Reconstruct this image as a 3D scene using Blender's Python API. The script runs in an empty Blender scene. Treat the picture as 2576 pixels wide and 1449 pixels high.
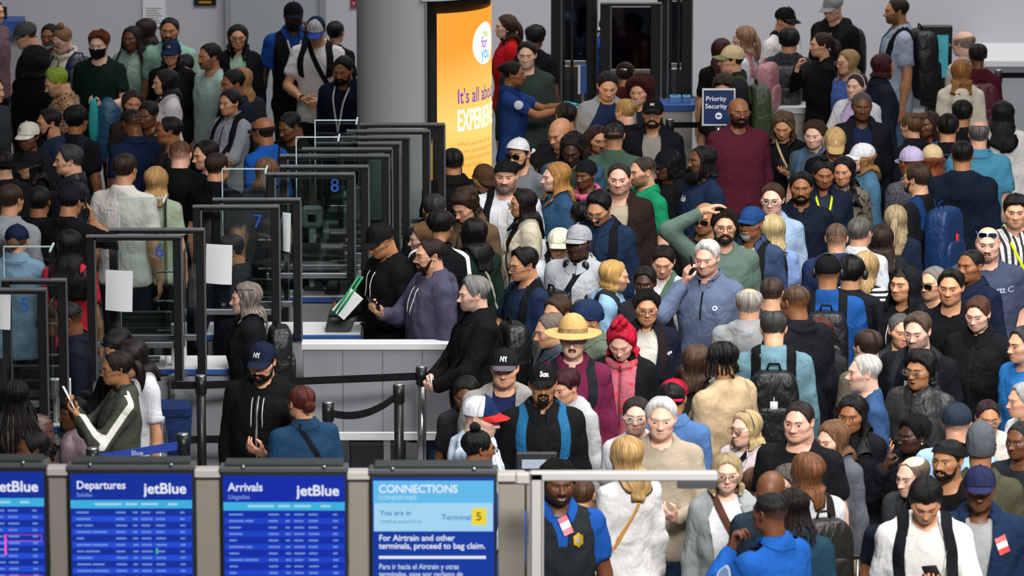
import bpy, math, random
import numpy as np
from mathutils import Vector, Matrix
sin, cos, pi, rad = math.sin, math.cos, math.pi, math.radians
SC = bpy.context.scene
COL = SC.collection
# ------------------------------------------------------------------ camera
FPX, CAMH, HORZ = 12000.0, 8.08, -1800.0            # focal length in pixels of the 2576 px frame, camera height
PITCH = math.atan((724.5 - HORZ) / FPX)
cam_d = bpy.data.cameras.new('camera'); cam = bpy.data.objects.new('camera', cam_d); COL.objects.link(cam)
cam.location = (0, 0, CAMH); cam.rotation_euler = (pi / 2 - PITCH, 0, 0)
cam_d.sensor_width = 36.0; cam_d.lens = FPX / 2576 * 36; cam_d.clip_end = 200
cam_d.dof.use_dof = True; cam_d.dof.focus_distance = 32.5; cam_d.dof.aperture_fstop = 5.0
SC.camera = cam
# ------------------------------------------------------------------ light
W = bpy.data.worlds.new('hall'); SC.world = W; W.use_nodes = True
W.node_tree.nodes['Background'].inputs[0].default_value = (0.86, 0.92, 1.0, 1)
W.node_tree.nodes['Background'].inputs[1].default_value = 0.085
def area_light(name, loc, size, power, aim, col=(1, 1, 1), spread=180):
    d = bpy.data.lights.new(name, 'AREA'); d.shape = 'RECTANGLE'; d.size, d.size_y = size; d.energy = power; d.color = col; d.spread = rad(spread)
    o = bpy.data.objects.new(name, d); COL.objects.link(o); o.location = loc
    o.rotation_euler = (Vector(aim) - Vector(loc)).to_track_quat('-Z', 'Y').to_euler()
    return o
area_light('ceiling_light_hall', (4.6, 28.5, 11.4), (7, 9), 900, (3.6, 29.5, 0), (1, .985, .96), 100)
area_light('ceiling_light_checkpoint', (-2.6, 31.0, 11.4), (4, 4), 110, (-1.6, 31, 0), (.95, .97, 1), 120)
area_light('ceiling_light_front', (4.0, 13.0, 11.4), (7, 3), 580, (2.3, 28.5, 1), (1, .98, .96), 62)
area_light('ceiling_light_back', (3.4, 42.6, 10.4), (14, 3), 720, (2.6, 47.2, .4), (1, .99, .98), 120)
vs = SC.view_settings
SC.display_settings.display_device = 'sRGB'
vs.view_transform = 'Standard'; vs.look = 'None'; vs.gamma = 1; vs.use_curve_mapping = False; vs.exposure = 0.0
SC.cycles.max_bounces = 6; SC.cycles.transparent_max_bounces = 24; SC.cycles.caustics_reflective = False; SC.cycles.caustics_refractive = False
# ------------------------------------------------------------------ pixel -> world
FW = Vector((0, cos(PITCH), -sin(PITCH))); UP = Vector((0, sin(PITCH), cos(PITCH)))
def ray(px, py): return Vector((1, 0, 0)) * ((px - 1288) / FPX) + UP * ((724.5 - py) / FPX) + FW
def at_z(px, py, z):
    r = ray(px, py); t = (z - CAMH) / r.z
    return Vector((0, 0, CAMH)) + r * t
def at_y(px, py, y):
    r = ray(px, py); return Vector((0, 0, CAMH)) + r * (y / r.y)
# ------------------------------------------------------------------ objects
def tag(o, label=None, cat=None, group=None, kind=None):
    for k, v in (('label', label), ('category', cat), ('group', group), ('kind', kind)):
        if v: o[k] = v
    return o
def empty(name, loc=(0, 0, 0), rz=0.0, label=None, cat=None, group=None):
    o = bpy.data.objects.new(name, None); COL.objects.link(o); o.location = loc; o.rotation_euler = (0, 0, rz); o.empty_display_size = .1
    return tag(o, label, cat, group)
def obj(name, V, F, mats, parent=None, mi=None, smooth=True, attrs=None, loc=None):
    """one mesh object; F is a list of (n,3|4) int arrays, mi a matching list of material indices (int or array)"""
    V = np.asarray(V, np.float32).reshape(-1, 3)
    if not isinstance(F, list): F = [F]
    F = [np.asarray(f, np.int32) for f in F]
    if not isinstance(mats, (list, tuple)): mats = [mats]
    me = bpy.data.meshes.new(name)
    me.vertices.add(len(V)); me.vertices.foreach_set('co', V.ravel())
    nl = sum(f.size for f in F); npoly = sum(len(f) for f in F)
    me.loops.add(nl); me.polygons.add(npoly)
    me.loops.foreach_set('vertex_index', np.concatenate([f.ravel() for f in F]))
    tot = np.concatenate([np.full(len(f), f.shape[1], np.int32) for f in F])
    st = np.concatenate([[0], np.cumsum(tot)[:-1]]).astype(np.int32)
    me.polygons.foreach_set('loop_start', st)
    if mi is not None:
        if not isinstance(mi, list): mi = [mi]
        me.polygons.foreach_set('material_index', np.concatenate([np.broadcast_to(np.asarray(m, np.int32), (len(f),)) for m, f in zip(mi, F)]).astype(np.int32))
    me.polygons.foreach_set('use_smooth', np.full(npoly, bool(smooth)))
    if attrs:
        for an, av in attrs.items():
            av = np.asarray(av, np.float32)
            if av.ndim == 2:
                a = me.attributes.new(an, 'FLOAT_VECTOR', 'POINT'); a.data.foreach_set('vector', av.ravel())
            else:
                a = me.attributes.new(an, 'FLOAT', 'POINT'); a.data.foreach_set('value', av)
    me.update(calc_edges=True)
    for m in mats: me.materials.append(m)
    o = bpy.data.objects.new(name, me); COL.objects.link(o)
    if parent is not None: o.parent = parent
    if loc is not None: o.location = loc
    return o
class MB:
    """collects pieces into one mesh"""
    def __init__(s): s.V = []; s.F = []; s.M = []; s.n = 0; s.A = []
    def add(s, V, F, m=0, st=None):
        V = np.asarray(V, float).reshape(-1, 3)
        for f in (F if isinstance(F, list) else [F]):
            f = np.asarray(f, int)
            if len(f): s.F.append(f + s.n); s.M.append(m)
        s.V.append(V); s.n += len(V)
        s.A.append(np.zeros((len(V), 3)) if st is None else np.asarray(st, float))
        return s
    def verts(s): return np.concatenate(s.V)
    def box(s, lo, hi, m=0, bev=0.0):
        v, f = box(lo, hi, bev); return s.add(v, f, m)
    def build(s, name, mats, parent=None, smooth=True, T=None, st=False, **k):
        V = s.verts()
        if T is not None: V = T(V)
        at = {'st': np.concatenate(s.A)} if st else None
        return obj(name, V, s.F, mats, parent, list(s.M), smooth, at, **k)
def box(lo, hi, bev=0.0):
    lo = np.asarray(lo, float); hi = np.asarray(hi, float)
    if bev <= 0:
        v = np.array([[x, y, z] for z in (0, 1) for y in (0, 1) for x in (0, 1)], float) * (hi - lo) + lo
        return v, np.array([[0, 2, 3, 1], [4, 5, 7, 6], [0, 1, 5, 4], [2, 6, 7, 3], [0, 4, 6, 2], [1, 3, 7, 5]])
    b = min(bev, (hi - lo).min() * .49)
    V = []; ix = {}
    for sx in (0, 1):
        for sy in (0, 1):
            for sz in (0, 1):
                c = np.where([sx, sy, sz], hi, lo); d = np.where([sx, sy, sz], -b, b)
                for ax in range(3):
                    p = c + d; p[ax] = c[ax]; ix[(sx, sy, sz, ax)] = len(V); V.append(p)
    Q = []; T = []
    for ax in range(3):
        o1, o2 = [a for a in range(3) if a != ax]
        for s in (0, 1):
            q = []
            for (a, b2) in ((0, 0), (1, 0), (1, 1), (0, 1)):
                k = [0, 0, 0]; k[ax] = s; k[o1] = a; k[o2] = b2; q.append(ix[(*k, ax)])
            Q.append(q)
        for a in (0, 1):
            for b2 in (0, 1):
                k0 = [0, 0, 0]; k0[o1] = a; k0[o2] = b2; k1 = list(k0); k1[ax] = 1
                Q.append([ix[(*k0, o1)], ix[(*k1, o1)], ix[(*k1, o2)], ix[(*k0, o2)]])
    for sx in (0, 1):
        for sy in (0, 1):
            for sz in (0, 1): T.append([ix[(sx, sy, sz, a)] for a in range(3)])
    V = np.array(V); c = (lo + hi) / 2
    def fix(F):
        out = []
        for f in F:
            p = V[f]; n = np.cross(p[1] - p[0], p[2] - p[0])
            out.append(f if np.dot(n, p.mean(0) - c) > 0 else f[::-1])
        return np.array(out)
    return V, [fix(Q), fix(T)]
def grid_faces(r, c, wrap=False):
    i = np.arange(r - 1)[:, None]; j = np.arange(c if wrap else c - 1)[None, :]; j2 = (j + 1) % c
    return np.stack([i * c + j, (i + 1) * c + j, (i + 1) * c + j2, i * c + j2], -1).reshape(-1, 4)
def tube(P, R, n=8, cap=True, flat=None):
    """tapered tube along points; R number or list; flat=(sx,sy) squeezes the section"""
    P = np.asarray(P, float); m = len(P); R = np.broadcast_to(np.asarray(R, float), (m,))
    T = np.gradient(P, axis=0); T /= np.linalg.norm(T, axis=1)[:, None] + 1e-12
    ref = np.array([0, 0, 1.]) if abs(T[0][2]) < .9 else np.array([1., 0, 0])
    V = []; u = np.cross(ref, T[0]); u /= np.linalg.norm(u)
    a = np.arange(n) / n * 2 * pi
    for i in range(m):
        u = u - T[i] * np.dot(u, T[i]); u /= np.linalg.norm(u) + 1e-12; w = np.cross(T[i], u)
        V.append(P[i] + R[i] * (np.cos(a)[:, None] * u + np.sin(a)[:, None] * w))
    V = np.concatenate(V); F = [grid_faces(m, n, True)[:, ::-1]]
    if cap:
        V = np.concatenate([V, P[:1], P[-1:]]); j = np.arange(n); j2 = (j + 1) % n
        F.append(np.concatenate([np.stack([np.full(n, m * n), j2, j], 1), np.stack([np.full(n, m * n + 1), (m - 1) * n + j, (m - 1) * n + j2], 1)]))
    return V, F
def lathe(prof, n=20, c=(0, 0)):
    prof = np.asarray(prof, float); a = np.arange(n) / n * 2 * pi
    V = np.stack([prof[:, None, 0] * np.cos(a) + c[0], prof[:, None, 0] * np.sin(a) + c[1], np.broadcast_to(prof[:, None, 1], (len(prof), n))], -1).reshape(-1, 3)
    return V, grid_faces(len(prof), n, True)[:, ::-1]
# ------------------------------------------------------------------ colours, materials
def lin(h):
    if isinstance(h, (tuple, list)): return tuple(h)[:3]
    h = h.lstrip('#')
    if len(h) == 3: h = ''.join(c * 2 for c in h)
    o = []
    for i in (0, 2, 4):
        c = int(h[i:i + 2], 16) / 255; o.append(c / 12.92 if c <= .04045 else ((c + .055) / 1.055) ** 2.4)
    return tuple(o)
MATS = {}
def newmat(name):
    m = bpy.data.materials.new(name); m.use_nodes = True; nt = m.node_tree
    return m, nt, nt.nodes['Principled BSDF']
def nd(nt, typ, **k):
    n = nt.nodes.new(typ)
    for a, v in k.items():
        if a.startswith('i_'):
            n.inputs[int(a[2:]) if a[2:].isdigit() else a[2:]].default_value = v
        else: setattr(n, a, v)
    return n
def mixc(nt, fac, A, B):
    n = nd(nt, 'ShaderNodeMix', data_type='RGBA')
    for s, v in ((n.inputs[0], fac), (n.inputs[6], A), (n.inputs[7], B)):
        if hasattr(v, 'is_output') or isinstance(v, bpy.types.NodeSocket): nt.links.new(v, s)
        else: s.default_value = (*v, 1) if isinstance(v, tuple) and len(v) == 3 else v
    return n.outputs[2]
def mathn(nt, op, a, b=None, c=None):
    n = nd(nt, 'ShaderNodeMath', operation=op)
    for s, v in zip(n.inputs, (a, b, c)):
        if v is None: continue
        if isinstance(v, bpy.types.NodeSocket): nt.links.new(v, s)
        else: s.default_value = v
    return n.outputs[0]
def pm(name, col, rough=.5, metal=0.0, spec=.5, emit=None, estr=1.0, noise=0.0, nscale=20.0, bump=0.0, bscale=60.0, alpha=1.0):
    key = ('pm', name)
    if key in MATS: return MATS[key]
    m, nt, b = newmat(name); c = lin(col)
    b.inputs['Base Color'].default_value = (*c, 1); b.inputs['Roughness'].default_value = rough; b.inputs['Metallic'].default_value = metal
    b.inputs['Specular IOR Level'].default_value = spec
    tc = nd(nt, 'ShaderNodeTexCoord')
    if noise:
        n = nd(nt, 'ShaderNodeTexNoise', i_Scale=nscale, i_Detail=4.0); nt.links.new(tc.outputs['Object'], n.inputs['Vector'])
        lo = tuple(x * (1 - noise) for x in c); hi = tuple(min(1, x * (1 + noise)) for x in c)
        nt.links.new(mixc(nt, n.outputs[0], lo, hi), b.inputs['Base Color'])
    if bump:
        n = nd(nt, 'ShaderNodeTexNoise', i_Scale=bscale, i_Detail=3.0); nt.links.new(tc.outputs['Object'], n.inputs['Vector'])
        bn = nd(nt, 'ShaderNodeBump', i_Strength=bump, i_Distance=.01); nt.links.new(n.outputs[0], bn.inputs['Height']); nt.links.new(bn.outputs[0], b.inputs['Normal'])
    if emit:
        b.inputs['Emission Color'].default_value = (*lin(emit), 1); b.inputs['Emission Strength'].default_value = estr
    MATS[key] = m
    return m
def glass_mat(name, tint='e8f0ee', mixf=.12, rough=.05):
    key = ('gl', name)
    if key in MATS: return MATS[key]
    m, nt, b = newmat(name); nt.nodes.remove(b)
    out = nt.nodes['Material Output']
    t = nd(nt, 'ShaderNodeBsdfTransparent'); t.inputs[0].default_value = (*lin(tint), 1)
    g = nd(nt, 'ShaderNodeBsdfGlossy'); g.inputs['Roughness'].default_value = rough
    fr = nd(nt, 'ShaderNodeFresnel', i_IOR=1.45)
    f = mathn(nt, 'ADD', fr.outputs[0], mixf)
    mx = nd(nt, 'ShaderNodeMixShader'); nt.links.new(f, mx.inputs[0]); nt.links.new(t.outputs[0], mx.inputs[1]); nt.links.new(g.outputs[0], mx.inputs[2])
    nt.links.new(mx.outputs[0], out.inputs[0]); MATS[key] = m
    return m
SKIN = ['e2b69f', 'd5a080', 'c48e6a', 'ac7853', '94603f', '6b4229', '452a1e', 'e0ab94']
def skin_mat(t, stub, hc):
    key = ('skin', t, stub, hc if stub else 0)
    if key in MATS: return MATS[key]
    m, nt, b = newmat('skin'); c = lin(SKIN[t])
    A = nd(nt, 'ShaderNodeAttribute', attribute_name='face')      # x stubble, y blush, z cavity
    sp = nd(nt, 'ShaderNodeSeparateXYZ'); nt.links.new(A.outputs['Vector'], sp.inputs[0])
    tc = nd(nt, 'ShaderNodeTexCoord')
    n = nd(nt, 'ShaderNodeTexNoise', i_Scale=28.0, i_Detail=3.0); nt.links.new(tc.outputs['Object'], n.inputs['Vector'])
    base = mixc(nt, n.outputs[0], tuple(x * .88 for x in c), tuple(min(1, x * 1.1) for x in c))
    bl = (c[0] * (1.0 if t < 5 else .9), c[1] * .72, c[2] * .68)
    x = mixc(nt, sp.outputs[1], base, bl)
    if stub:
        x = mixc(nt, mathn(nt, 'MULTIPLY', sp.outputs[0], stub), x, tuple(.5 * a + .1 * q for a, q in zip(lin(hc), c)))
    nt.links.new(x, b.inputs['Base Color'])
    b.inputs['Roughness'].default_value = .48; b.inputs['Specular IOR Level'].default_value = .38
    n2 = nd(nt, 'ShaderNodeTexNoise', i_Scale=180.0, i_Detail=2.0); nt.links.new(tc.outputs['Object'], n2.inputs['Vector'])
    bn = nd(nt, 'ShaderNodeBump', i_Strength=.12, i_Distance=.004); nt.links.new(n2.outputs[0], bn.inputs['Height']); nt.links.new(bn.outputs[0], b.inputs['Normal'])
    MATS[key] = m
    return m
def hair_mat(hc, c2=None, curl=0):
    key = ('hair', hc, c2, curl)
    if key in MATS: return MATS[key]
    m, nt, b = newmat('hair_' + ('curly' if curl else 'strands')); c = lin(hc); d = lin(c2) if c2 else tuple(min(1, x * 2.0 + .015) for x in c)
    A = nd(nt, 'ShaderNodeAttribute', attribute_name='st')
    mp = nd(nt, 'ShaderNodeMapping'); mp.inputs['Scale'].default_value = (24, 1.5, 0) if not curl else (34, 15, 16)
    nt.links.new(A.outputs['Vector'], mp.inputs[0])
    n = nd(nt, 'ShaderNodeTexNoise', i_Scale=1.0, i_Detail=4.0, i_Roughness=.72, i_Distortion=.5 if not curl else 2.0); nt.links.new(mp.outputs[0], n.inputs['Vector'])
    r = nd(nt, 'ShaderNodeValToRGB'); r.color_ramp.elements[0].position = .36; r.color_ramp.elements[1].position = .7
    r.color_ramp.elements[0].color = (*(x * .5 for x in c), 1); r.color_ramp.elements[1].color = (*d, 1)
    e = r.color_ramp.elements.new(.52); e.color = (*c, 1)
    nt.links.new(n.outputs[0], r.inputs[0]); nt.links.new(r.outputs[0], b.inputs['Base Color'])
    b.inputs['Roughness'].default_value = .42 if not curl else .7; b.inputs['Specular IOR Level'].default_value = .22
    sp = nd(nt, 'ShaderNodeSeparateXYZ'); nt.links.new(A.outputs['Vector'], sp.inputs[0])
    m2 = nd(nt, 'ShaderNodeMapping'); m2.inputs['Scale'].default_value = (170, 9, 0); nt.links.new(A.outputs['Vector'], m2.inputs[0])
    n5 = nd(nt, 'ShaderNodeTexNoise', i_Scale=1.0, i_Detail=1.0); nt.links.new(m2.outputs[0], n5.inputs['Vector'])
    nt.links.new(mathn(nt, 'GREATER_THAN', mathn(nt, 'ADD', mathn(nt, 'MULTIPLY', mathn(nt, 'SUBTRACT', n5.outputs[0], .5), 2.4), .5), mathn(nt, 'SUBTRACT', mathn(nt, 'MULTIPLY', sp.outputs[2], 1.25), .35)), b.inputs['Alpha'])
    bn = nd(nt, 'ShaderNodeBump', i_Strength=.75 if not curl else 1.0, i_Distance=.008 if not curl else .02); nt.links.new(n.outputs[0], bn.inputs['Height']); nt.links.new(bn.outputs[0], b.inputs['Normal'])
    MATS[key] = m
    return m
def cloth_mat(col, pat='', rough=.85):
    """woven cloth; pat picks a printed or woven pattern"""
    key = ('cloth', col, pat)
    if key in MATS: return MATS[key]
    m, nt, b = newmat('cloth_' + (pat.split('/')[0] or 'plain')); c = lin(col)
    tc = nd(nt, 'ShaderNodeTexCoord'); O = tc.outputs['Object']
    w = nd(nt, 'ShaderNodeTexNoise', i_Scale=7.0, i_Detail=2.0, i_Distortion=.8); nt.links.new(O, w.inputs['Vector'])
    fine = nd(nt, 'ShaderNodeTexNoise', i_Scale=220.0, i_Detail=2.0); nt.links.new(O, fine.inputs['Vector'])
    amt = .12
    base = mixc(nt, fine.outputs[0], tuple(x * (1 - amt) for x in c), tuple(min(1, x * (1 + amt)) for x in c))
    pp = pat.split('/'); kind = pp[0]; c2 = lin(pp[1]) if len(pp) > 1 else tuple(x * .3 for x in c)
    sc = float(pp[2]) if len(pp) > 2 and kind != 'two' else None
    sp = nd(nt, 'ShaderNodeSeparateXYZ'); nt.links.new(O, sp.inputs[0])
    ang = mathn(nt, 'ADD', sp.outputs[0], mathn(nt, 'MULTIPLY', sp.outputs[1], .6))
    if kind == 'hstripe':
        f = mathn(nt, 'GREATER_THAN', mathn(nt, 'FRACT', mathn(nt, 'MULTIPLY', sp.outputs[2], sc or 22)), .5); base = mixc(nt, f, base, c2)
    elif kind == 'vstripe':
        f = mathn(nt, 'GREATER_THAN', mathn(nt, 'FRACT', mathn(nt, 'MULTIPLY', ang, sc or 30)), .55); base = mixc(nt, f, base, c2)
    elif kind == 'plaid':
        f = mathn(nt, 'GREATER_THAN', mathn(nt, 'FRACT', mathn(nt, 'MULTIPLY', ang, sc or 14)), .6)
        g = mathn(nt, 'GREATER_THAN', mathn(nt, 'FRACT', mathn(nt, 'MULTIPLY', sp.outputs[2], sc or 14)), .6)
        base = mixc(nt, mathn(nt, 'MULTIPLY', mathn(nt, 'ADD', f, g), .45), base, c2)
    elif kind in ('leopard', 'camo', 'print', 'tweed'):
        v = nd(nt, 'ShaderNodeTexVoronoi' if kind == 'leopard' else 'ShaderNodeTexNoise'); v.inputs['Scale'].default_value = sc or {'leopard': 45, 'camo': 14, 'print': 26, 'tweed': 130}[kind]
        nt.links.new(O, v.inputs['Vector'])
        f = mathn(nt, 'GREATER_THAN', v.outputs[0], {'leopard': .42, 'camo': .55, 'print': .58, 'tweed': .53}[kind]); base = mixc(nt, f, base, c2)
    elif kind == 'quilt':
        f = mathn(nt, 'LESS_THAN', mathn(nt, 'FRACT', mathn(nt, 'MULTIPLY', sp.outputs[2], sc or 16)), .14); base = mixc(nt, f, base, c2)
    elif kind == 'denim':
        n3 = nd(nt, 'ShaderNodeTexNoise', i_Scale=14.0, i_Detail=5.0); nt.links.new(O, n3.inputs['Vector'])
        base = mixc(nt, n3.outputs[0], tuple(x * .72 for x in c), tuple(min(1, x * 1.3) for x in c))
    elif kind == 'two':          # second colour where the mesh's own panel value is above zero
        A = nd(nt, 'ShaderNodeAttribute', attribute_name='panel'); f = mathn(nt, 'GREATER_THAN', A.outputs['Fac'], 0.0); base = mixc(nt, f, base, c2)
    nt.links.new(base, b.inputs['Base Color'])
    gl = kind in ('quilt', 'leather', 'shell')
    b.inputs['Roughness'].default_value = .42 if gl else rough; b.inputs['Specular IOR Level'].default_value = .35 if gl else .07
    w2 = nd(nt, 'ShaderNodeTexNoise', i_Scale=17.0, i_Detail=2.0, i_Distortion=1.6); mpw = nd(nt, 'ShaderNodeMapping'); mpw.inputs['Scale'].default_value = (1.0, 1.0, .45); nt.links.new(O, mpw.inputs[0]); nt.links.new(mpw.outputs[0], w2.inputs['Vector'])
    bn0 = nd(nt, 'ShaderNodeBump', i_Strength=.5, i_Distance=.045); nt.links.new(mathn(nt, 'ADD', w.outputs[0], mathn(nt, 'MULTIPLY', w2.outputs[0], .35)), bn0.inputs['Height'])
    bn = nd(nt, 'ShaderNodeBump', i_Strength=.25, i_Distance=.003); nt.links.new(fine.outputs[0], bn.inputs['Height'])
    nt.links.new(bn0.outputs[0], bn.inputs['Normal']); nt.links.new(bn.outputs[0], b.inputs['Normal'])
    MATS[key] = m
    return m
# ------------------------------------------------------------------ signed distance tools
def smin(a, b, k):
    h = np.clip(.5 + .5 * (b - a) / k, 0, 1); return b + (a - b) * h - k * h * (1 - h)
def smax(a, b, k): return -smin(-a, -b, k)
def cone(X, Y, Z, a, b, ra, rb):
    a = np.asarray(a, np.float32); b = np.asarray(b, np.float32); d = b - a; L = float(d @ d) + 1e-9
    x = X - a[0]; y = Y - a[1]; z = Z - a[2]
    h = np.clip((x * d[0] + y * d[1] + z * d[2]) / L, 0, 1)
    return np.sqrt((x - h * d[0]) ** 2 + (y - h * d[1]) ** 2 + (z - h * d[2]) ** 2) - (ra + (rb - ra) * h)
def ell(X, Y, Z, c, r):
    k0 = np.sqrt(((X - c[0]) / r[0]) ** 2 + ((Y - c[1]) / r[1]) ** 2 + ((Z - c[2]) / r[2]) ** 2)
    return (k0 - 1) * min(r) * (.55 + .45 * k0 / (k0 + .2))
_E = [((0, 0, 0), (1, 0, 0)), ((0, 1, 0), (1, 1, 0)), ((0, 0, 1), (1, 0, 1)), ((0, 1, 1), (1, 1, 1)), ((0, 0, 0), (0, 1, 0)), ((1, 0, 0), (1, 1, 0)),
      ((0, 0, 1), (0, 1, 1)), ((1, 0, 1), (1, 1, 1)), ((0, 0, 0), (0, 0, 1)), ((1, 0, 0), (1, 0, 1)), ((0, 1, 0), (0, 1, 1)), ((1, 1, 0), (1, 1, 1))]
def surfnet(fn, lo, hi, h):
    ax = [np.arange(lo[i] - 2 * h, hi[i] + 2 * h, h, dtype=np.float32) for i in range(3)]
    X, Y, Z = np.meshgrid(*ax, indexing='ij'); F = fn(X, Y, Z); S = F < 0
    c = np.zeros(tuple(n - 1 for n in F.shape), np.int8)
    for i in (0, 1):
        for j in (0, 1):
            for k in (0, 1): c += S[i:S.shape[0] - 1 + i, j:S.shape[1] - 1 + j, k:S.shape[2] - 1 + k]
    I = np.argwhere((c > 0) & (c < 8)); idx = np.full(c.shape, -1, np.int32); idx[tuple(I.T)] = np.arange(len(I))
    acc = np.zeros((len(I), 3)); cnt = np.zeros(len(I))
    for a, b in _E:
        fa = F[tuple((I + a).T)]; fb = F[tuple((I + b).T)]; x = (fa < 0) != (fb < 0)
        t = np.where(x, fa / np.where(x, fa - fb, 1), 0); p = np.array(a) + (np.array(b) - np.array(a)) * t[:, None]
        acc += np.where(x[:, None], p, 0); cnt += x
    V = np.array([a[0] for a in ax]) + h * (I + acc / cnt[:, None])
    Q = []
    for A in range(3):
        B, C = (A + 1) % 3, (A + 2) % 3
        s0 = [slice(None)] * 3; s1 = [slice(None)] * 3; s0[A] = slice(0, -1); s1[A] = slice(1, None)
        x = S[tuple(s0)] != S[tuple(s1)]
        E = np.argwhere(x); E = E[(E[:, B] > 0) & (E[:, C] > 0) & (E[:, B] < c.shape[B]) & (E[:, C] < c.shape[C])]
        eB = np.zeros(3, int); eB[B] = 1; eC = np.zeros(3, int); eC[C] = 1
        q = np.stack([idx[tuple((E - eB - eC).T)], idx[tuple((E - eC).T)], idx[tuple(E.T)], idx[tuple((E - eB).T)]], 1)
        q = np.where(S[tuple(E.T)][:, None], q, q[:, ::-1]); Q.append(q)
    Q = np.concatenate(Q)
    return V, Q[(Q >= 0).all(1)]
_tx = {}
def text_mesh(s, size=1.0, bold=0.0, align='CENTER', shear=0.0, sx=1.0):
    """flat letters as (verts, tris) in the XY plane"""
    k = (s, bold, align, shear)
    if k not in _tx:
        c = bpy.data.curves.new('t', 'FONT'); c.body = s; c.align_x = align; c.align_y = 'CENTER'; c.offset = bold; c.shear = shear; c.resolution_u = 3; c.fill_mode = 'FRONT'
        o = bpy.data.objects.new('t', c); COL.objects.link(o); dg = bpy.context.evaluated_depsgraph_get(); me = o.evaluated_get(dg).to_mesh(); me.calc_loop_triangles()
        v = np.zeros(len(me.vertices) * 3); me.vertices.foreach_get('co', v); t = np.zeros(len(me.loop_triangles) * 3, np.int32); me.loop_triangles.foreach_get('vertices', t)
        o.evaluated_get(dg).to_mesh_clear(); bpy.data.objects.remove(o); bpy.data.curves.remove(c)
        _tx[k] = (v.reshape(-1, 3), t.reshape(-1, 3))
    v, t = _tx[k]
    return v * np.array([size * sx, size, 1]), t
# ------------------------------------------------------------------ heads
# head space: origin between the ears at eye height, -y is forward, z up, unit metres; one template per face type, then scaled per person
FT = {'m': dict(jaw=1.0, chin=1.0, brow=1.0, nose=1.0, lip=.9, cheek=1.0, neck=.058), 'mb': dict(jaw=1.16, chin=1.15, brow=1.15, nose=1.1, lip=.9, cheek=1.1, neck=.068),
      'w': dict(jaw=.9, chin=.82, brow=.45, nose=.86, lip=1.12, cheek=.98, neck=.047), 'c': dict(jaw=.92, chin=.7, brow=.3, nose=.7, lip=1.0, cheek=1.15, neck=.042),
      'a': dict(jaw=1.02, chin=1.0, brow=.8, nose=1.18, lip=1.4, cheek=1.04, neck=.057), 'aw': dict(jaw=.93, chin=.85, brow=.4, nose=1.08, lip=1.4, cheek=1.06, neck=.047)}
def head_sdf(p, mouth):
    j, n, lp, ck = p['jaw'], p['nose'], p['lip'], p['cheek']
    mo = {'n': 0.0, 'o': .013, 's': 0.0}[mouth]
    def f(X, Y, Z):
        A = np.abs(X)
        d = ell(X, Y, Z, (0, .020, .034), (.0755, .094, .083))
        d = smin(d, ell(X, Y, Z, (0, -.022, -.028), (.0625, .070, .088)), .03)
        d = smin(d, ell(X, Y, Z, (0, -.028, -.076 - mo), (.049 * j, .051, .036)), .03)
        d = smin(d, ell(X, Y, Z, (0, -.068, -.098 - mo), (.022 * j, .018 * p['chin'], .0165)), .018)
        d = smin(d, cone(A, Y, Z, (.036, -.058, -.022), (.052, -.034, -.012), .0215 * ck, .021), .02)
        d = smin(d, cone(A, Y, Z, (.0, -.0835, .024), (.036, -.068, .026), .0075 + .003 * p['brow'], .0095), .015)
        d = smax(d, -ell(A, Y, Z, (.0315, -.1005, -.001), (.0185, .0165, .0118)), .011)
        d = smin(d, cone(X, Y, Z, (0, -.083, .010), (0, -.1035, -.027), .0062, .0085 * n), .011)
        d = smin(d, ell(X, Y, Z, (0, -.1065, -.032), (.0118 * n, .0125 * n, .0108)), .007)
        d = smin(d, ell(A, Y, Z, (.0125 * n, -.0955, -.036), (.0082 * n, .0105, .0078)), .006)
        wy = .003 if mouth == 's' else 0
        d = smin(d, cone(A, Y, Z, (0, -.0905, -.0655), (.019 + 2 * wy, -.0805, -.0685 + wy), .0062 * lp, .0032), .007)
        d = smin(d, cone(A, Y, Z, (0, -.0885, -.0755 - mo), (.015, -.0815, -.0725 - mo * .6 + wy), .0068 * lp, .0036), .007)
        d = smax(d, -ell(X, Y, Z, (0, -.0985, -.0705 - mo * .5), (.020, .0085, .0018 + mo * .5)), .004)
        d = smin(d, cone(X, Y, Z, (0, .020, -.045), (0, .036, -.165), p['neck'] * .98, p['neck'] * 1.04), .022)
        return d
    return f
def dirs(th, ph): return np.stack([np.sin(th) * np.cos(ph), -np.cos(th) * np.cos(ph), np.sin(ph)], -1)
def radial(f, D):
    r = np.full(D.shape[:-1], .2, np.float32)
    for _ in range(34):
        P = D * r[..., None]; r = r - .8 * f(P[..., 0], P[..., 1], P[..., 2]).astype(np.float32); r = np.clip(r, .03, .24)
    return r
TH_HI = np.radians(np.concatenate([np.linspace(-177, -84, 9)[:-1], np.linspace(-84, -46, 8)[:-1], np.linspace(-46, 46, 31), np.linspace(46, 84, 8)[1:], np.linspace(84, 177, 9)[1:]]))
PH_HI = np.radians(np.concatenate([[89.5], np.linspace(78, 25, 7), np.linspace(20, -47, 29), np.linspace(-51, -86, 6)]))
TH_LO = np.radians(np.linspace(-176, 176, 34)); PH_LO = np.radians(np.concatenate([[89.5], np.linspace(78, -50, 20), np.linspace(-56, -86, 6)]))
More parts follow.
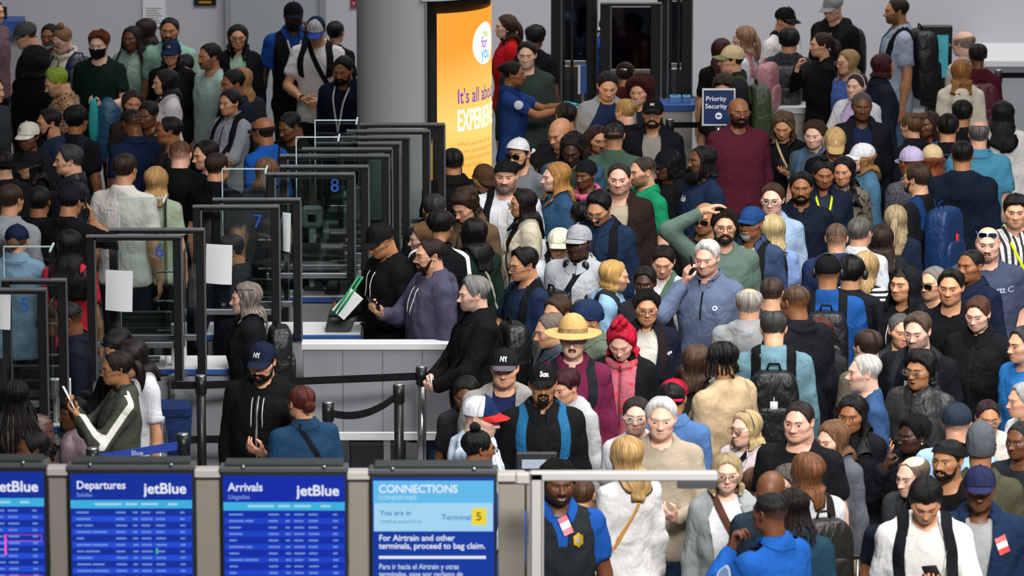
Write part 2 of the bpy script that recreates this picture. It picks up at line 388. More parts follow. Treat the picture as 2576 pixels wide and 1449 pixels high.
def ear_mesh():
    """auricle: a bent plate with a rolled rim and a bowl"""
    u = np.linspace(0, 1, 6); a = np.arange(14) / 14 * 2 * pi
    V = []
    for k in u:
        rr = k; bowl = np.where(k < .72, .0, np.sin((k - .72) / .28 * pi)) * .0055
        s = 1 + .18 * np.sin(a)                      # wider at the top
        V.append(np.stack([np.full(14, .0015) + bowl - .004 * (k < .3) , .0165 * rr * np.cos(a) * s + .003 * np.sin(a), .030 * rr * np.sin(a)], -1))
    back = V[-1].copy(); back[:, 0] -= .007; back[:, 1:] *= .93; V.append(back)
    root = back.copy(); root[:, 0] -= .010; root[:, 1:] *= .62; V.append(root)
    V = np.concatenate(V); F = grid_faces(8, 14, True)
    V[:, 0] += .0; ang = .42                          # flare outwards towards the back
    x, y = V[:, 0].copy(), V[:, 1].copy(); V[:, 0] = x * cos(ang) + y * sin(ang); V[:, 1] = -x * sin(ang) + y * cos(ang)
    return V, F
_ht = {}
def head_template(ft, eyes='n', mouth='n', lo=False):
    """eyes n open, d looking down, c closed; returns dict(V, F[list], M[list], face attr, th, ph, R)"""
    key = (ft, eyes, mouth, lo)
    if key in _ht: return _ht[key]
    p = FT[ft]; f = head_sdf(p, mouth); TH, PH = (TH_LO, PH_LO) if lo else (TH_HI, PH_HI)
    ph, th = np.meshgrid(PH, TH, indexing='ij'); D = dirs(th, ph); R = radial(f, D); V = (D * R[..., None]).reshape(-1, 3)
    nr, nc = R.shape; mb = MB(); Fm = grid_faces(nr, nc, True); mb.add(V, Fm, 0)
    def surf(x, z, off):                              # point of the face over (x, z)
        y = np.full(np.shape(x), -.135, np.float32)
        for _ in range(26): y = y + .85 * f(x, y, z)
        return np.stack([x, y - off, z], -1)
    EV, EF = ear_mesh()
    er = radial(f, dirs(np.radians([97.0]), np.radians([-3.0])))[0]; ec = dirs(rad(97), rad(-3)) * er
    for s in (1, -1):
        E = EV + ec + np.array([.0035, 0, 0]); E = E * np.array([s, 1, 1]); mb.add(E, EF if s > 0 else EF[:, ::-1], 0)
    if not lo:
        op = {'n': .84, 'd': .42, 'c': .12}[eyes]
        if mouth == 's': op *= .8
        for s in (1, -1):
            cx = .0315; u = np.linspace(-1, 1, 9)
            up = .0052 * op * (1 - np.abs(u) ** 2.2); dn = -.0042 * (.7 + .3 * op) * (1 - np.abs(u) ** 2.4)
            if op < .5: up = dn + (.0094 * op) * (1 - u * u)
            x = s * (cx + .0138 * u); tilt = .0012 * u
            rows = [dn + (up - dn) * t + tilt - .001 for t in np.linspace(0, 1, 5)]
            X = np.tile(x, (5, 1)); Zz = np.stack(rows)
            bul = .0030 * (1 - np.tile(u, (5, 1)) ** 2) * 1.0
            P = surf(X, Zz, .0012 + bul); mb.add(P.reshape(-1, 3), grid_faces(5, 9)[:, ::-1] if s > 0 else grid_faces(5, 9), 1)
            # iris disc, cut to the opening
            a = np.arange(12) / 12 * 2 * pi
            ix = s * (cx - .0) + .0058 * np.cos(a); iz = np.clip(.0056 * np.sin(a) - .0006, dn.min() - .0005, up.max() - .0009)
            c0 = surf(np.array([s * cx]), np.array([(max(up) + min(dn)) / 2 - .0006]), .0055); Pi = surf(ix, iz, .0052); Pi[:, 1] = min(Pi[:, 1].min(), c0[0, 1])
            j = np.arange(12); mb.add(np.concatenate([Pi, c0 - [[0, .0004, 0]]]), np.stack([np.full(12, 12), (j + 1) % 12, j], 1)[:, ::-1], 2)
            # upper lid line with lashes
            t1 = np.stack([up + tilt - .0012, up + tilt + .0012 + .0004 * op]); X2 = np.tile(x, (2, 1))
            mb.add(surf(X2, t1, np.stack([.0042 * (1 - u * u) + .0014, .0018 + .002 * (1 - u * u)])).reshape(-1, 3), grid_faces(2, 9)[:, ::-1] if s > 0 else grid_faces(2, 9), 3)
            # brow
            ub = np.linspace(0, 1, 8); bx = s * (.0125 + .034 * ub); bz = .0185 + .006 * np.sin(ub * 2.2) - .004 * ub ** 3
            th_ = (.0042 if p['brow'] > .6 else .0028) * (1 - .65 * ub)
            Zb = np.stack([bz - th_, bz, bz + th_]); mb.add(surf(np.tile(bx, (3, 1)), Zb, np.array([[.0004], [.0022], [.0004]])).reshape(-1, 3), grid_faces(3, 8)[:, ::-1] if s > 0 else grid_faces(3, 8), 3)
            # nostril
            a6 = np.arange(6) / 6 * 2 * pi; nv = np.array([[s * .0075 * p['nose'], -.1045, -.0425]]) + np.stack([.0034 * np.cos(a6), .0040 * np.sin(a6), .0012 * np.sin(a6)], -1)
            mb.add(nv, np.array([[0, 1, 2, 3], [0, 3, 4, 5]]), 3)
        lp = p['lip']; mo = .013 if mouth == 'o' else 0; wy = .004 if mouth == 's' else 0; hw = .0225 + (.005 if mouth == 's' else 0)
        u = np.linspace(-1, 1, 11); e = 1 - np.abs(u) ** 2
        zc = -.0705 + wy * u * u * 1.2 - .0006 * np.cos(u * 4)
        zu = zc + (.0065 * lp) * e ** .7 * (1 - .18 * np.exp(-(u * 5) ** 2)); zl = zc - mo * e - (.0078 * lp) * e ** .75
        F2 = grid_faces(3, 11)[:, ::-1]
        mb.add(surf(np.tile(hw * u, (3, 1)), np.stack([zc, (zc + zu) / 2, zu]), .0007).reshape(-1, 3), F2[:, ::-1], 4)
        zc2 = zc - mo * e
        mb.add(surf(np.tile(hw * u, (3, 1)), np.stack([zl, (zc2 + zl) / 2, zc2]), .0007).reshape(-1, 3), F2[:, ::-1], 4)
        if mouth != 'n':                               # teeth when smiling, the dark of an open mouth
            zt = zc - (.0055 if mouth == 's' else mo) * e; mb.add(surf(np.tile(hw * .86 * u, (2, 1)), np.stack([zt, zc + .0004]), .0016).reshape(-1, 3), grid_faces(2, 11), 1 if mouth == 's' else 3)
            if mouth == 's': mb.add(surf(np.tile(hw * .9 * u, (2, 1)), np.stack([zt - .005 * e, zt]), .0014).reshape(-1, 3), grid_faces(2, 11), 4)
        else:
            mb.add(surf(np.tile(hw * .95 * u, (2, 1)), np.stack([zc - .0007 * e, zc + .0007 * e]), .0012).reshape(-1, 3), grid_faces(2, 11), 3)
    V = mb.verts(); x, y, z = np.abs(V[:, 0]), V[:, 1], V[:, 2]
    sm = lambda a, b, t: np.clip((t - a) / (b - a), 0, 1)
    stub = sm(-.028, -.05, z) * sm(.02, -.01, y) * sm(-.165, -.13, z); stub = np.maximum(stub, sm(.052, .064, x) * sm(.01, -.02, z) * sm(.01, -.02, y) * .8)
    lipz = np.exp(-((x / .022) ** 4 + ((z + .071) / .009) ** 4)) * (y < -.06); cheek = np.exp(-(((x - .04) / .022) ** 2 + ((z + .028) / .02) ** 2)) * (y < 0)
    stub = stub * (1 - lipz) * (1 - .8 * np.exp(-(((x - .045) / .018) ** 2 + ((z + .035) / .016) ** 2)))
    blush = .45 * cheek + .5 * np.exp(-((x / .016) ** 2 + ((z + .034) / .014) ** 2)) * (y < -.09) + .5 * (x > .074) + .35 * np.exp(-(((x - .0315) / .02) ** 2 + ((z + .002) / .012) ** 2)) * (y < -.05)
    out = dict(V=V, F=mb.F, M=mb.M, face=np.stack([stub, np.clip(blush, 0, 1), x * 0], -1), th=TH, ph=PH, R=R)
    _ht[key] = out
    return out
def RR(t, th, ph):
    """radius of template t in direction (th, ph), radians, bilinear"""
    th = (np.asarray(th) + pi) % (2 * pi) - pi; ph = np.asarray(ph); T, P, R = t['th'], t['ph'], t['R']
    T2 = np.concatenate([[T[-1] - 2 * pi], T, [T[0] + 2 * pi]]); R2 = np.concatenate([R[:, -1:], R, R[:, :1]], 1)
    i = np.clip(np.searchsorted(T2, th) - 1, 0, len(T2) - 2); a = np.clip((th - T2[i]) / (T2[i + 1] - T2[i]), 0, 1)
    j = np.clip(np.searchsorted(-P, -ph) - 1, 0, len(P) - 2); b = np.clip((P[j] - ph) / (P[j] - P[j + 1]), 0, 1)
    return (R2[j, i] * (1 - a) + R2[j, i + 1] * a) * (1 - b) + (R2[j + 1, i] * (1 - a) + R2[j + 1, i + 1] * a) * b
def wob(P, k, seed, n=4):
    """smooth pseudo-noise in about -1..1 at spatial frequency k"""
    g = np.random.RandomState(seed); o = 0
    for i in range(n):
        d = g.randn(3); d /= np.linalg.norm(d); o = o + np.sin((P @ d) * k * (1 + .7 * i) + g.rand() * 6.28) / (1 + .5 * i)
    return o / 2.0
# hairline latitude by |longitude| (degrees)
HL_T = np.array([0, 25, 42, 56, 66, 76, 90, 104, 118, 140, 180.])
HL_M = np.array([57, 54, 41, 22, -2, -12, 8, -12, -28, -35, -37.])
HL_HIGH = np.array([64, 60, 48, 26, 0, -12, 8, -12, -28, -35, -37.])
HL_W = np.array([54, 49, 34, 10, -8, -4, -6, -20, -32, -38, -40.])
def hair_shell(t, thick, hl=HL_M, seed=1, rough=.15, top=1.0, front=1.0, bald=0, cap=None, lo=False, freq=70, flat=0, sweep=0.0, fringe=0, cut=0.0, base=0.0):
    """a cap of hair following the skull; thick = mean depth in metres"""
    nc, nr = (32, 9) if lo else (60, 15)
    th = np.linspace(-pi, pi, nc + 1)[:-1]; at = np.degrees(np.abs(th)); edge = np.interp(at, HL_T, hl)
    if fringe: edge = edge - fringe * np.clip(1 - at / 50, 0, 1) ** .6
    g = np.random.RandomState(seed); edge = edge + g.randn(nc) * 1.2 * (rough > .05)
    tt = np.linspace(0, 1, nr) ** .85; ph0 = 90 if not bald else np.interp(at, [0, 60, 180], [bald + 26, bald + 10, bald])
    PHd = ph0 + (edge - ph0) * tt[:, None]; PHd = np.minimum(PHd, 89.9); ph = np.radians(PHd); TH = np.tile(th, (nr, 1))
    D = dirs(TH, ph); R = RR(t, TH, ph)
    fall = 1 - np.clip((tt - .72) / .28, 0, 1) ** 2
    w = np.interp(np.sin(ph), [-.6, -.1, .35, .8, 1], [.34, .42, .66, 1.0 * top, 1.1 * top] if thick < .03 else [.55, .6, .75, top, 1.1 * top])
    fr = 1 + (front - 1) * np.clip(np.cos(TH), 0, 1) * np.clip(np.sin(ph) * 1.4, 0, 1)
    dep = thick * w * fr * (fall[:, None] * .9 + .1)
    dep = dep * (1 - .55 * cut * np.clip((22 - PHd) / 40, 0, 1))
    if bald: dep = dep * np.clip(tt[:, None] * 5, .1, 1); dep = dep - .012 * np.clip(1 - (at - 42) / 14, 0, 1)[None]
    if cap is not None: dep = np.where(PHd > cap, np.minimum(dep, .004), np.minimum(dep, .014))
    P0 = D * R[..., None]
    n = wob(P0.reshape(-1, 3) * np.array([1, 1, .55]), freq, seed).reshape(R.shape)
    q = np.stack([np.cos(TH + sweep * PHd / 60) * 1.0, np.sin(TH + sweep * PHd / 60), PHd / 150], -1).reshape(-1, 3); n2 = wob(q, 11 if not lo else 7, seed + 5, 5).reshape(R.shape)
    dep = dep * (1 + rough * (.9 * n + 1.3 * n2 * np.clip(1.15 - np.sin(ph), .15, 1)))
    up = dep * (fr - 1) / np.maximum(fr, 1e-6) * (fr > 1); dep = dep - up
    P = D * (R + (np.maximum(dep, .0015) if not bald else dep) - .003 * (tt[:, None] > .97))[..., None]
    P[..., 2] += up * .9; P[..., 1] += up * .25
    if flat: P[..., 2] = np.where(P[..., 2] > 0, P[..., 2] * (1 - flat * np.clip(P[..., 2] * 8, 0, 1)), P[..., 2])
    fade = np.clip((tt[:, None] - .80) / .20, 0, 1) * np.where(np.abs(np.degrees(TH)) < 60, .75, 1.0) * (0 if thick > .03 else 1); fade = np.maximum(fade, cut * (.24 * np.clip((24 - PHd) / 12, 0, 1) + .55 * np.clip((12 - PHd) / 50, 0, 1))) + base * np.clip((80 - PHd) / 60, 0, 1)
    st = np.stack([TH / 2 + sweep * PHd / 90 + seed % 7, PHd / 90, fade + 0 * TH], -1)
    return P.reshape(-1, 3), grid_faces(nr, nc, True)[:, ::-1], st.reshape(-1, 3)
def hair_sheet(t, thick, length, gap=58, seed=1, rough=.1, wave=0.0, flare=1.0, cap=None, fwd=0.5, lo=False, open_top=46, shoulder=.185, tilt=(0, 0)):
    """long hair (or a raised hood): from the crown down past the ears, open at the face, falling `length` below eye level"""
    nc = 24 if lo else 38; na = 7 if lo else 10; nb = 8 if lo else 13
    u = np.linspace(0, 1, nc); rows = []; ST = []
    pa = np.concatenate([[88], np.linspace(78, -14, na)])
    Lv = np.linspace(0, 1, nb + 1)[1:]
    g = np.random.RandomState(seed); tipl = 1 + .07 * np.interp(u, np.linspace(0, 1, 12), g.randn(12)); tipl = tipl * (1 - (.24 if length > .2 else 0) * np.abs(2 * u - 1) ** 1.5)
    def thr(p): return np.interp(p, [-20, 30, open_top, open_top + 14], [gap, gap, gap * .62, 2])
    last = None
    for p in pa:
        th = np.radians(thr(p) + (360 - 2 * thr(p)) * u); ph = np.full(nc, rad(p)); R = RR(t, th, ph)
        d = thick * np.interp(p, [-20, 40, 88], [1.15, .9, .8]) * np.minimum(1, .45 + 5 * np.minimum(u, 1 - u))
        if cap is not None and p > cap: d = d * 0 + .003
        rows.append(dirs(th, ph) * (R + d)[:, None]); ST.append(np.stack([th / 2 + seed % 5, np.full(nc, p / 90), .0 * th], -1)); last = th
    base = rows[-1]; z0 = base[:, 2].mean(); th = last; rh = np.hypot(base[:, 0], base[:, 1])
    for v in Lv:
        z = z0 - (length + z0) * v * tipl
        push = np.clip((-z - shoulder + .04) / .12, 0, 1)             # lies over the shoulders
        r = rh * (1 - .10 * np.sin(np.clip(v * 2, 0, 1) * pi) * (length < .3)) * (1 + (flare - 1) * v)
        x = np.sin(th) * r; y = -np.cos(th) * r
        fr = np.clip(np.cos(th) * 1.0 + .35, -1, 1)
        y = y - push * np.where(fr > 0, .075 * fwd * 2 * fr, .055 * fr); x = x * (1 - .1 * push) * (1 - (.42 * v * v if length > .2 else 0))
        th_in = np.minimum(1, .5 + 5 * np.minimum(u, 1 - u))
        P = np.stack([x + tilt[0] * v, y + tilt[1] * v, z], -1)
        if wave: P = P + (np.stack([np.sin(th * 5 + v * 13 + seed), np.cos(th * 4 + v * 11), 0 * th], -1) * wave * v)
        P = P * (1 - .10 * v ** 4 * np.array([1, 1, 0]))
        rows.append(P); ST.append(np.stack([th / 2 + seed % 5, (z - z0) / .14 * .9 - .16, 0 * th + np.clip((v - .80) / .2, 0, 1) * .5], -1))
    P = np.stack(rows); n = wob((P * np.array([1, 1, .25])).reshape(-1, 3), 90, seed).reshape(P.shape[:2])
    rad_ = P * np.array([1, 1, .15]); rad_ /= np.linalg.norm(rad_, axis=-1, keepdims=True) + 1e-9
    P = P + rad_ * (n * rough * .05)[..., None]
    nr = len(rows); inner = P - rad_ * (thick * .9 + .006) * np.interp(np.arange(nr), [0, 6, nr - 1], [.5, 1, .6])[:, None, None]
    V = np.concatenate([P.reshape(-1, 3), inner.reshape(-1, 3)]); N = nr * nc
    F = [grid_faces(nr, nc)[:, ::-1], (grid_faces(nr, nc) + N)]
    k = np.arange(nc - 1); b = (nr - 1) * nc; F.append(np.stack([b + k, b + k + 1, N + b + k + 1, N + b + k], 1))
    for c, fl in ((0, 0), (nc - 1, 1)):
        i = np.arange(nr - 1) * nc + c; q = np.stack([i, i + nc, N + i + nc, N + i], 1); F.append(q[:, ::-1] if fl else q)
    st = np.concatenate(ST); s2 = st.copy(); s2[:, 2] = -1; st = np.concatenate([st, s2])
    return V, F, st
def blob(c, r, seed=1, amp=.12, freq=60, nu=12, nv=18):
    ph = np.linspace(pi / 2, -pi / 2, nu); th = np.linspace(-pi, pi, nv + 1)[:-1]; PHm, THm = np.meshgrid(ph, th, indexing='ij'); D = dirs(THm, PHm)
    n = wob((D * np.mean(r)).reshape(-1, 3), freq, seed).reshape(PHm.shape); P = D * np.asarray(r) * (1 + amp * n)[..., None] + np.asarray(c)
    return P.reshape(-1, 3), grid_faces(nu, nv, True)[:, ::-1], np.stack([THm / 2, PHm, PHm * 0], -1).reshape(-1, 3)
def lock(P, R, seed=1, n=8):
    V, F = tube(P, R, n); m = len(P); st = np.zeros((len(V), 3)); a = np.arange(n) / n
    for i in range(m): st[i * n:(i + 1) * n] = np.stack([np.where(a < .5, a, 1 - a) * .5 + seed * .37, np.full(n, i / m), a * 0], -1)
    return V, F, st
def hair_mesh(mb, t, style, seed, cap, lo, arg):
    """adds the hair of one style to mb"""
    L = float(arg) / 100 if arg else None
    S = lambda *a, **k: mb.add(*(lambda r: (r[0], r[1], 0, r[2]))(hair_shell(t, *a, seed=seed, cap=cap, lo=lo, **k)))
    Sh = lambda *a, **k: mb.add(*(lambda r: (r[0], r[1], 0, r[2]))(hair_sheet(t, *a, seed=seed, cap=cap, lo=lo, **k)))
    B = lambda c, r, **k: mb.add(*(lambda q: (q[0], q[1], 0, q[2]))(blob(c, r, seed=seed, **k)))
    rng = np.random.RandomState(seed)
    if style == 'buzz': S(.0030, rough=.03, hl=HL_M, cut=1, base=.42)
    elif style == 'crop': S(.008, rough=.2, cut=1)
    elif style == 'short': S(.014, rough=.28, front=1.1, cut=.8)
    elif style == 'quiff': S(.014, rough=.3, front=1.9, top=1.1, cut=.8)
    elif style == 'side': S(.015, rough=.25, front=1.3, sweep=.5, cut=.7)
    elif style == 'slickb': S(.010, rough=.15, hl=HL_HIGH, front=1.2, cut=.6)
    elif style == 'fringe': S(.019, rough=.25, fringe=24, top=.9)
    elif style == 'mop': S(.026, rough=.35, fringe=14, front=1.1, freq=55)
    elif style == 'shag': S(.030, rough=.35, fringe=16, freq=50); Sh(.020, .10, gap=84, rough=.3, wave=.006)
    elif style == 'curly': S(.024, rough=.45, freq=100, top=1.2, fringe=4)
    elif style == 'afro': S(.056, rough=.09, freq=80, hl=HL_M - 4)
    elif style == 'bigcurl': S(.060, rough=.16, freq=60, hl=HL_W - 4); Sh(.045, .15, gap=75, rough=.3, wave=.012)
    elif style == 'ring': S(.012, rough=.2, bald=(L * 100 if L else 36))
    elif style == 'thin': S(.012, rough=.2, hl=HL_HIGH + np.where(HL_T < 50, 8, 0))
    elif style in ('long', 'wavy', 'bob'):
        ln = L or (.15 if style == 'bob' else .36); ln = ln * (.82 if ln > .2 else 1); S(.012, hl=HL_W, rough=.1)
        Sh(.020 if style != 'wavy' else .026, ln, gap=60, rough=.10 if style != 'wavy' else .16, wave=.004 if style != 'wavy' else .018, flare=1.0 if style != 'wavy' else 1.12)
    elif style in ('pony', 'bun', 'topbun', 'updo', 'slick', 'lowbun'):
        S(.011, hl=HL_W, rough=.12, freq=90, front=1.1)
        if style == 'pony':
            z = np.linspace(0, 1, 9); ln = L or .2
            P = np.stack([.012 * np.sin(z * 4 + seed), .108 + .05 * np.sin(np.clip(z * 2.4, 0, 1) * pi * .5) - .012 * z, .030 - ln * z ** 1.15 + .012 * np.sin(np.clip(z * 3, 0, 1) * pi)], -1)
            mb.add(*(lambda q: (q[0], q[1], 0, q[2]))(lock(P, np.array([.014, .024, .031, .034, .034, .031, .026, .018, .006]), seed, 12)))
        elif style == 'bun': B((0, .118, .045), (.036, .030, .036), amp=.16)
        elif style == 'lowbun': B((0, .122, -.015), (.040, .034, .044), amp=.18)
        elif style == 'topbun': B((0, .035, .142), (.037, .037, .034), amp=.2)
        elif style == 'updo':
            for k in range(6): B((rng.uniform(-.045, .045), .085 + rng.uniform(-.02, .03), .055 + rng.uniform(-.03, .045)), (.034, .03, .03), amp=.25, nu=8, nv=12)
    elif style == 'pile':
        S(.026, rough=.3, freq=90, hl=HL_W)
        for c, r in (((0, .012, .135), .048), ((-.028, .0, .168), .034), ((.024, .01, .172), .032), ((0, .03, .19), .028)): B(c, (r, r, r * .9), amp=.3, freq=90)
        Sh(.014, .12, gap=76, rough=.3, wave=.008)
    elif style in ('braids', 'locs', 'cornrow'):
        S(.009, hl=HL_W if style == 'braids' else HL_M, rough=.25, freq=130)
        ln = L or (.38 if style == 'braids' else .15); n = {'braids': 44, 'locs': 30, 'cornrow': 18}[style]; r0 = {'braids': .0065, 'locs': .0085, 'cornrow': .009}[style]
        for k in range(n):
            a = rad(62 + 236 * k / (n - 1)) + rng.uniform(-.05, .05); p0 = rad(rng.uniform(25, 62)); pts = []
            for p in np.linspace(p0, rad(-12), 5): pts.append(dirs(a, p) * (RR(t, a, p) + .010))
            b = pts[-1]; out = np.array([np.sin(a), -np.cos(a), 0]); l = ln * rng.uniform(.82, 1.05)
            for v in np.linspace(.15, 1, 6):
                z = b[2] - (l + b[2]) * v; ps = np.clip((-z - .14) / .12, 0, 1); q = b + out * (.012 * np.sin(v * 3) + ps * (.05 if np.cos(a) > -.2 else .035)) + rng.uniform(-.004, .004, 3); q[2] = z; pts.append(q)
            mb.add(*(lambda q: (q[0], q[1], 0, q[2]))(lock(np.array(pts), np.linspace(r0, r0 * .75, len(pts)), k, 5)))
    elif style == 'cornbun':
        for k in range(9):
            a0 = rad(-70 + 140 * k / 8); pts = []
            for v in np.linspace(0, 1, 8):
                p = rad(38 - 12 * abs(k - 4) / 4 + (60) * np.sin(v * pi / 2) * (1 - .25 * v)); a = a0 * (1 - v * .2) + (0 if v < .6 else 0)
                q = dirs(a, min(p, rad(86))) * (RR(t, a, min(p, rad(86))) + .006); q = q * (1 - v) + v * np.array([.02 * np.sin(a0), .07, .112]); pts.append(q)
            mb.add(*(lambda q: (q[0], q[1], 0, q[2]))(lock(np.array(pts), .0095, k, 6)))
        S(.006, hl=HL_W, rough=.2); B((0, .085, .125), (.038, .038, .036), amp=.25)
    elif style == 'half':
        S(.016, hl=HL_W, rough=.15); Sh(.018, L or .34, gap=80, rough=.2, wave=.006)
        z = np.linspace(0, 1, 8); P = np.stack([.01 * np.sin(z * 3), .115 + .03 * np.sin(np.clip(z * 2, 0, 1) * pi / 2), .045 - .26 * z], -1)
        mb.add(*(lambda q: (q[0], q[1], 0, q[2]))(lock(P, np.array([.016, .026, .030, .030, .028, .024, .016, .006]), seed, 10)))
def beard_mesh(t, kind, seed):
    """full / long / goatee / moustache as a shell on the jaw"""
    nu, nv = 25, 14; a = np.linspace(-80, 80, nu); out = []
    up = np.interp(np.abs(a), [0, 14, 22, 30, 46, 62, 80], [-27, -27, -30, -40, -40, -26, -6]); lowz = np.interp(np.abs(a), [0, 40, 62, 80], [-70, -66, -50, -24])
    v = np.linspace(0, 1, nv); PHd = up + (lowz - up) * v[:, None]; TH = np.radians(np.tile(a, (nv, 1))); ph = np.radians(PHd); D = dirs(TH, ph); R = RR(t, TH, ph)
    Z = (D * R[..., None])[..., 2]; X = np.abs((D * R[..., None])[..., 0])
    dep = {'full': .013, 'long': .030, 'trim': .006, 'goat': .010, 'must': .008}[kind]
    e = np.minimum(1, 4.5 * np.minimum(v, 1 - v) + .12)[:, None] * np.minimum(1, (80 - np.abs(a)) / 16 + .1)
    dd = dep * e * (1 + .25 * wob((D * .1).reshape(-1, 3), 130, seed).reshape(R.shape))
    if kind == 'long': dd = dd * np.interp(PHd, [-70, -50, -30], [1.7, 1.25, .6])
    lips = (X < .024) & (np.abs(Z + .0715) < .0085); dd = np.where(lips, -.006, dd)
    if kind == 'goat': dd = np.where((X > .030) , -.006, dd)
    if kind == 'must': dd = np.where((Z < -.0665) | (X > .030), -.006, dd)
    P = D * (R + dd)[..., None]
    if kind == 'long': P[..., 2] -= .03 * np.clip((dd - .02) / .03, 0, 1)
    return P.reshape(-1, 3), grid_faces(nv, nu)[:, ::-1], np.stack([TH * 1.2, PHd / 90, np.clip(.9 - e * 2.2, 0, .9) + 0 * TH], -1).reshape(-1, 3)
# ------------------------------------------------------------------ things worn on the head (head space)
def crown(t, line_f, line_b, grow, lift=.0, nr=9, nc=32, front_lift=0.0):
    th = np.linspace(-pi, pi, nc + 1)[:-1]; lf = (1 + np.cos(th)) / 2; edge = line_b + (line_f - line_b) * lf
    v = np.linspace(0, 1, nr); PHd = 89.9 + (edge - 89.9) * v[:, None]; TH = np.tile(th, (nr, 1)); ph = np.radians(PHd); D = dirs(TH, ph)
    Rh = np.hypot(RR(t, TH, ph), .0); P = D * (Rh + grow)[..., None]
    s = np.sin(np.clip(ph, 0, None)); P[..., 2] += lift * s ** .8 + front_lift * lf * s * np.clip(1.5 - v[:, None] * 1.2, 0, 1)
    return P, TH, PHd
def cap_mesh(t, flat=False, yaw=0.0, structured=True, lf=27, lb=4):
    """baseball cap: crown panels (0 front, 1 sides/back), brim (2), button (3)"""
    P, TH, PHd = crown(t, lf, lb, .0095, .008, front_lift=.020 if structured else .006)
    nr, nc = TH.shape; mb = MB(); F = grid_faces(nr, nc, True)[:, ::-1]; fr = np.abs(np.degrees(TH).reshape(-1)[F].mean(1)) < 62
    far = np.abs(np.degrees(TH).reshape(-1)[F]).max(1) > 170; fr &= ~far
    mb.add(P.reshape(-1, 3), F[fr], 0); mb.add(P.reshape(-1, 3), F[~fr], 1)
    rim = P[-1]; inr = rim * np.array([.93, .93, 1]); mb.add(np.concatenate([rim, inr]), grid_faces(2, nc, True)[:, ::-1], 1)
    u = np.linspace(-1, 1, 15); a = u * rad(66); p = np.radians(lb + (lf - lb) * (1 + np.cos(a)) / 2); b = dirs(a, p) * (RR(t, a, p) + .0085)[:, None]
    rows = []
    for k in np.linspace(0, 1, 5):
        q = b.copy(); ext = .074 * np.sqrt(np.clip(1 - np.abs(u) ** 2.6, 0, 1)) * k; q[:, 1] -= ext; q[:, 0] *= 1 - .05 * k * u * u
        q[:, 2] += -.010 * k - (.0 if flat else .016) * u * u * k + .002; rows.append(q)
    rows = np.stack(rows); mb.add(rows.reshape(-1, 3), grid_faces(5, 15)[:, ::-1], 2); low = rows - np.array([0, 0, .0035]); mb.add(low.reshape(-1, 3), grid_faces(5, 15), 2)
    e = np.concatenate([rows[-1], low[-1]]); mb.add(e, grid_faces(2, 15)[:, ::-1], 2)
    bv = blob((0, P[0, :, 1].mean(), P[0, :, 2].max() + .001), (.008, .008, .005), amp=0, nu=5, nv=8); mb.add(bv[0], bv[1], 3)
    for k in range(6):                                  # seams between the panels
        j = int(nc * (k + .5) / 6); mb.add(*tube(P[:, j] * 1.006, .0013, 4, False), 3)
    return mb, P, TH, PHd
def rotz(V, a):
    c, s = cos(a), sin(a); V = np.asarray(V, float); o = V.copy(); o[..., 0] = V[..., 0] * c - V[..., 1] * s; o[..., 1] = V[..., 0] * s + V[..., 1] * c; return o
def on_crown(P, TH, PHd, txt, size, th0=0.0, ph0=46.0, sx=1.0, bold=.03):
    """letters wrapped on the crown of a cap"""
    v, f = text_mesh(txt, size, bold, sx=sx); rr = .115
    th = np.clip(rad(th0) - 0 + v[:, 0] / rr * 1.15, -3, 3); ph = np.radians(ph0) + v[:, 1] / rr
    nr, nc = TH.shape; tj = (th + pi) / (2 * pi) * nc; j = np.floor(tj).astype(int) % nc; a = tj - np.floor(tj)
    edge = PHd[-1][j]; iv = np.clip((89.9 - np.degrees(ph)) / (89.9 - edge) * (nr - 1), 0, nr - 1.001); i = iv.astype(int); b = iv - i; j2 = (j + 1) % nc
    q = (P[i, j] * (1 - a)[:, None] + P[i, j2] * a[:, None]) * (1 - b)[:, None] + (P[i + 1, j] * (1 - a)[:, None] + P[i + 1, j2] * a[:, None]) * b[:, None]
    return q * 1.018, f
def glasses_mesh(kind='round', z=.0):
    mb = MB(); w, h = {'round': (.0225, .019), 'rect': (.0245, .0155), 'sun': (.027, .020), 'big': (.026, .022)}[kind]; r = .0019 if kind != 'sun' else .0026
    a = np.arange(17) / 16 * 2 * pi; e = .62 if kind != 'round' else .9
    for s in (1, -1):
        x = s * .0325 + w * np.sign(np.cos(a)) * np.abs(np.cos(a)) ** e; zz = z - .002 + h * np.sign(np.sin(a)) * np.abs(np.sin(a)) ** e; y = -.108 + .35 * (np.abs(x) - .0325) ** 1 * .35
        mb.add(*tube(np.stack([x, y, zz], -1), r, 5, False), 0)
        c = np.stack([x[:-1], y[:-1], zz[:-1]], -1); j = np.arange(16)
        mb.add(np.concatenate([c, c.mean(0, keepdims=True)]), np.stack([np.full(16, 16), j, (j + 1) % 16], 1), 1)
        mb.add(*tube([(s * (.0325 + w), -.103, z + .004), (s * .074, -.075, z + .004), (s * .0815, -.01, z + .006), (s * .0805, .012, z - .004)], r * .9, 5), 0)
    mb.add(*tube([(-.0325 + w - .001, -.109, z + .002), (0, -.1125, z + .005), (.0325 - w + .001, -.109, z + .002)], r, 5), 0)
    return mb
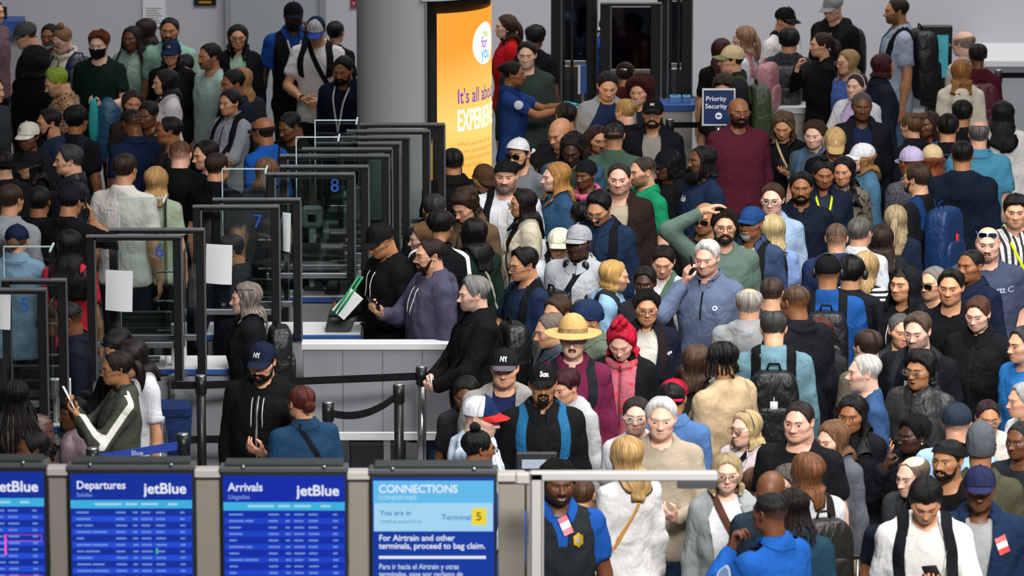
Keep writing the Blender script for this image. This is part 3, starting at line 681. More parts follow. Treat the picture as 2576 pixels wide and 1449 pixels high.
# ------------------------------------------------------------------ hands (wrist at origin, fingers +z, palm faces -y, thumb on +x)
def hand_sdf(pose):
    curl = {'relax': (.30, .45, .30), 'grip': (.85, 1.05, .6), 'flat': (.06, .10, .06), 'hold': (.55, .75, .4)}[pose]
    seg = []
    for i, (x, l0) in enumerate(((.031, .040), (.0105, .045), (-.0105, .041), (-.031, .032))):
        p = np.array([x, 0.0, .088 - .004 * abs(i - 1.2)]); a = 0; k = 1 + .08 * i
        for j, (L, c) in enumerate(zip((l0, l0 * .62, l0 * .5), curl)):
            a += c * k; q = p + L * np.array([(.10 - .07 * i) * (1 - .5 * j) * (pose in ('relax', 'flat')), -sin(a), cos(a)]); seg.append((p, q, .0092 - .0008 * j, .0086 - .0010 * j)); p = q
    th = [(np.array([.022, -.006, .022]), np.array([.050, -.018, .052]), .0155, .0125)]
    p = th[0][1]; q = p + (np.array([.012, -.020, .026]) if pose != 'flat' else np.array([.022, -.006, .026])); r = q + (np.array([-.010, -.014, .020]) if pose in ('grip', 'hold') else np.array([.006, -.006, .022]))
    th += [(p, q, .0115, .0100), (q, r, .0098, .0082)]
    def f(X, Y, Z):
        d = cone(X, Y, Z, (0, .002, -.05), (0, 0, .008), .027, .025)
        pl = smin(cone(X, Y, Z, (.022, 0, .02), (.030, 0, .082), .0145, .0125), cone(X, Y, Z, (-.020, 0, .02), (-.030, 0, .078), .0145, .0115), .018)
        pl = smin(pl, cone(X, Y, Z, (0, .002, .015), (0, .002, .084), .018, .0125), .016); d = smin(d, pl, .018)
        for a, b, ra, rb in th: d = smin(d, cone(X, Y, Z, a, b, ra, rb), .007)
        e = None
        for a, b, ra, rb in seg:
            c = cone(X, Y, Z, a, b, ra, rb); e = c if e is None else np.minimum(e, c)
        return smin(d, e, .005)
    return f
_hand = {}
def hand_mesh(pose, lo):
    k = (pose, lo)
    if k not in _hand: _hand[k] = surfnet(hand_sdf(pose), (-.06, -.13, -.03), (.085, .04, .21), .0125 if lo else .0084)
    return _hand[k]
# ------------------------------------------------------------------ bodies, canonical standing height 1.76 m, facing -y
ZS = np.array([.40, .78, .86, .95, 1.06, 1.20, 1.31, 1.385, 1.432, 1.472, 1.56])
BW = {'m': [.160, .162, .168, .163, .160, .170, .180, .170, .118, .064, .060], 'w': [.162, .165, .172, .160, .136, .150, .160, .150, .100, .054, .05]}
BD = {'m': [.110, .112, .116, .114, .112, .120, .122, .108, .082, .060, .056], 'w': [.108, .110, .116, .106, .098, .116, .116, .098, .074, .052, .048]}
BY = {'m': [0, 0, 0, -.004, -.006, -.004, 0, .006, .014, .020, .022], 'w': [0, .002, .004, 0, -.002, -.014, -.006, .006, .014, .020, .022]}
SHX = {'m': .169, 'w': .149}
def torso(X, Y, Z, sex, fat, g):
    zz = Z; w = np.interp(zz, ZS, BW[sex]).astype(np.float32); d = np.interp(zz, ZS, BD[sex]).astype(np.float32); cy = np.interp(zz, ZS, BY[sex]).astype(np.float32)
    bel = np.interp(zz, [.75, .95, 1.15, 1.4], [.6, 1, .9, .15]) * (fat - 1)
    w = w * (1 + bel * .85) + g; d = d * (1 + bel * 1.15) + g; cy = cy - bel * .035
    k = (np.abs(X) / w) ** 2.3 + (np.abs(Y - cy) / d) ** 2.3
    k = k ** (1 / 2.3)
    return (k - 1) * np.minimum(w, d) * .92
def ik(S, T, l1, l2, pole):
    S = np.array(S, float); T = np.array(T, float); v = T - S; L = np.linalg.norm(v); Lm = min(L, l1 + l2 - .004); v /= L; T = S + v * Lm
    a = (l1 * l1 - l2 * l2 + Lm * Lm) / (2 * Lm); h = math.sqrt(max(l1 * l1 - a * a, 0)); p = np.array(pole, float); p = p - v * (p @ v); p /= np.linalg.norm(p) + 1e-9
    return S + v * a + p * h, T
def arms_for(pose, sx, H):
    """{side: (wrist target, pole, hand pose, finger dir, palm normal)}; side +1 is the person's left (+x)"""
    dn = lambda s: ((s * (sx + .075), -.015, .80), (s * .35, .9, 0), 'relax', (s * .02, -.10, -1), (-s, .1, 0))
    ph = lambda s: ((s * .085, -.30, 1.20), (s * .75, .1, -1), 'hold', (-s * .55, -.62, .55), (-s * .3, .35, .9))
    R = {}
    for s in (1, -1): R[s] = dn(s)
    if pose == 'phone2': R = {s: ph(s) for s in (1, -1)}
    elif pose == 'phoneR': R[-1] = ((-.07, -.31, 1.24), (-.7, .1, -1), 'hold', (.45, -.75, .42), (.1, .35, .9))
    elif pose == 'phoneL': R[1] = ((.07, -.31, 1.24), (.7, .1, -1), 'hold', (-.45, -.75, .42), (-.1, .35, .9))
    elif pose == 'read': R = {s: ((s * .07, -.27, 1.36), (s * .8, .1, -1), 'hold', (-s * .5, -.6, .6), (-s * .2, .3, .9)) for s in (1, -1)}
    elif pose == 'lowL': R[1] = ((.09, -.29, 1.12), (.7, .2, -1), 'hold', (-.55, -.6, .35), (-.2, .4, .9))
    elif pose == 'lowR': R[-1] = ((-.09, -.29, 1.12), (-.7, .2, -1), 'hold', (.55, -.6, .35), (.2, .4, .9))
    elif pose == 'clasp': R = {1: ((.075, -.285, 1.03), (.8, .2, -.8), 'hold', (-.85, -.4, -.2), (-.2, .8, .3)), -1: ((-.075, -.265, 1.05), (-.8, .2, -.8), 'hold', (.85, -.4, -.25), (.2, .8, .3))}
    elif pose == 'cross': R = {1: ((-.10, -.205, 1.17), (.9, -.2, -.8), 'flat', (-1, -.05, .1), (.1, 1, 0)), -1: ((.10, -.245, 1.13), (-.9, -.2, -.8), 'flat', (1, .15, .1), (-.1, 1, 0))}
    elif pose in ('earR', 'earL'):
        s = -1 if pose == 'earR' else 1; R[s] = ((s * .115, -.115, 1.47), (s * .6, -.6, -1), 'hold', (-s * .12, -.10, 1), (-s * .8, .5, 0))
    elif pose in ('chinR', 'chinL'):
        s = -1 if pose == 'chinR' else 1; R[s] = ((s * .03, -.19, 1.42), (s * .6, -.5, -1), 'grip', (-s * .15, .25, 1), (-s * .3, .9, .1))
    elif pose in ('headR', 'headL'):
        s = -1 if pose == 'headR' else 1; R[s] = ((s * .150, -.02, 1.735), (s * 1, -.1, .25), 'relax', (-s * .80, .05, .42), (-s * .5, 0, -.85))
    elif pose in ('strapR', 'strapL', 'straps'):
        for s in ((-1,) if pose == 'strapR' else (1,) if pose == 'strapL' else (1, -1)): R[s] = ((s * .115, -.20, 1.27), (s * .8, .1, -1), 'grip', (-s * .2, .1, 1), (-s * .3, 1, 0))
    elif pose in ('waveR', 'waveL'):
        s = -1 if pose == 'waveR' else 1; R[s] = ((s * .26, -.22, 1.40), (s * .6, .2, -1), 'relax', (s * .15, -.2, 1), (-s * .4, -.9, 0))
    elif pose in ('fwd',): R = {s: ((s * .10, -.50, 1.34), (s * .7, .2, -1), 'flat', (-s * .2, -1, -.05), (-s * .5, 0, -.8)) for s in (1, -1)}
    elif pose in ('fwdR', 'fwdL'):
        s = -1 if pose == 'fwdR' else 1; R[s] = ((s * .08, -.42, 1.15), (s * .7, .2, -1), 'hold', (-s * .3, -1, .1), (-s * .7, .3, -.6))
    elif pose == 'handleR': R[-1] = ((-.26, -.10, .98), (-.5, 1, 0), 'grip', (0, -.5, -.8), (1, 0, 0))
    elif pose == 'handleL': R[1] = ((.26, -.10, .98), (.5, 1, 0), 'grip', (0, -.5, -.8), (-1, 0, 0))
    return R
GARM = {'tee': 't_shirt', 'vtee': 't_shirt', 'polo': 'polo_shirt', 'sweat': 'sweater', 'hood': 'hoodie', 'shirt': 'shirt', 'sshirt': 'shirt', 'coat': 'jacket', 'open': 'jacket', 'vest': 'vest', 'blazer': 'blazer', 'puff': 'puffer_jacket',
        'openh': 'hoodie', 'track': 'track_jacket', 'zip': 'pullover', 'cardi': 'cardigan', 'raglan': 'raglan_shirt', 'ohood': 'hoodie'}
SIZES = {}
_leg = {}
def legs_template(sex, wide):
    k = (sex, wide)
    if k in _leg: return _leg[k]
    r = 1.15 if wide else 1.0
    def f(X, Y, Z):
        A = np.abs(X); d = cone(A, Y, Z, (.085, 0, .86), (.092, -.01, .48), .098 * r, .068 * r); d = smin(d, cone(A, Y, Z, (.092, -.01, .48), (.098, .012, .07), .066 * r, .058 * r), .02)
        d = smin(d, torso(X, Y, Z, sex, 1.05 if wide else 1.0, .006) + np.where(Z < .80, (.80 - Z) * 2, 0), .03)
        d = smax(d, Z - .98, .01); return smax(d, .035 - Z, .005)
    V, F = surfnet(f, (-.25, -.2, .02), (.25, .2, 1.0), .03)
    me = obj('trousers', V, F, [pm('blank', '333')]); m = me.data; bpy.data.objects.remove(me)
    def g(X, Y, Z):
        d = smin(ell(X, Y, Z, (0, -.075, .032), (.046, .105, .036)), ell(X, Y, Z, (0, .03, .045), (.041, .062, .05)), .02); return smax(d, .003 - Z, .004)
    if 'shoe' not in _leg:
        V, F = surfnet(g, (-.07, -.2, 0), (.07, .11, .11), .016); so = obj('shoe', V, F, [pm('blank', '333')]); _leg['shoe'] = so.data; bpy.data.objects.remove(so)
    _leg[k] = m
    return m
def share(name, me, mat, parent, scale, loc=(0, 0, 0)):
    o = bpy.data.objects.new(name, me); COL.objects.link(o); o.parent = parent; o.scale = (scale,) * 3; o.location = loc
    o.material_slots[0].link = 'OBJECT'; o.material_slots[0].material = mat
    return o
def march(fn, P, D, n=28, smax_=.6):
    """distance along D from P to the surface fn = 0"""
    t = np.zeros(len(P), np.float32)
    for _ in range(n):
        Q = P + D * t[:, None]; t = np.clip(t + fn(Q[:, 0], Q[:, 1], Q[:, 2]) * .85, 0, smax_)
    return P + D * t[:, None]
def pushout(V, fn, off, it=3, ztop=9.0):
    """lifts points out of the body surface fn"""
    V = np.array(V, np.float32); ix = np.where(V[:, 2] < ztop)[0]
    if len(ix) == 0: return V
    for _ in range(it):
        Q = V[ix]; d = fn(Q[:, 0], Q[:, 1], Q[:, 2]); of = np.broadcast_to(off, (len(V),))[ix]; m = d < of
        if not m.any(): break
        q = Q[m]; e = .006; g = np.stack([fn(q[:, 0] + e, q[:, 1], q[:, 2]) - fn(q[:, 0] - e, q[:, 1], q[:, 2]), fn(q[:, 0], q[:, 1] + e, q[:, 2]) - fn(q[:, 0], q[:, 1] - e, q[:, 2]), fn(q[:, 0], q[:, 1], q[:, 2] + e) - fn(q[:, 0], q[:, 1], q[:, 2] - e)], -1)
        g /= np.linalg.norm(g, axis=1)[:, None] + 1e-6; V[ix[m]] = q + g * (of[m] - d[m])[:, None]
    return V
class Person: pass
PEOPLE = []
def person(root, sex='m', H=1.76, fat=1.0, ft=None, skin=1, eyes='n', mouth='n', yaw=0.0, pitch=0.0, roll=0.0, hair=('short', '2a1d14', None), hat=None, top=('tee', '888', None), pat='', ipat='',
           pose='down', beard=None, stub=0.0, glasses=None, legs='23252b', shoes='222', seed=1, far=False, back=False, hid=False, texts=(), extras=(), away=False, ow=None, skin_arms=None):
    rng = np.random.RandomState(seed); k = H / 1.76; p = Person(); p.root = root; p.k = k; bs = 'w' if sex in 'wg' else 'm'
    ft = ft or {'m': 'm', 'w': 'w', 'b': 'c', 'g': 'c'}[sex]; child = sex in 'bg'
    hs = {'m': 1.0, 'w': .95, 'b': .93, 'g': .92}[sex] * (1 + .02 * rng.randn() * .6)
    # ---- head pose
    lo = back; t = head_template(ft, eyes, mouth, lo); tfull = head_template(ft, 'n', 'n', True) if lo else t
    hsx, hsy, hsz = hs * (1.03 + .022 * rng.randn()), hs * (1 + .02 * rng.randn()), hs * (.90 + .012 * rng.randn()); fatf = 1 + (fat - 1) * .30
    piv = np.array([0, .028, -.095]) * hs; base = np.array([0, -.010, (1.76 - .030) * k - .108 * hs]) + piv
    Rm = np.array(Matrix.Rotation(rad(yaw), 3, 'Z') @ Matrix.Rotation(rad(pitch), 3, 'X') @ Matrix.Rotation(rad(roll), 3, 'Y'))
    def toH(V):
        V = np.array(V, float); j = np.clip((-V[:, 2] - .01) / .07, 0, 1) * (fatf - 1) + 1; V[:, 0] *= hsx * j; V[:, 1] *= hsy; V[:, 2] *= hsz
        low = np.clip((-V[:, 2] / hs - .115) / .055, 0, 1)[:, None]           # the neck's foot stays on the body
        A = (V - piv) @ Rm.T + base; B = V - piv + base
        return A * (1 - low) + B * low
    p.toH = toH
    def toHr(V):                                                             # rigid (hats, glasses)
        V = np.array(V, float); V = V * np.array([hsx, hsy, hsz]); return (V - piv) @ Rm.T + base
    # ---- arms
    typ = top[0]
    sx = SHX[bs] * (1 + (fat - 1) * .35); arms = {}; AR = arms_for(pose, sx, H); thk = (1.0 if bs == 'm' else .84) * (1 + (fat - 1) * .5)
    for s in (1, -1):
        tg, pole, hp, fd, pn = AR[s]; S = np.array([s * sx, .012, 1.405])
        tg = np.array(tg, float)
        if fat > 1.05 and pose not in ('down',): tg[1] -= (fat - 1) * .16
        if typ == 'vest' and pose != 'clasp': S[0] *= 1.10; tg[0] *= 1.22 if tg[2] < .9 else 1
        E, Wt = ik(S, tg, .300, .262, pole); arms[s] = (S, E, Wt, hp, np.array(fd, float), np.array(pn, float))
    typ, tc, ic = top
    tee = typ in ('tee', 'vtee', 'polo', 'sshirt') or (typ == 'vest' and skin_arms)
    def core(X, Y, Z):
        d = smax(torso(X, Y, Z, bs, fat, -.006 if tee else -.018), Z - 1.53, .01)
        d = smin(d, cone(X, Y, Z, (0, .022, 1.44), (0, .020, 1.57), FT[ft]['neck'] * hs / k * 1.0, FT[ft]['neck'] * hs / k * .94), .03)
        for s in (1, -1):
            S, E, Wt = arms[s][:3]; d = smin(d, cone(X, Y, Z, (s * .045, .028, 1.452), S, .034, .045), .035)
            a = smin(cone(X, Y, Z, S, E, .050 * thk, .040 * thk), cone(X, Y, Z, E, E + (Wt - E) * .3, .040 * thk, .043 * thk), .02); a = smin(a, cone(X, Y, Z, E + (Wt - E) * .3, Wt, .043 * thk, .027 * (.5 + .5 * thk)), .02); d = smin(d, a, .03)
        return smax(d, .84 - Z, .02)
    pts = np.array([q for s in arms for q in arms[s][:3]]); lo_ = np.minimum(pts.min(0) - .09, [-.26 * fat, -.22 * fat, .80]); hi_ = np.maximum(pts.max(0) + .09, [.26 * fat, .19 * fat, 1.56])
    V1, F1 = surfnet(core, lo_, hi_, .024 if (tee and not far) else (.028 if tee else .042))
    mb = MB(); mb.V.append(toH(t['V'])); mb.n += len(t['V']); mb.F += list(t['F']); mb.M += list(t['M']); face = [t['face']]
    mb.V.append(V1 * k); mb.F.append(F1 + mb.n); mb.M.append(0); mb.n += len(V1); face.append(np.zeros((len(V1), 3)))
    glove = [e for e in extras if e[0] == 'gloves']
    p.hand = {}
    for s in (1, -1):
        S, E, Wt, hp, fd, pn = arms[s]; HV, HF = hand_mesh(hp, far or hid or pose == 'down'); z = fd / np.linalg.norm(fd); y = -(pn - z * (pn @ z)); y /= np.linalg.norm(y) + 1e-9; x = np.cross(y, z)
        hk = (.97 if bs == 'm' else .88)
        Q = HV * np.array([1, 1, 1.0]) * hk; Fq = HF
        # thumb side: keep it on the inner/upper side
        want = np.array([-s * .6, -.5, .6]) if hp != 'relax' else np.array([-s * .2, -1, 0]); fl = 1 if x @ want > 0 else -1
        if fl < 0: Q = Q * np.array([-1, 1, 1]); Fq = HF[:, ::-1]
        Pq = Wt + Q @ np.stack([x, y, z]); mb.V.append(Pq * k); mb.F.append(Fq + mb.n); mb.M.append(5 if glove else 0); mb.n += len(Pq); face.append(np.tile([0, .12, 0], (len(Pq), 1)))
        p.hand[s] = (Wt, x, y, z)
    sk = skin_mat(skin, stub, hair[1]); c = lin(SKIN[skin]); hb = hair[1] if hair[1] not in ('7fc41c',) else '4a3520'
    lipm = pm('lips%d%s' % (skin, bs), (c[0] * (.86 if bs == 'm' else .8), c[1] * (.62 if bs == 'm' else .46), c[2] * (.6 if bs == 'm' else .5)), .4)
    body = obj('body', mb.verts(), mb.F, [sk, pm('eye_white', 'd9d4cf', .25), pm('iris' + ('b' if seed % 5 == 0 and skin < 2 else ''), '3a4a58' if seed % 5 == 0 and skin < 2 else '1c120c', .15), pm('brow' + hb, tuple(x * .55 for x in lin(hb)), .8), lipm] + ([pm('glove', '4fb3cf', .5)] if glove else []), root, list(mb.M), True, {'face': np.concatenate(face)})
    # ---- garment
    gthk = {'tee': .010, 'vtee': .010, 'polo': .011, 'sweat': .014, 'hood': .018, 'shirt': .012, 'sshirt': .012, 'coat': .022, 'open': .023, 'openh': .021, 'ohood': .021, 'vest': .017, 'blazer': .024, 'puff': .036, 'track': .018, 'zip': .019, 'cardi': .022, 'raglan': .014}[typ]
    hem = {'tee': .82, 'vtee': .80, 'polo': .82, 'sweat': .82, 'hood': .82, 'coat': .72, 'puff': .78, 'blazer': .74, 'cardi': .70}.get(typ, .79)
    sleeve = 'none' if typ == 'vest' else ('short' if tee else 'long'); ph_ = rng.rand(4) * 6.28
    isopen = typ in ('open', 'openh', 'blazer', 'cardi', 'ohood') or (typ == 'vest' and ic)
    hooded = typ in ('hood', 'openh', 'ohood') or ('hooddown',) in extras
    nr = {'vtee': .050, 'tee': .038, 'polo': .034, 'sweat': .035}.get(typ, .030)
    def garment(g, sl, vneck, hemz, full=True):
        def f(X, Y, Z):
            d = smax(torso(X, Y, Z, bs, fat, g), Z - 1.53, .008)
            if hemz < .86 or g > .015: d = d - .006 * np.clip((1.05 - Z) / .2, 0, 1)
            for s in (1, -1):
                S, E, Wt = arms[s][:3]
                d = smin(d, cone(X, Y, Z, (s * .046, .034, 1.464), S * np.array([.86, 1, 1.005]) if (sl == 'none' and full) else S, .038 + g * .7, .045 + g), .04)
                if sl == 'short':
                    M = S + (E - S) * .72; a = cone(X, Y, Z, S, M, .051 * thk + g, .052 * thk + g * 1.4); dv = (E - S) / np.linalg.norm(E - S); a = smax(a, (X - M[0]) * dv[0] + (Y - M[1]) * dv[1] + (Z - M[2]) * dv[2], .004)
                elif sl == 'long':
                    a = smin(cone(X, Y, Z, S, E, .051 * thk + g, .043 * thk + g), cone(X, Y, Z, E, Wt, .044 * thk + g, .030 + g * .75), .025); dv = (Wt - E) / np.linalg.norm(Wt - E); a = smax(a, (X - Wt[0]) * dv[0] + (Y - Wt[1]) * dv[1] + (Z - Wt[2]) * dv[2] + .004, .004)
                else: a = None
                if a is not None: d = smin(d, a, .028)
            d = smin(d, cone(X, Y, Z, (-.03, .058, 1.472), (.03, .058, 1.472), .036 + g * .7, .036 + g * .7), .03)
            if full:
                fold = np.sin(Z * 34 + 9 * X + 2.2 * np.sin(X * 23 + ph_[0]) + ph_[1]) * np.sin(X * 17 + Y * 21 - Z * 7 + ph_[2]); d = d + fold * (.0062 if g > .012 else .0042) * np.clip((1.5 - Z) * 5, 0, 1)
            if hooded and full:
                r = .034; a = None
                for q0, q1 in (((-.085, -.045, 1.445), (-.105, .05, 1.475)), ((-.105, .05, 1.475), (0, .125, 1.455)), ((0, .125, 1.455), (.105, .05, 1.475)), ((.105, .05, 1.475), (.085, -.045, 1.445))):
                    b = cone(X, Y, Z, q0, q1, r * (.8 if q0[1] < 0 else 1), r * (.8 if q1[1] < 0 else 1)); a = b if a is None else smin(a, b, .02)
                a = smin(a, ell(X, Y, Z, (0, .135, 1.375), (.10, .042, .085)), .03); d = smin(d, a, .022)
            nk = FT[ft]['neck'] * hs / k
            d = smax(d, -cone(X, Y, Z, (0, .000, 1.482), (0, -.055, 1.70), nk + nr * .22 - .006, nk + nr * 1.3), .008)
            if vneck: d = smax(d, -cone(np.abs(X), Y, Z, (0, -.16, 1.465 - vneck), (.045, -.10, 1.49), .003, .045), .006)
            return smax(d, hemz - Z, .004)
        return f
    res = .0225 if not (far or hid) else .031
    gl = np.minimum(lo_, [0, 0, hem]) - .03; gh = hi_ + .03
    vn = {'vtee': .10, 'zip': .05, 'polo': .06, 'shirt': .05, 'sshirt': .05}.get(typ, 0)
    fn = garment(gthk, sleeve, vn, hem); p.fn = fn; p.gthk = gthk
    GV, GF = surfnet(fn, gl, gh, res)
    if sleeve == 'none':
        pass
    mat = cloth_mat(tc, pat); attrs = None
    if pat.startswith('two'):
        mode = pat.split('/')[2]; x, y, z = np.abs(GV[:, 0]), GV[:, 1], GV[:, 2]
        if mode == 'raglan': pv = x - (.155 - (z - 1.30) * .55)
        elif mode == 'band': pv = .05 - np.abs(z - 1.20)
        elif mode == 'sleeve':                          # stripe down the outside of the sleeves
            pv = np.full(len(GV), -1.0)
            for s in (1, -1):
                S, E, Wt = arms[s][:3]; q = np.array([s * .1, .02, 1.49])
                for a, b in ((q, S), (S, E), (E, Wt)):
                    v = b - a; h = np.clip(((GV - a) @ v) / (v @ v), 0, 1); dv = GV - (a + h[:, None] * v); n_ = np.linalg.norm(dv, axis=1) + 1e-9; vh = v / np.linalg.norm(v)
                    ref = np.array([s * .75, .35, .55]); ref = ref - vh * (ref @ vh); ref /= np.linalg.norm(ref); pv = np.maximum(pv, np.where((n_ < .09), .020 - np.linalg.norm(dv - (dv @ ref)[:, None] * ref, axis=1) + np.where(dv @ ref < 0, -1, 0), -1))
        elif mode == 'yoke': pv = z - 1.36
        elif mode == 'side': pv = GV[:, 0]
        elif mode == 'sleeves': pv = x - .19
        attrs = {'panel': pv}
    if isopen:
        # an inner shirt, then the outer layer cut open down the front
        it = garment(.006, 'none', .09 if 'vneck' in [e[0] for e in extras] else .03, .80); IV, IF = surfnet(it, gl, gh, .030)
        obj('shirt' if ('collar',) in extras or typ == 'vest' else 't_shirt', IV * k, IF, [cloth_mat(ic or 'ddd', ipat)], root)
        if typ == 'vest':
            it2 = garment(.012, 'short' if skin_arms else 'long', .05, .80); IV, IF = surfnet(it2, gl, gh, .026); obj('shirt', IV * k, IF, [cloth_mat(ic, ipat)], root); 
        o = ow or {'open': .058, 'openh': .05, 'blazer': .05, 'vest': .012, 'cardi': .07, 'ohood': .075}[typ]
        wz = lambda z: np.interp(z, [.7, .95, 1.2, 1.38, 1.47, 1.54], [o * 1.0, o * .75, o * .85, o + .02, .068, .062])
        front = GV[:, 1] < np.interp(GV[:, 2], [1.40, 1.5], [0, .0]); ins = front & (np.abs(GV[:, 0]) < wz(GV[:, 2]))
        keep = ~ins[GF].all(1); used = np.zeros(len(GV), bool); used[GF[keep].ravel()] = True; b = used & ins
        GV[b, 0] = np.sign(GV[b, 0]) * wz(GV[b, 2]); GF = GF[keep]
        e = np.concatenate([GF[:, [0, 1]], GF[:, [1, 2]], GF[:, [2, 3]], GF[:, [3, 0]]]); es = np.sort(e, 1); key = es[:, 0].astype(np.int64) * len(GV) + es[:, 1]; _, iv, ct = np.unique(key, return_index=True, return_counts=True); be = e[iv[ct == 1]]
        bi = np.unique(be); mp = np.full(len(GV), -1); mp[bi] = len(GV) + np.arange(len(bi)); inn = GV[bi].copy(); inn[:, 1] += .016; inn[:, 0] += np.sign(inn[:, 0]) * .004
        GV = np.concatenate([GV, inn]); GF = np.concatenate([GF, np.stack([be[:, 1], be[:, 0], mp[be[:, 0]], mp[be[:, 1]]], 1)])
        if attrs: attrs = {'panel': np.concatenate([attrs['panel'], attrs['panel'][bi]])}
    g_ob = obj(GARM[typ], GV * k, GF, [mat], root, None, True, attrs); p.garment = g_ob
    SIZES['tri'] = SIZES.get('tri', 0) + 2 * len(GF) + 2 * sum(len(f) for f in mb.F)
    # collar / lapels
    if typ in ('polo', 'shirt', 'sshirt', 'coat', 'open', 'zip', 'blazer', 'track', 'vest', 'puff') and ('nocollar',) not in extras:
        nk = FT[ft]['neck'] * hs / k; h = {'zip': .050, 'track': .045, 'coat': .055, 'puff': .06, 'open': .045, 'vest': .040}.get(typ, .040); gap = {'open': 42, 'blazer': 48, 'vest': 30, 'coat': 10, 'puff': 10, 'track': 14}.get(typ, 16)
        a = np.radians(np.linspace(gap, 360 - gap, 26)); fr = np.clip(np.cos(a), 0, 1); rx, ry = nk + .012 + gthk * .3, nk + .010 + gthk * .3
        z0 = 1.478 - .045 * fr; rows = [np.stack([np.sin(a) * (rx + .004), .018 - np.cos(a) * (ry + .006) - .01 * fr, z0 - .012], -1), np.stack([np.sin(a) * rx, .018 - np.cos(a) * ry - .012 * fr, z0 + h], -1), np.stack([np.sin(a) * (rx + .006), .018 - np.cos(a) * (ry + .006) - .014 * fr, z0 + h - .002], -1)]
        if typ not in ('zip', 'track', 'puff'):
            pt = np.clip((fr - .6) / .4, 0, 1); out = .020 + .012 * pt; rows.append(np.stack([np.sin(a) * (rx + out + .006), .018 - np.cos(a) * (ry + out) - .016 * fr, z0 - .004 - .030 * pt], -1))
        V = pushout(np.stack(rows).reshape(-1, 3), fn, .005, 2); obj('collar', V * k, grid_faces(len(rows), 26)[:, ::-1], [cloth_mat(ic if typ == 'vest' and ic else tc, pat if not pat.startswith('two') else '')], root)
    # placket, zip, drawstrings
    def front_strip(x0, x1, z0, z1, off, name, m, n=14):
        z = np.linspace(z0, z1, n); P = []
        for x in np.linspace(x0, x1, 3):
            q = march(fn, np.stack([np.full(n, x), np.full(n, -.42), z], -1).astype(np.float32), np.array([0, 1., 0], np.float32)); q[:, 1] -= off * (1 if abs(x - (x0 + x1) / 2) < 1e-6 else .3); P.append(q)
        P = np.stack(P, 1); return obj(name, P.reshape(-1, 3) * k, grid_faces(n, 3), [m], root)
    if not back:
        if typ in ('coat', 'zip', 'track', 'puff') or ('zipper',) in extras: front_strip(-.006, .006, .86 if typ != 'zip' else 1.25, 1.42, .004, 'zipper', pm('zipper', '9a9a98', .4, .6) if ('zipper',) in extras else cloth_mat('1b1b1d'))
        if typ in ('shirt', 'sshirt', 'polo'): front_strip(-.015, .015, .84 if typ != 'polo' else 1.26, 1.42, .003, 'placket', mat if not pat.startswith('two') else cloth_mat(tc))
        if typ == 'hood':
            for s in (1, -1): 
                z = np.linspace(1.41, 1.24, 7); q = march(fn, np.stack([np.full(7, s * .035), np.full(7, -.42), z], -1).astype(np.float32), np.array([0, 1., 0], np.float32)); q[:, 1] -= .004; mbx = MB().add(*tube(q, .0032, 5)); mbx.build('drawstring', cloth_mat('d8d4cc' if ic is None else ic), root, T=lambda V: V * k)
    # ---- lower body
    share('trousers', legs_template(bs, fat > 1.12), cloth_mat(legs, 'denim' if legs in ('33475f', '2b3d57', '4b6485') else ''), root, k)
    for s in (1, -1): share('shoe', _leg['shoe'], pm('shoe' + shoes, shoes, .6), root, k, (s * .098 * k, .01, 0))
    # ---- hair, beard
    hm = hair_mat(hair[1], hair[3] if len(hair) > 3 else None, 1 if hair[0] in ('curly', 'afro', 'bigcurl') else 0)
    if hair[0] != 'bald':
        hb_ = MB(); hair_mesh(hb_, tfull, hair[0], seed, hat[3] if hat else None, far or hid, hair[2]); hb_.build('hair', [hm], root, T=lambda V: pushout(toHr(V) / k, fn, np.where(np.concatenate(hb_.A)[:, 2] < 0, .004, .024), 3, (1.56 if not child else 1.5)) * k, st=True)
        SIZES['hair'] = SIZES.get('hair', 0) + 2 * sum(len(f) for f in hb_.F)
    if beard and not lo:
        V, F, st = beard_mesh(t, beard[0], seed); MB().add(V, F, 0, st).build('beard', [hair_mat(beard[1])], root, T=toH, st=True)
    if glasses:
        gk = glasses[0]; m = glasses_mesh({'sunhead': 'sun'}.get(gk, gk)); T = toHr
        if gk == 'sunhead': T = lambda V: toHr(rotx(V - [0, -.0, 0], 0) + [0, .045, .082])
        m.build('sunglasses' if gk.startswith('sun') else 'glasses', [pm('gframe' + glasses[1], glasses[1], .3), pm('sunlens', '0b0c0e', .08) if gk.startswith('sun') else glass_mat('eyeglass', 'f4f7f7', .03)], root, T=T)
    if hat: make_hat(p, tfull, hat, toHr, root)
    p.k, p.toHr, p.t, p.arms, p.fat, p.bs, p.sx, p.H, p.hs = k, toHr, t, arms, fat, bs, sx, H, hs
    for tx in texts: chest_text(p, *tx)
    for e in extras: extra(p, *e)
    return p
def rotx(V, a): return V
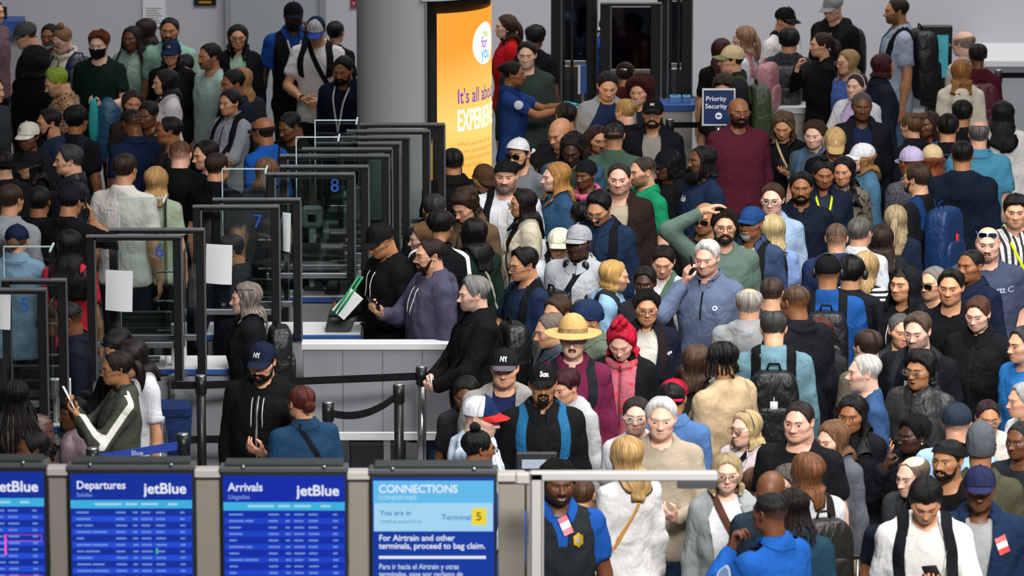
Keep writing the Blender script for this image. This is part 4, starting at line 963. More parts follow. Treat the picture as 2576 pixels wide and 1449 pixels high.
def make_hat(p, t, hat, T, root):
    kind, c1, cols, _, logo = hat; c = [c1] + list(cols)
    cm = [cloth_mat(c[0]), cloth_mat(c[1] if len(c) > 1 else c[0]), cloth_mat(c[2] if len(c) > 2 else c[0]), cloth_mat(c[3] if len(c) > 3 else (c[1] if len(c) > 1 else c[0]))]
    if kind in ('cap', 'flatcap', 'dadcap', 'bcap'):
        mb, P, TH, PHd = cap_mesh(t, kind == 'flatcap', structured=kind not in ('dadcap', 'bcap'), **(dict(lf=6, lb=31) if kind == 'bcap' else {})); yw = pi if kind == 'bcap' else 0
        if kind == 'bcap': cm = [cm[0], cm[1], cm[2], cm[3]]
        o = mb.build('cap', cm, root, T=lambda V: T(rotz(V, yw)))
        if logo:
            for (txt, size, colr, th0, ph0) in logo:
                V, F = on_crown(P, TH, PHd, txt, size, th0, ph0); obj('cap_logo', T(rotz(V, yw)), F, [pm('logo' + colr, colr, .6)], root, smooth=False)
        if kind == 'bcap':                                # the gap and strap above the forehead
            pass
    elif kind in ('beanie', 'wrap', 'knit'):
        lift = {'beanie': .030, 'wrap': .012, 'knit': .075}[kind]; P, TH, PHd = crown(t, 30, -6, .011 if kind != 'wrap' else .007, lift, nr=12, nc=40)
        n = wob((P * 1).reshape(-1, 3), 60, 3).reshape(TH.shape); rib = .0016 * np.sin(TH * 40) if kind != 'wrap' else .002 * n; P = P * (1 + (rib / .1)[..., None])
        mb = MB().add(P.reshape(-1, 3), grid_faces(12, 40, True)[:, ::-1], 0)
        if kind != 'wrap':
            Q, TH2, PH2 = crown(t, 31, -6, .016, lift * .2, nr=12, nc=40); mb.add(Q[-3:].reshape(-1, 3), grid_faces(3, 40, True)[:, ::-1], 1)
        mb.build('beanie' if kind != 'wrap' else 'headwrap', cm[:2], root, T=T)
    elif kind in ('straw', 'brim'):
        P, TH, PHd = crown(t, 24, 14, .016, .046 if kind == 'straw' else .02, nr=12, nc=48); nc = 48
        ang = TH[0]; rim = P[-1]; rows = [P[i] for i in range(12)]; w = .080 if kind == 'straw' else .05
        for v in np.linspace(.15, 1, 7):
            q = rim.copy(); d = np.stack([np.sin(ang), -np.cos(ang), 0 * ang], -1); q = q + d * w * v * np.where(np.abs(np.sin(ang)) > .5, 1.1, 1.0)[:, None]; q[:, 2] += .010 * v - .030 * v * v + .020 * np.abs(np.sin(ang)) ** 2 * v * v; rows.append(q)
        up = np.stack(rows); mb = MB().add(up.reshape(-1, 3), grid_faces(len(rows), nc, True)[:, ::-1], 0); low = up[11:] - np.array([0, 0, .004]); mb.add(low.reshape(-1, 3), grid_faces(len(rows) - 11, nc, True), 0)
        mb.build('straw_hat' if kind == 'straw' else 'bucket_hat', [pm('straw', 'c9a364', .8, noise=.25, nscale=70, bump=.8, bscale=160) if kind == 'straw' else cm[0]], root, T=T)
        B = np.stack([P[-3] * 1.012, P[-1] * 1.014]); obj('hat_band', T(B.reshape(-1, 3)), grid_faces(2, nc, True)[:, ::-1], [cloth_mat(c[1] if len(c) > 1 else '8d7a55')], root)
    elif kind == 'hoodup':
        mb = MB(); mb.add(*(lambda r: (r[0], r[1]))(hair_sheet(t, .030, .20, gap=56, seed=5, rough=.04, flare=1.25, open_top=62, fwd=.2))); mb.build('hood', cm[:1], root, T=T)
    elif kind == 'band':
        Q, TH2, PH2 = crown(t, 38, 0, .020, 0, nr=14, nc=40); Q2, _, _ = crown(t, 58, 38, .019, 0, nr=14, nc=40)
        B = np.stack([Q2[-1], Q[-2], Q[-1]]); obj('headband', T(B.reshape(-1, 3)), grid_faces(3, 40, True)[:, ::-1], cm[:1], root)
    elif kind == 'alice':
        a = np.radians(np.linspace(-100, 100, 21)); tt = a; P = []
        for q in a:
            d = np.array([np.sin(q), -.12 + .0 * q, np.cos(q)]); d /= np.linalg.norm(d); th = math.atan2(d[0], -d[1]); ph = math.asin(np.clip(d[2], -1, 1)); P.append(d * (RR(t, th, ph) + .014))
        MB().add(*tube(np.array(P), .0055, 6)).build('headband', cm[:1], root, T=T)
def chest_text(p, txt, size, col, x, z, side='f', bold=.02, sx=1.0):
    """print on the front (or back) of the garment; x, z in canonical metres"""
    for i, line in enumerate(txt.split('|')):
        v, f = text_mesh(line.replace('_', ' '), size, bold, sx=sx); s = 1 if side == 'f' else -1; n = len(v)
        P = np.stack([x + v[:, 0] * s, np.full(n, -.42 * s), z - i * size * 1.05 + v[:, 1]], -1).astype(np.float32); q = march(p.fn, P, np.array([0, 1. * s, 0], np.float32)); q[:, 1] -= .004 * s
        obj('lettering', q * p.k, f if s > 0 else f, [pm('print' + col, col, .7)], p.root, smooth=False)
def arm_patch(p, s, col, r=.040, inner=None, txt=None):
    S, E = p.arms[s][:2]; c = S + (E - S) * .38; nrm = np.array([s * .93, -.30, .22]); nrm /= np.linalg.norm(nrm); ax = (E - S) / np.linalg.norm(E - S); nrm -= ax * (nrm @ ax); nrm /= np.linalg.norm(nrm); u = np.cross(ax, nrm)
    for rr, cc, off in ((r, col, .003), (r * .72, inner, .0045)):
        if not cc: continue
        a = np.arange(20) / 20 * 2 * pi; Q = np.concatenate([[[0, 0]], np.stack([np.cos(a), np.sin(a)], -1) * rr * .5, np.stack([np.cos(a), np.sin(a)], -1) * rr]); P = (c + Q[:, :1] * u + Q[:, 1:] * ax + nrm * .15).astype(np.float32)
        H = march(p.fn, P, -nrm.astype(np.float32)) + nrm * off; j = np.arange(20); j2 = (j + 1) % 20
        obj('shoulder_patch', H * p.k, [np.stack([0 * j, 1 + j, 1 + j2], 1), np.stack([1 + j, 21 + j, 21 + j2, 1 + j2], 1)], [pm('patch' + cc, cc, .6)], p.root)
def flat_on(p, Vx, Vz, F, name, mats, mi, off, x, z, side='f'):
    s = 1 if side == 'f' else -1; P = np.stack([x + Vx * s, np.full(len(Vx), -.42 * s), z + Vz], -1).astype(np.float32); q = march(p.fn, P, np.array([0, s * 1., 0], np.float32)); q[:, 1] -= off * s
    return obj(name, q * p.k, F, mats, p.root, mi)
def ribbon(p, pts, dirs_, w, off, fn=None, n_across=5, across=None):
    """a strap lying on the garment: outside points pts with inward directions"""
    fn = fn or p.fn; P = np.asarray(pts, np.float32); D = np.asarray(dirs_, np.float32); D = D / np.linalg.norm(D, axis=1)[:, None]; rows = []
    T = np.gradient(P, axis=0); T /= np.linalg.norm(T, axis=1)[:, None] + 1e-9; A = np.cross(T, D); A /= np.linalg.norm(A, axis=1)[:, None] + 1e-9
    for c in np.linspace(-.5, .5, n_across):
        q = march(fn, (P + A * w * c).astype(np.float32), D); q = q - D * (off * (1 if abs(c) < .45 else .25)); rows.append(q)
    R = np.stack(rows, 1); return R
def extra(p, kind, *a):
    k, root, T = p.k, p.root, p.toHr
    if kind == 'patch': 
        for s in (1, -1): arm_patch(p, s, *a)
    elif kind == 'badge':                                 # shield badge on the chest
        t_ = np.arange(24) / 24 * 2 * pi; r = .036 * (1 + .10 * np.cos(t_ * 6)); Vx = np.concatenate([[0], .5 * r * np.sin(t_) * .8, r * np.sin(t_) * .8]); Vz = np.concatenate([[0], .5 * r * np.cos(t_), r * np.cos(t_)]); j = np.arange(24); j2 = (j + 1) % 24
        flat_on(p, Vx, Vz, [np.stack([0 * j, 1 + j, 1 + j2], 1)[:, ::-1], np.stack([1 + j, 25 + j, 25 + j2, 1 + j2], 1)[:, ::-1]], 'badge', [pm('badge_silver', 'b9b49a', .35, .5), pm('badge_gold', 'c9a227', .35, .4)], [0, 1], .006, a[0], a[1])
    elif kind == 'idcard':
        x, z, c1 = a; w, h = .027, .043; an = .35; gx, gz = np.meshgrid([-w, 0, w], [-h, -h * .3, h * .4, h]); X = gx.ravel() * cos(an) - gz.ravel() * sin(an); Z = gx.ravel() * sin(an) + gz.ravel() * cos(an)
        flat_on(p, X, Z, grid_faces(4, 3)[:, ::-1], 'id_card', [pm('id' + c1, c1, .4), pm('idw', 'e8e6e2', .4)], [np.array([0, 0, 1, 1, 0, 0])], .009, x, z)
    elif kind == 'lanyard':
        col = a[0]; z0 = a[1] if len(a) > 1 else 1.20; 
        for s in (1, -1):
            z = np.linspace(1.475, z0, 9); x = s * (.07 * (z - z0) / (1.475 - z0)); P = np.stack([x, np.full(9, -.40), z], -1); R = ribbon(p, P, np.tile([0, 1., 0], (9, 1)), .016, .005, n_across=3); obj('lanyard', R.reshape(-1, 3) * k, grid_faces(9, 3), [cloth_mat(col)], root)
    elif kind == 'scarf':
        a0 = np.radians(np.linspace(0, 360, 17)); P = np.stack([np.sin(a0) * .085, .005 - np.cos(a0) * .088, 1.475 - .035 * np.cos(a0)], -1); V, F = tube(P, .030, 10, False); V = V + np.stack([wob(V, 70, 3), wob(V, 80, 4), wob(V, 60, 5)], -1) * .006
        mb = MB().add(V, F)
        if len(a) > 1:                                   # hanging ends
            for s in (1, -1):
                z = np.linspace(1.45, a[1], 10); Q = ribbon(p, np.stack([np.full(10, s * .055), np.full(10, -.42), z], -1), np.tile([0, 1., 0], (10, 1)), .095, .016, n_across=7); mb.add(Q.reshape(-1, 3), grid_faces(10, 7))
        mb.build('scarf', cloth_mat(a[0], a[2] if len(a) > 2 else ''), root, T=lambda V: V * k)
    elif kind == 'phones':                                # headphones: on the ears or round the neck
        neck = a and a[0] == 'neck'; mb = MB()
        if neck:
            an = np.radians(np.linspace(-130, 130, 15)); P = np.stack([np.sin(an) * .085, .02 + np.cos(an) * .09, 1.50 - .03 * (1 - np.cos(an)) * .5], -1); mb.add(*tube(P, .008, 6))
            for s in (1, -1): mb.add(*blob((s * .068, -.055, 1.468), (.030, .022, .036), amp=0, nu=8, nv=12)[:2])
            mb.build('headphones', pm('headphone', '1a1a1c', .4), root, T=lambda V: V * k)
        else:
            an = np.radians(np.linspace(-90, 90, 15)); P = np.stack([np.sin(an) * .096, 0 * an + .01, .0 + np.cos(an) * .148], -1); mb.add(*tube(P, .0075, 6))
            for s in (1, -1): mb.add(*blob((s * .092, .008, -.004), (.020, .034, .040), amp=0, nu=8, nv=12)[:2])
            mb.build('headphones', pm('headphone', '1a1a1c', .4), root, T=T)
    elif kind == 'mask':
        t = p.t; u = np.linspace(-62, 62, 19); v = np.linspace(0, 1, 9); pz = (-9 if a[0] != 'chin' else -44) + ((-62) - (-9 if a[0] != 'chin' else -44)) * v; TH, PH = np.meshgrid(np.radians(u), np.radians(pz)); D = dirs(TH, PH); R = RR(t, TH, PH)
        P = D * (np.maximum(R, R[:, ::-1]) + .006 + .014 * np.clip(np.cos(TH * 1.5), 0, 1) * np.sin(v * pi)[:, None])[..., None]; mb = MB().add(P.reshape(-1, 3), grid_faces(9, 19)[:, ::-1])
        for s in (1, -1): mb.add(*tube([P[2, 0 if s < 0 else -1], (s * .083, .0, .012), (s * .08, .014, -.01), P[6, 0 if s < 0 else -1]], .0015, 4))
        mb.build('face_mask', cloth_mat(a[-1]), root, T=p.toH)
    elif kind == 'earring':
        mb = MB()
        for s in (1, -1): mb.add(*blob((s * .0845, -.002, -.038), (.007, .007, .009), amp=0, nu=6, nv=8)[:2])
        mb.build('earring', pm('ear' + a[0], a[0], .25, .6), root, T=T)
    elif kind == 'clip':
        MB().box((-.03, .10, .05), (.03, .118, .068), 0, .006).build('hair_clip', pm('clip' + a[0], a[0], .3), root, T=T)
    elif kind == 'watch':
        s = -1; S, E, Wt = p.arms[s][:3]; d = (Wt - E) / np.linalg.norm(Wt - E); MB().add(*tube([Wt - d * .03, Wt - d * .005], [.034, .033], 12, False)).build('wristwatch', pm('watch', '17181a', .4), root, T=lambda V: V * k)
    elif kind == 'epaulet':
        for s in (1, -1):
            P = np.stack([np.linspace(s * .08, s * .165, 6), np.full(6, .012), np.full(6, 1.66)], -1); R = ribbon(p, P, np.tile([0, 0, -1.], (6, 1)), .045, .006); obj('epaulet', R.reshape(-1, 3) * k, [np.concatenate([grid_faces(6, 5), grid_faces(6, 5)[:, ::-1]])], [cloth_mat('16181c')], root)
    elif kind == 'apron':
        pass
# ------------------------------------------------------------------ things carried (top-level)
def item_root(p, name, label, cat, c, group=None):
    """an Empty at canonical point c of the person, upright like the person"""
    Rz = root_mats[p.root.name]; e = empty(name, Rz[0] + Rz[1] @ Vector(c) * 1.0, Rz[2], label, cat, group)
    return e
root_mats = {}
def backpack(p, col, label, col2=None, strap=None, big=1.0, tagc=None, logo=None, one=False, zipc=None):
    k = p.k; by = .13 * (1 + (p.fat - 1) * 1.1) + p.gthk; c = np.array([0, by + .075, 1.18]); cw = c * k; e = item_root(p, 'backpack', label, 'backpack', cw)
    m = cloth_mat(col, 'shell'); m2 = cloth_mat(col2 or col, 'shell'); ms = cloth_mat(strap or col)
    w, d, h = .155 * big, .085 * big, .235 * big; u = np.linspace(pi / 2, -pi / 2, 16); v = np.linspace(-pi, pi, 29)[:-1]; U, Vv = np.meshgrid(u, v, indexing='ij'); ex = .42
    sg = lambda x: np.sign(x) * np.abs(x) ** ex
    P = np.stack([w * sg(np.cos(U)) * sg(np.sin(Vv)), -d * sg(np.cos(U)) * sg(np.cos(Vv)), h * sg(np.sin(U))], -1); P[..., 0] *= 1 - .16 * np.clip(P[..., 2] / h, 0, 1) ** 2
    obj('pack_body', P.reshape(-1, 3) * k, grid_faces(16, 28, True)[:, ::-1], [m], e)
    Q = P * np.array([.80, .42, .50]) + np.array([0, d * .86, -h * .36]); obj('pocket', Q.reshape(-1, 3) * k, grid_faces(16, 28, True)[:, ::-1], [m2], e)
    a = np.linspace(-1, 1, 13); za = np.stack([w * .92 * a, 0 * a + d * .45, h * (.86 - .75 * np.abs(a) ** 4)], -1); za[:, 1] = d * .62 * (1 - .1 * np.abs(a)); MB().add(*tube(za * k * np.array([1.0, 1.05, 1.0]), .004 if not zipc else .010, 5)).build('zipper', pm('zip' + (zipc or strap or col), lin(zipc) if zipc else tuple(min(1, x * 2.2 + .03) for x in lin(strap or col)), .5), e)
    zb = np.stack([w * .74 * a, 0 * a + d * 1.12 * (1 - .06 * np.abs(a) ** 3), h * (.06 - .42 * np.abs(a) ** 4)], -1); MB().add(*tube(zb * k, .004 if not zipc else .006, 5)).build('zipper', pm('zip' + (zipc or strap or col), lin(zipc) if zipc else tuple(min(1, x * 2.2 + .03) for x in lin(strap or col)), .5), e)
    MB().add(*tube(np.array([(-.04, -d * .3, h * .98), (-.03, -d * .3, h + .035), (.03, -d * .3, h + .035), (.04, -d * .3, h * .98)]) * k, .008, 6)).build('carry_handle', ms, e)
    for s in ((1, -1) if not one else (one,)):
        x = s * .105 * (1 if p.bs == 'm' else .9); an = np.radians(np.linspace(-22, 224, 22)); cz = 1.33
        Pp = np.stack([x + s * .035 * np.clip(-np.cos(an) - .3, 0, 1), .36 * np.cos(an), cz + .36 * np.sin(an)], -1)
        Dd = np.stack([0 * an, -np.cos(an), -np.sin(an)], -1); R = ribbon(p, Pp, Dd, .058, .010); V = (R.reshape(-1, 3) - c) * k; obj('strap', V, grid_faces(22, 5)[:, ::-1] if s else 0, [ms], e)
    if tagc:
        MB().box((-.022, d * 1.08, h * .02), (.024, d * 1.08 + .008, h * .30), 0, .004).add(*tube([(0, d * 1.06, h * .29), (0, d * .75, h * .62)], .004, 5)).build('tag', pm('tag' + tagc, tagc, .5), e, T=lambda V: V * k)
    if logo:
        t_, size, cc = logo; v, f = text_mesh(t_, size, .02); vv = np.stack([-v[:, 0], np.full(len(v), d + .036 + .006), v[:, 1] - h * .30], -1); obj('pack_logo', vv * k, f, [pm('print' + cc, cc, .6)], e, smooth=False)
    return e
def crossbag(p, col, label, s=1, bag=None, bagc=None, w=.035, front=False):
    """strap from one shoulder to the opposite hip with a bag hanging there; s=+1 hangs on the person's left hip"""
    k = p.k; e = item_root(p, 'shoulder_bag', label, 'bag', np.array([s * .19, -.02, .86]) * k); c = np.array([s * .19, -.02, .86])
    top = np.array([-s * .085, .01, 1.52]); bot = np.array([s * .20, -.01, .98]); ax = (bot - top); mid = (top + bot) / 2; L = np.linalg.norm(ax); ax /= L; an = np.radians(np.linspace(0, 360, 41)); fwd = np.array([0, -1., 0])
    P = mid + np.cos(an)[:, None] * ax * -.44 + np.sin(an)[:, None] * fwd * .42; D = mid - P; hold = np.clip(np.abs(np.sin(an)) * 1.0, 0, 1)[:, None]; R = ribbon(p, P, D, w, .007)
    obj('strap', (R.reshape(-1, 3) - c) * k, grid_faces(41, 5)[:, ::-1], [cloth_mat(col)], e)
    if bag:
        bw, bd, bh = bag; y = -.02 if not front else -.22; x0 = s * (.21 + .16 * (p.fat - 1)) if not front else s * .08
        V, F = box((x0 - bw / 2 if front else x0 - .02, y - (bd / 2 if front else bw / 2), .93 - bh), (x0 + bw / 2 if front else x0 + s * .0 + bd, y + (bd / 2 if front else bw / 2), .95), .03); MB().add(V, F).build('bag_body', cloth_mat(bagc or col, 'leather'), e, T=lambda V: (V - c) * k)
        V, F = box((x0 - bw * .46 if front else x0 + bd - .004, y - (bd / 2 + .008 if front else bw * .44), .93 - bh * .55), (x0 + bw * .46 if front else x0 + bd + .010, y - (bd / 2 - .004) if front else y + bw * .44, .955), .008); MB().add(V, F).build('flap', cloth_mat(bagc or col, 'leather'), e, T=lambda V: (V - c) * k)
    return e
def hand_item(p, kind, label, s=1, col='15161a', scr='1c2430'):
    """phone, papers or passport held in a hand"""
    Wt, x, y, z = p.hand[s]; k = p.k; c = Wt + z * .085 - y * .030; e = item_root(p, kind, label, {'smartphone': 'phone', 'passport': 'passport', 'boarding_pass': 'paper'}.get(kind, kind), c * k)
    M = np.stack([x, y, z])
    w, h, d = {'smartphone': (.037, .076, .0045), 'passport': (.045, .062, .004), 'boarding_pass': (.042, .095, .0012)}[kind]
    zz = z * .72 + np.array([0, 0, .5]); zz /= np.linalg.norm(zz); yy = y - zz * (y @ zz); yy /= np.linalg.norm(yy); M = np.stack([np.cross(yy, zz), yy, zz])
    V, F = box((-w, -d, -h * .55), (w, d, h * 1.2), .003 if d > .002 else 0); MB().add(V, F).build({'smartphone': 'case', 'passport': 'cover'}.get(kind, 'sheet'), pm(kind + col, col, .4), e, T=lambda V: (V @ M) * k)
    if kind == 'smartphone':
        V, F = box((-w * .9, -d - .0012, -h * .5), (w * .9, -d, h * 1.12)); MB().add(V, F).build('screen', pm('screen' + scr, scr, .08), e, T=lambda V: (V @ M) * k)
    return e
# ------------------------------------------------------------------ the crowd table reader
# one line per person: head pixel x y, then tokens, then # label.   Lines that start with + give the last person something to carry.
STY = {'buzz', 'crop', 'short', 'quiff', 'side', 'slickb', 'fringe', 'mop', 'shag', 'curly', 'afro', 'bigcurl', 'ring', 'thin', 'long', 'wavy', 'bob', 'pony', 'bun', 'topbun', 'updo', 'slick', 'lowbun', 'braids', 'locs', 'cornrow', 'cornbun', 'half', 'bald', 'pile'}
POSES = {'down', 'phone2', 'phoneR', 'phoneL', 'lowL', 'lowR', 'clasp', 'cross', 'earR', 'earL', 'chinR', 'chinL', 'headR', 'headL', 'read', 'strapR', 'strapL', 'straps', 'waveR', 'waveL', 'fwd', 'fwdR', 'fwdL', 'handleR', 'handleL'}
HATS = {'cap', 'flatcap', 'dadcap', 'bcap', 'beanie', 'wrap', 'knit', 'straw', 'brim', 'hoodup', 'band', 'alice'}
EXT = {'scarf', 'phones', 'mask', 'earring', 'clip', 'watch', 'lanyard', 'idcard', 'badge', 'patch', 'gloves', 'epaulet', 'hooddown', 'zipper', 'collar', 'vneck', 'nocollar'}
BYLABEL = {}
def on_person(lab, c):
    p = next(v for k, v in BYLABEL.items() if k.startswith(lab)); r = root_mats[p.root.name]; return np.array(r[0] + r[1] @ Vector(np.array(c, float) * p.k)), p
def num(x):
    try: return float(x)
    except ValueError: return x
def parse(line):
    body, label = line.split('#', 1); tk = body.split(); d = dict(px=float(tk[0]), py=float(tk[1]), label=label.strip(), sex=tk[2], texts=[], extras=[], logo=[])
    for t in tk[3:]:
        a = t.split(':'); h = a[0]
        if h in STY: d['hair'] = (h, a[1] if len(a) > 1 else '222', a[2] if len(a) > 2 and a[2] else None, a[3] if len(a) > 3 else None)
        elif h in POSES: d['pose'] = h
        elif h in HATS: d['hat'] = [h, a[1], a[2:]]
        elif h in EXT: d['extras'].append((h, *[x if len(x) in (3, 6) and not '.' in x else num(x) for x in a[1:]]))
        elif h == 'lg': d['logo'].append((a[1].replace('_', ' '), float(a[2]), a[3], float(a[4]) if len(a) > 4 else 0, float(a[5]) if len(a) > 5 else 46))
        elif h == 'tx': d['texts'].append((a[1], float(a[2]), a[3], float(a[4]), float(a[5])) + ((a[6],) if len(a) > 6 else ()))
        elif h in GARM: d['top'] = (h, a[1], a[2] if len(a) > 2 and a[2] else None)
        elif h == 'pat': d['pat'] = a[1]
        elif h == 'ipat': d['ipat'] = a[1]
        elif h in ('full', 'trim', 'goat', 'must', 'longb'): d['beard'] = ('long' if h == 'longb' else h, a[1])
        elif h == 'stub': d['stub'] = float(a[1])
        elif h == 'gl': d['glasses'] = (a[1], a[2])
        elif h in ('far', 'pose', 'placket', 'pin'): pass
        elif h == 'legs': d['legs'] = a[1]
        elif h == 'H': d['H'] = float(a[1])
        elif h == 'fat': d['fat'] = float(a[1])
        elif h == 'ft': d['ft'] = a[1]
        elif h == 'ow': d['ow'] = float(a[1])
        elif h == 'back': d['back'] = float(a[1])
        elif h in ('hid', 'tie', 'arms'): d[h] = True
        elif h[0] == 's' and h[1:].isdigit(): d['skin'] = int(h[1:])
        elif h[0] == 'e' and len(h) == 2: d['eyes'] = h[1]
        elif h[0] == 'm' and len(h) == 2: d['mouth'] = h[1]
        elif h[0] in 'dypr' and h[1:].lstrip('-').isdigit(): d[{'d': 'dir', 'y': 'yaw', 'p': 'pitch', 'r': 'roll'}[h[0]]] = float(h[1:])
        else: raise ValueError('token ' + t + ' in ' + line)
    return d
def read_crowd(text):
    out = []
    for ln in text.strip().splitlines():
        ln = ln.strip()
        if not ln: continue
        if ln[0] == '+':
            body, lab = ln[1:].split('#', 1); out[-1].setdefault('items', []).append((body.split(), lab.strip()))
        else: out.append(parse(ln))
    return out
def layout(P):
    """stand everybody on the floor under the head that the eye line meets, then let close neighbours make room"""
    for d in P:
        d['k0'] = d.get('H', {'m': 1.76, 'w': 1.655, 'b': 1.42, 'g': 1.25}[d['sex']]); d['dz'] = d['k0'] * (1 - .030 / 1.76) - .108
    pos = []
    for d in P: pos.append(at_z(d['px'], d['py'], d['dz']))
    pos = np.array(pos); n = len(P); t = np.zeros(n); rays = np.array([pos[i] - [0, 0, CAMH] for i in range(n)]); fixed = np.array([bool(d.get('tie')) for d in P])
    R = np.array([.262 + .14 * (d.get('fat', 1) - 1) if d['sex'] in 'mw' else .19 for d in P])
    key = np.array([pos[i][1] + d.get('back', 0) + (.35 if d.get('hid') else 0) for i, d in enumerate(P)])
    for it in range(260):                                # move along the eye line only, so that the picture keeps its places
        Q = rays * (1 + t)[:, None] + [0, 0, CAMH]; moved = False
        dx = Q[:, None, :2] - Q[None, :, :2]; D = np.abs(dx[..., 0]) + np.eye(n) * 9; need = (R[:, None] + R[None]) * .94; bad = np.argwhere((D < need) & (np.abs(dx[..., 1]) < .8))
        for i, j in bad:
            if i < j:
                sgn = 1 if key[i] > key[j] else -1; lat = abs(Q[i, 0] - Q[j, 0]); nd_ = need[i, j]; want = math.sqrt(max(nd_ ** 2 - lat ** 2, 0)); gap = want - (Q[i, 1] - Q[j, 1]) * sgn
                if gap > .004:
                    st = .30 * gap / 30; moved = True
                    if not fixed[i]: t[i] += sgn * st
                    if not fixed[j]: t[j] -= sgn * st
        t = np.clip(t, -.024, .024)
        if not moved: break
    for i, d in enumerate(P):
        q = rays[i] * (1 + t[i]) + [0, 0, CAMH]; d['pos'] = q; d['Hh'] = d['k0'] + (q[2] - d['dz'])
    SIZES['shift'] = float(np.abs(t).max() * 27)
def stand(d, i):
    H = d['Hh']; k = H / 1.76; az = rad(d.get('dir', 0)); q = d['pos']
    hs = {'m': 1.0, 'w': .95, 'b': .93, 'g': .92}[d['sex']]; off = -.010   # head centre relative to the root along the facing axis
    sn, cs = math.sin(az), math.cos(az); root = empty('person', (q[0] + sn * 0 - (-off) * -sn * 1.0, q[1] - off * cs, 0), az, d['label'], 'person', d.get('group', 'travellers in the crowd'))
    root_mats[root.name] = (Vector(root.location), Matrix.Rotation(az, 3, 'Z'), az)
    view = abs((d.get('dir', 0) + d.get('yaw', 0) + 180) % 360 - 180)
    hat = d.get('hat')
    if hat: hat = (hat[0], hat[1], hat[2], {'cap': 12, 'flatcap': 12, 'dadcap': 12, 'bcap': 12, 'beanie': 8, 'knit': 8, 'wrap': 8, 'straw': 16, 'brim': 16, 'hoodup': -60, 'band': None, 'alice': None}[hat[0]], d['logo'])
    p = person(root, d['sex'], H, d.get('fat', 1.0), d.get('ft'), d.get('skin', 1), d.get('eyes', 'n'), d.get('mouth', 'n'), d.get('yaw', 0), d.get('pitch', 3), d.get('roll', 0), d.get('hair', ('short', '2a1d14', None)), hat,
               d.get('top', ('tee', '333', None)), d.get('pat', ''), d.get('ipat', ''), d.get('pose', 'down'), d.get('beard'), d.get('stub', 0.0), d.get('glasses'), d.get('legs', ('22242a', '1a1b1f', '33475f', '2c2f38')[i % 4]),
               ('222', '1a1a1a', 'ddd', '4a3a2c')[i % 4], i + 11, d['py'] < 330, view > 128, d.get('hid', False), d['texts'], d['extras'], ow=d.get('ow'), skin_arms=d.get('arms'))
    BYLABEL[d['label']] = p
    for tk, lab in d.get('items', ()):
        a = dict(x.split('=') for x in tk[1:]); kd = tk[0]
        if kd == 'pack': backpack(p, a['c'], lab, a.get('c2'), a.get('st'), float(a.get('big', 1)), a.get('tag'), None, int(a['one']) if 'one' in a else False, a.get('zc'))
        elif kd == 'bag': crossbag(p, a['c'], lab, int(a.get('s', 1)), tuple(float(v) for v in a['b'].split(',')) if 'b' in a else None, a.get('bc'), float(a.get('w', .035)), 'f' in a)
        elif kd in ('phone', 'passport', 'paper'): hand_item(p, {'phone': 'smartphone', 'passport': 'passport', 'paper': 'boarding_pass'}[kd], lab, int(a.get('s', 1)), a.get('c', '15161a'), a.get('scr', '1c2430'))
    return p
# ------------------------------------------------------------------ the hall
def part(e, name, V, F, m, smooth=False, mi=None, **k):
    V = np.asarray(V, float) - np.array(e.matrix_basis.translation if e.parent is None else e.parent.matrix_basis.translation)
    return obj(name, V, F, m, e, mi, smooth, **k)
def bpart(e, name, lo, hi, m, bev=.004): V, F = box(lo, hi, bev); return part(e, name, V, F, m)
def tpart(e, name, P, R, m, n=10): V, F = tube(P, R, n); return part(e, name, V, F, m, True)
def txt_y(e, name, s, size, x, y, z, m, bold=.0, align='CENTER', sx=1.0, shear=0.0):
    v, f = text_mesh(s, size, bold, align, shear, sx); V = np.stack([x + v[:, 0], np.full(len(v), y), z + v[:, 1]], -1); return part(e, name, V, f, m)
M_floor = pm('terrazzo', '77797c', .32, noise=.10, nscale=3.0)
M_wall = pm('wall_paint', 'b4b3b8', .75, noise=.03, nscale=1.5)
M_wall2 = pm('wall_panel', '9aa0a6', .6, noise=.03, nscale=1.5)
M_blk = pm('black_metal', '1d1e20', .38, .3); M_dk = pm('dark_plastic', '26292c', .45); M_alu = pm('brushed_steel', 'a9abad', .32, .85, noise=.05, nscale=60)
M_edge = pm('anodised_edge', '7d8184', .35, .7); M_wht = pm('white_laminate', 'cfd0d2', .4); M_grey = pm('grey_laminate', '8f9296', .5, noise=.06, nscale=8)
M_blue = pm('blue_mat', '2a5296', .5); M_paper = pm('paper', 'd9dade', .7); M_glass = glass_mat('acrylic', 'f6faf9', .03, .04); M_gl_edge = pm('acrylic_edge', 'bcd0d0', .2)
M_stone = pm('grey_stone_laminate', '85888c', .4, noise=.16, nscale=5); M_chrome = pm('chrome', 'c4c6c8', .16, .95); M_belt = cloth_mat('17181b'); M_num = pm('blue_vinyl', '1f4fb0', .5)
def surf_box(name, lo, hi, m, kind='structure'): V, F = box(lo, hi); return tag(obj(name, V, F, m, smooth=False), kind=kind)
surf_box('floor', (-9, 14, -.1), (11, 48, 0), M_floor)
surf_box('wall_back', (-9, 47.200, 0), (11, 47.400, 9), M_wall)
surf_box('ceiling', (-9, 14, 12.0), (11, 48, 12.2), pm('ceiling_white', 'c9cbcf', .8))
for i, (x0, x1) in enumerate(((575, 812),)):
    a, b = at_y(x0, 100, 47.150), at_y(x1, 100, 47.150); surf_box('trim_1', (a.x, 47.140, 0), (b.x, 47.200, 2.6), M_wall2)
    for k, x in enumerate((a.x, b.x)): surf_box('trim_%d' % (k + 2), (x - .03, 47.110, 0), (x + .03, 47.200, 2.6), pm('door_frame', '8a8d92', .5))
surf_box('baseboard_back', (-9, 47.160, 0), (11, 47.200, .12), pm('skirting', '55585c', .6))
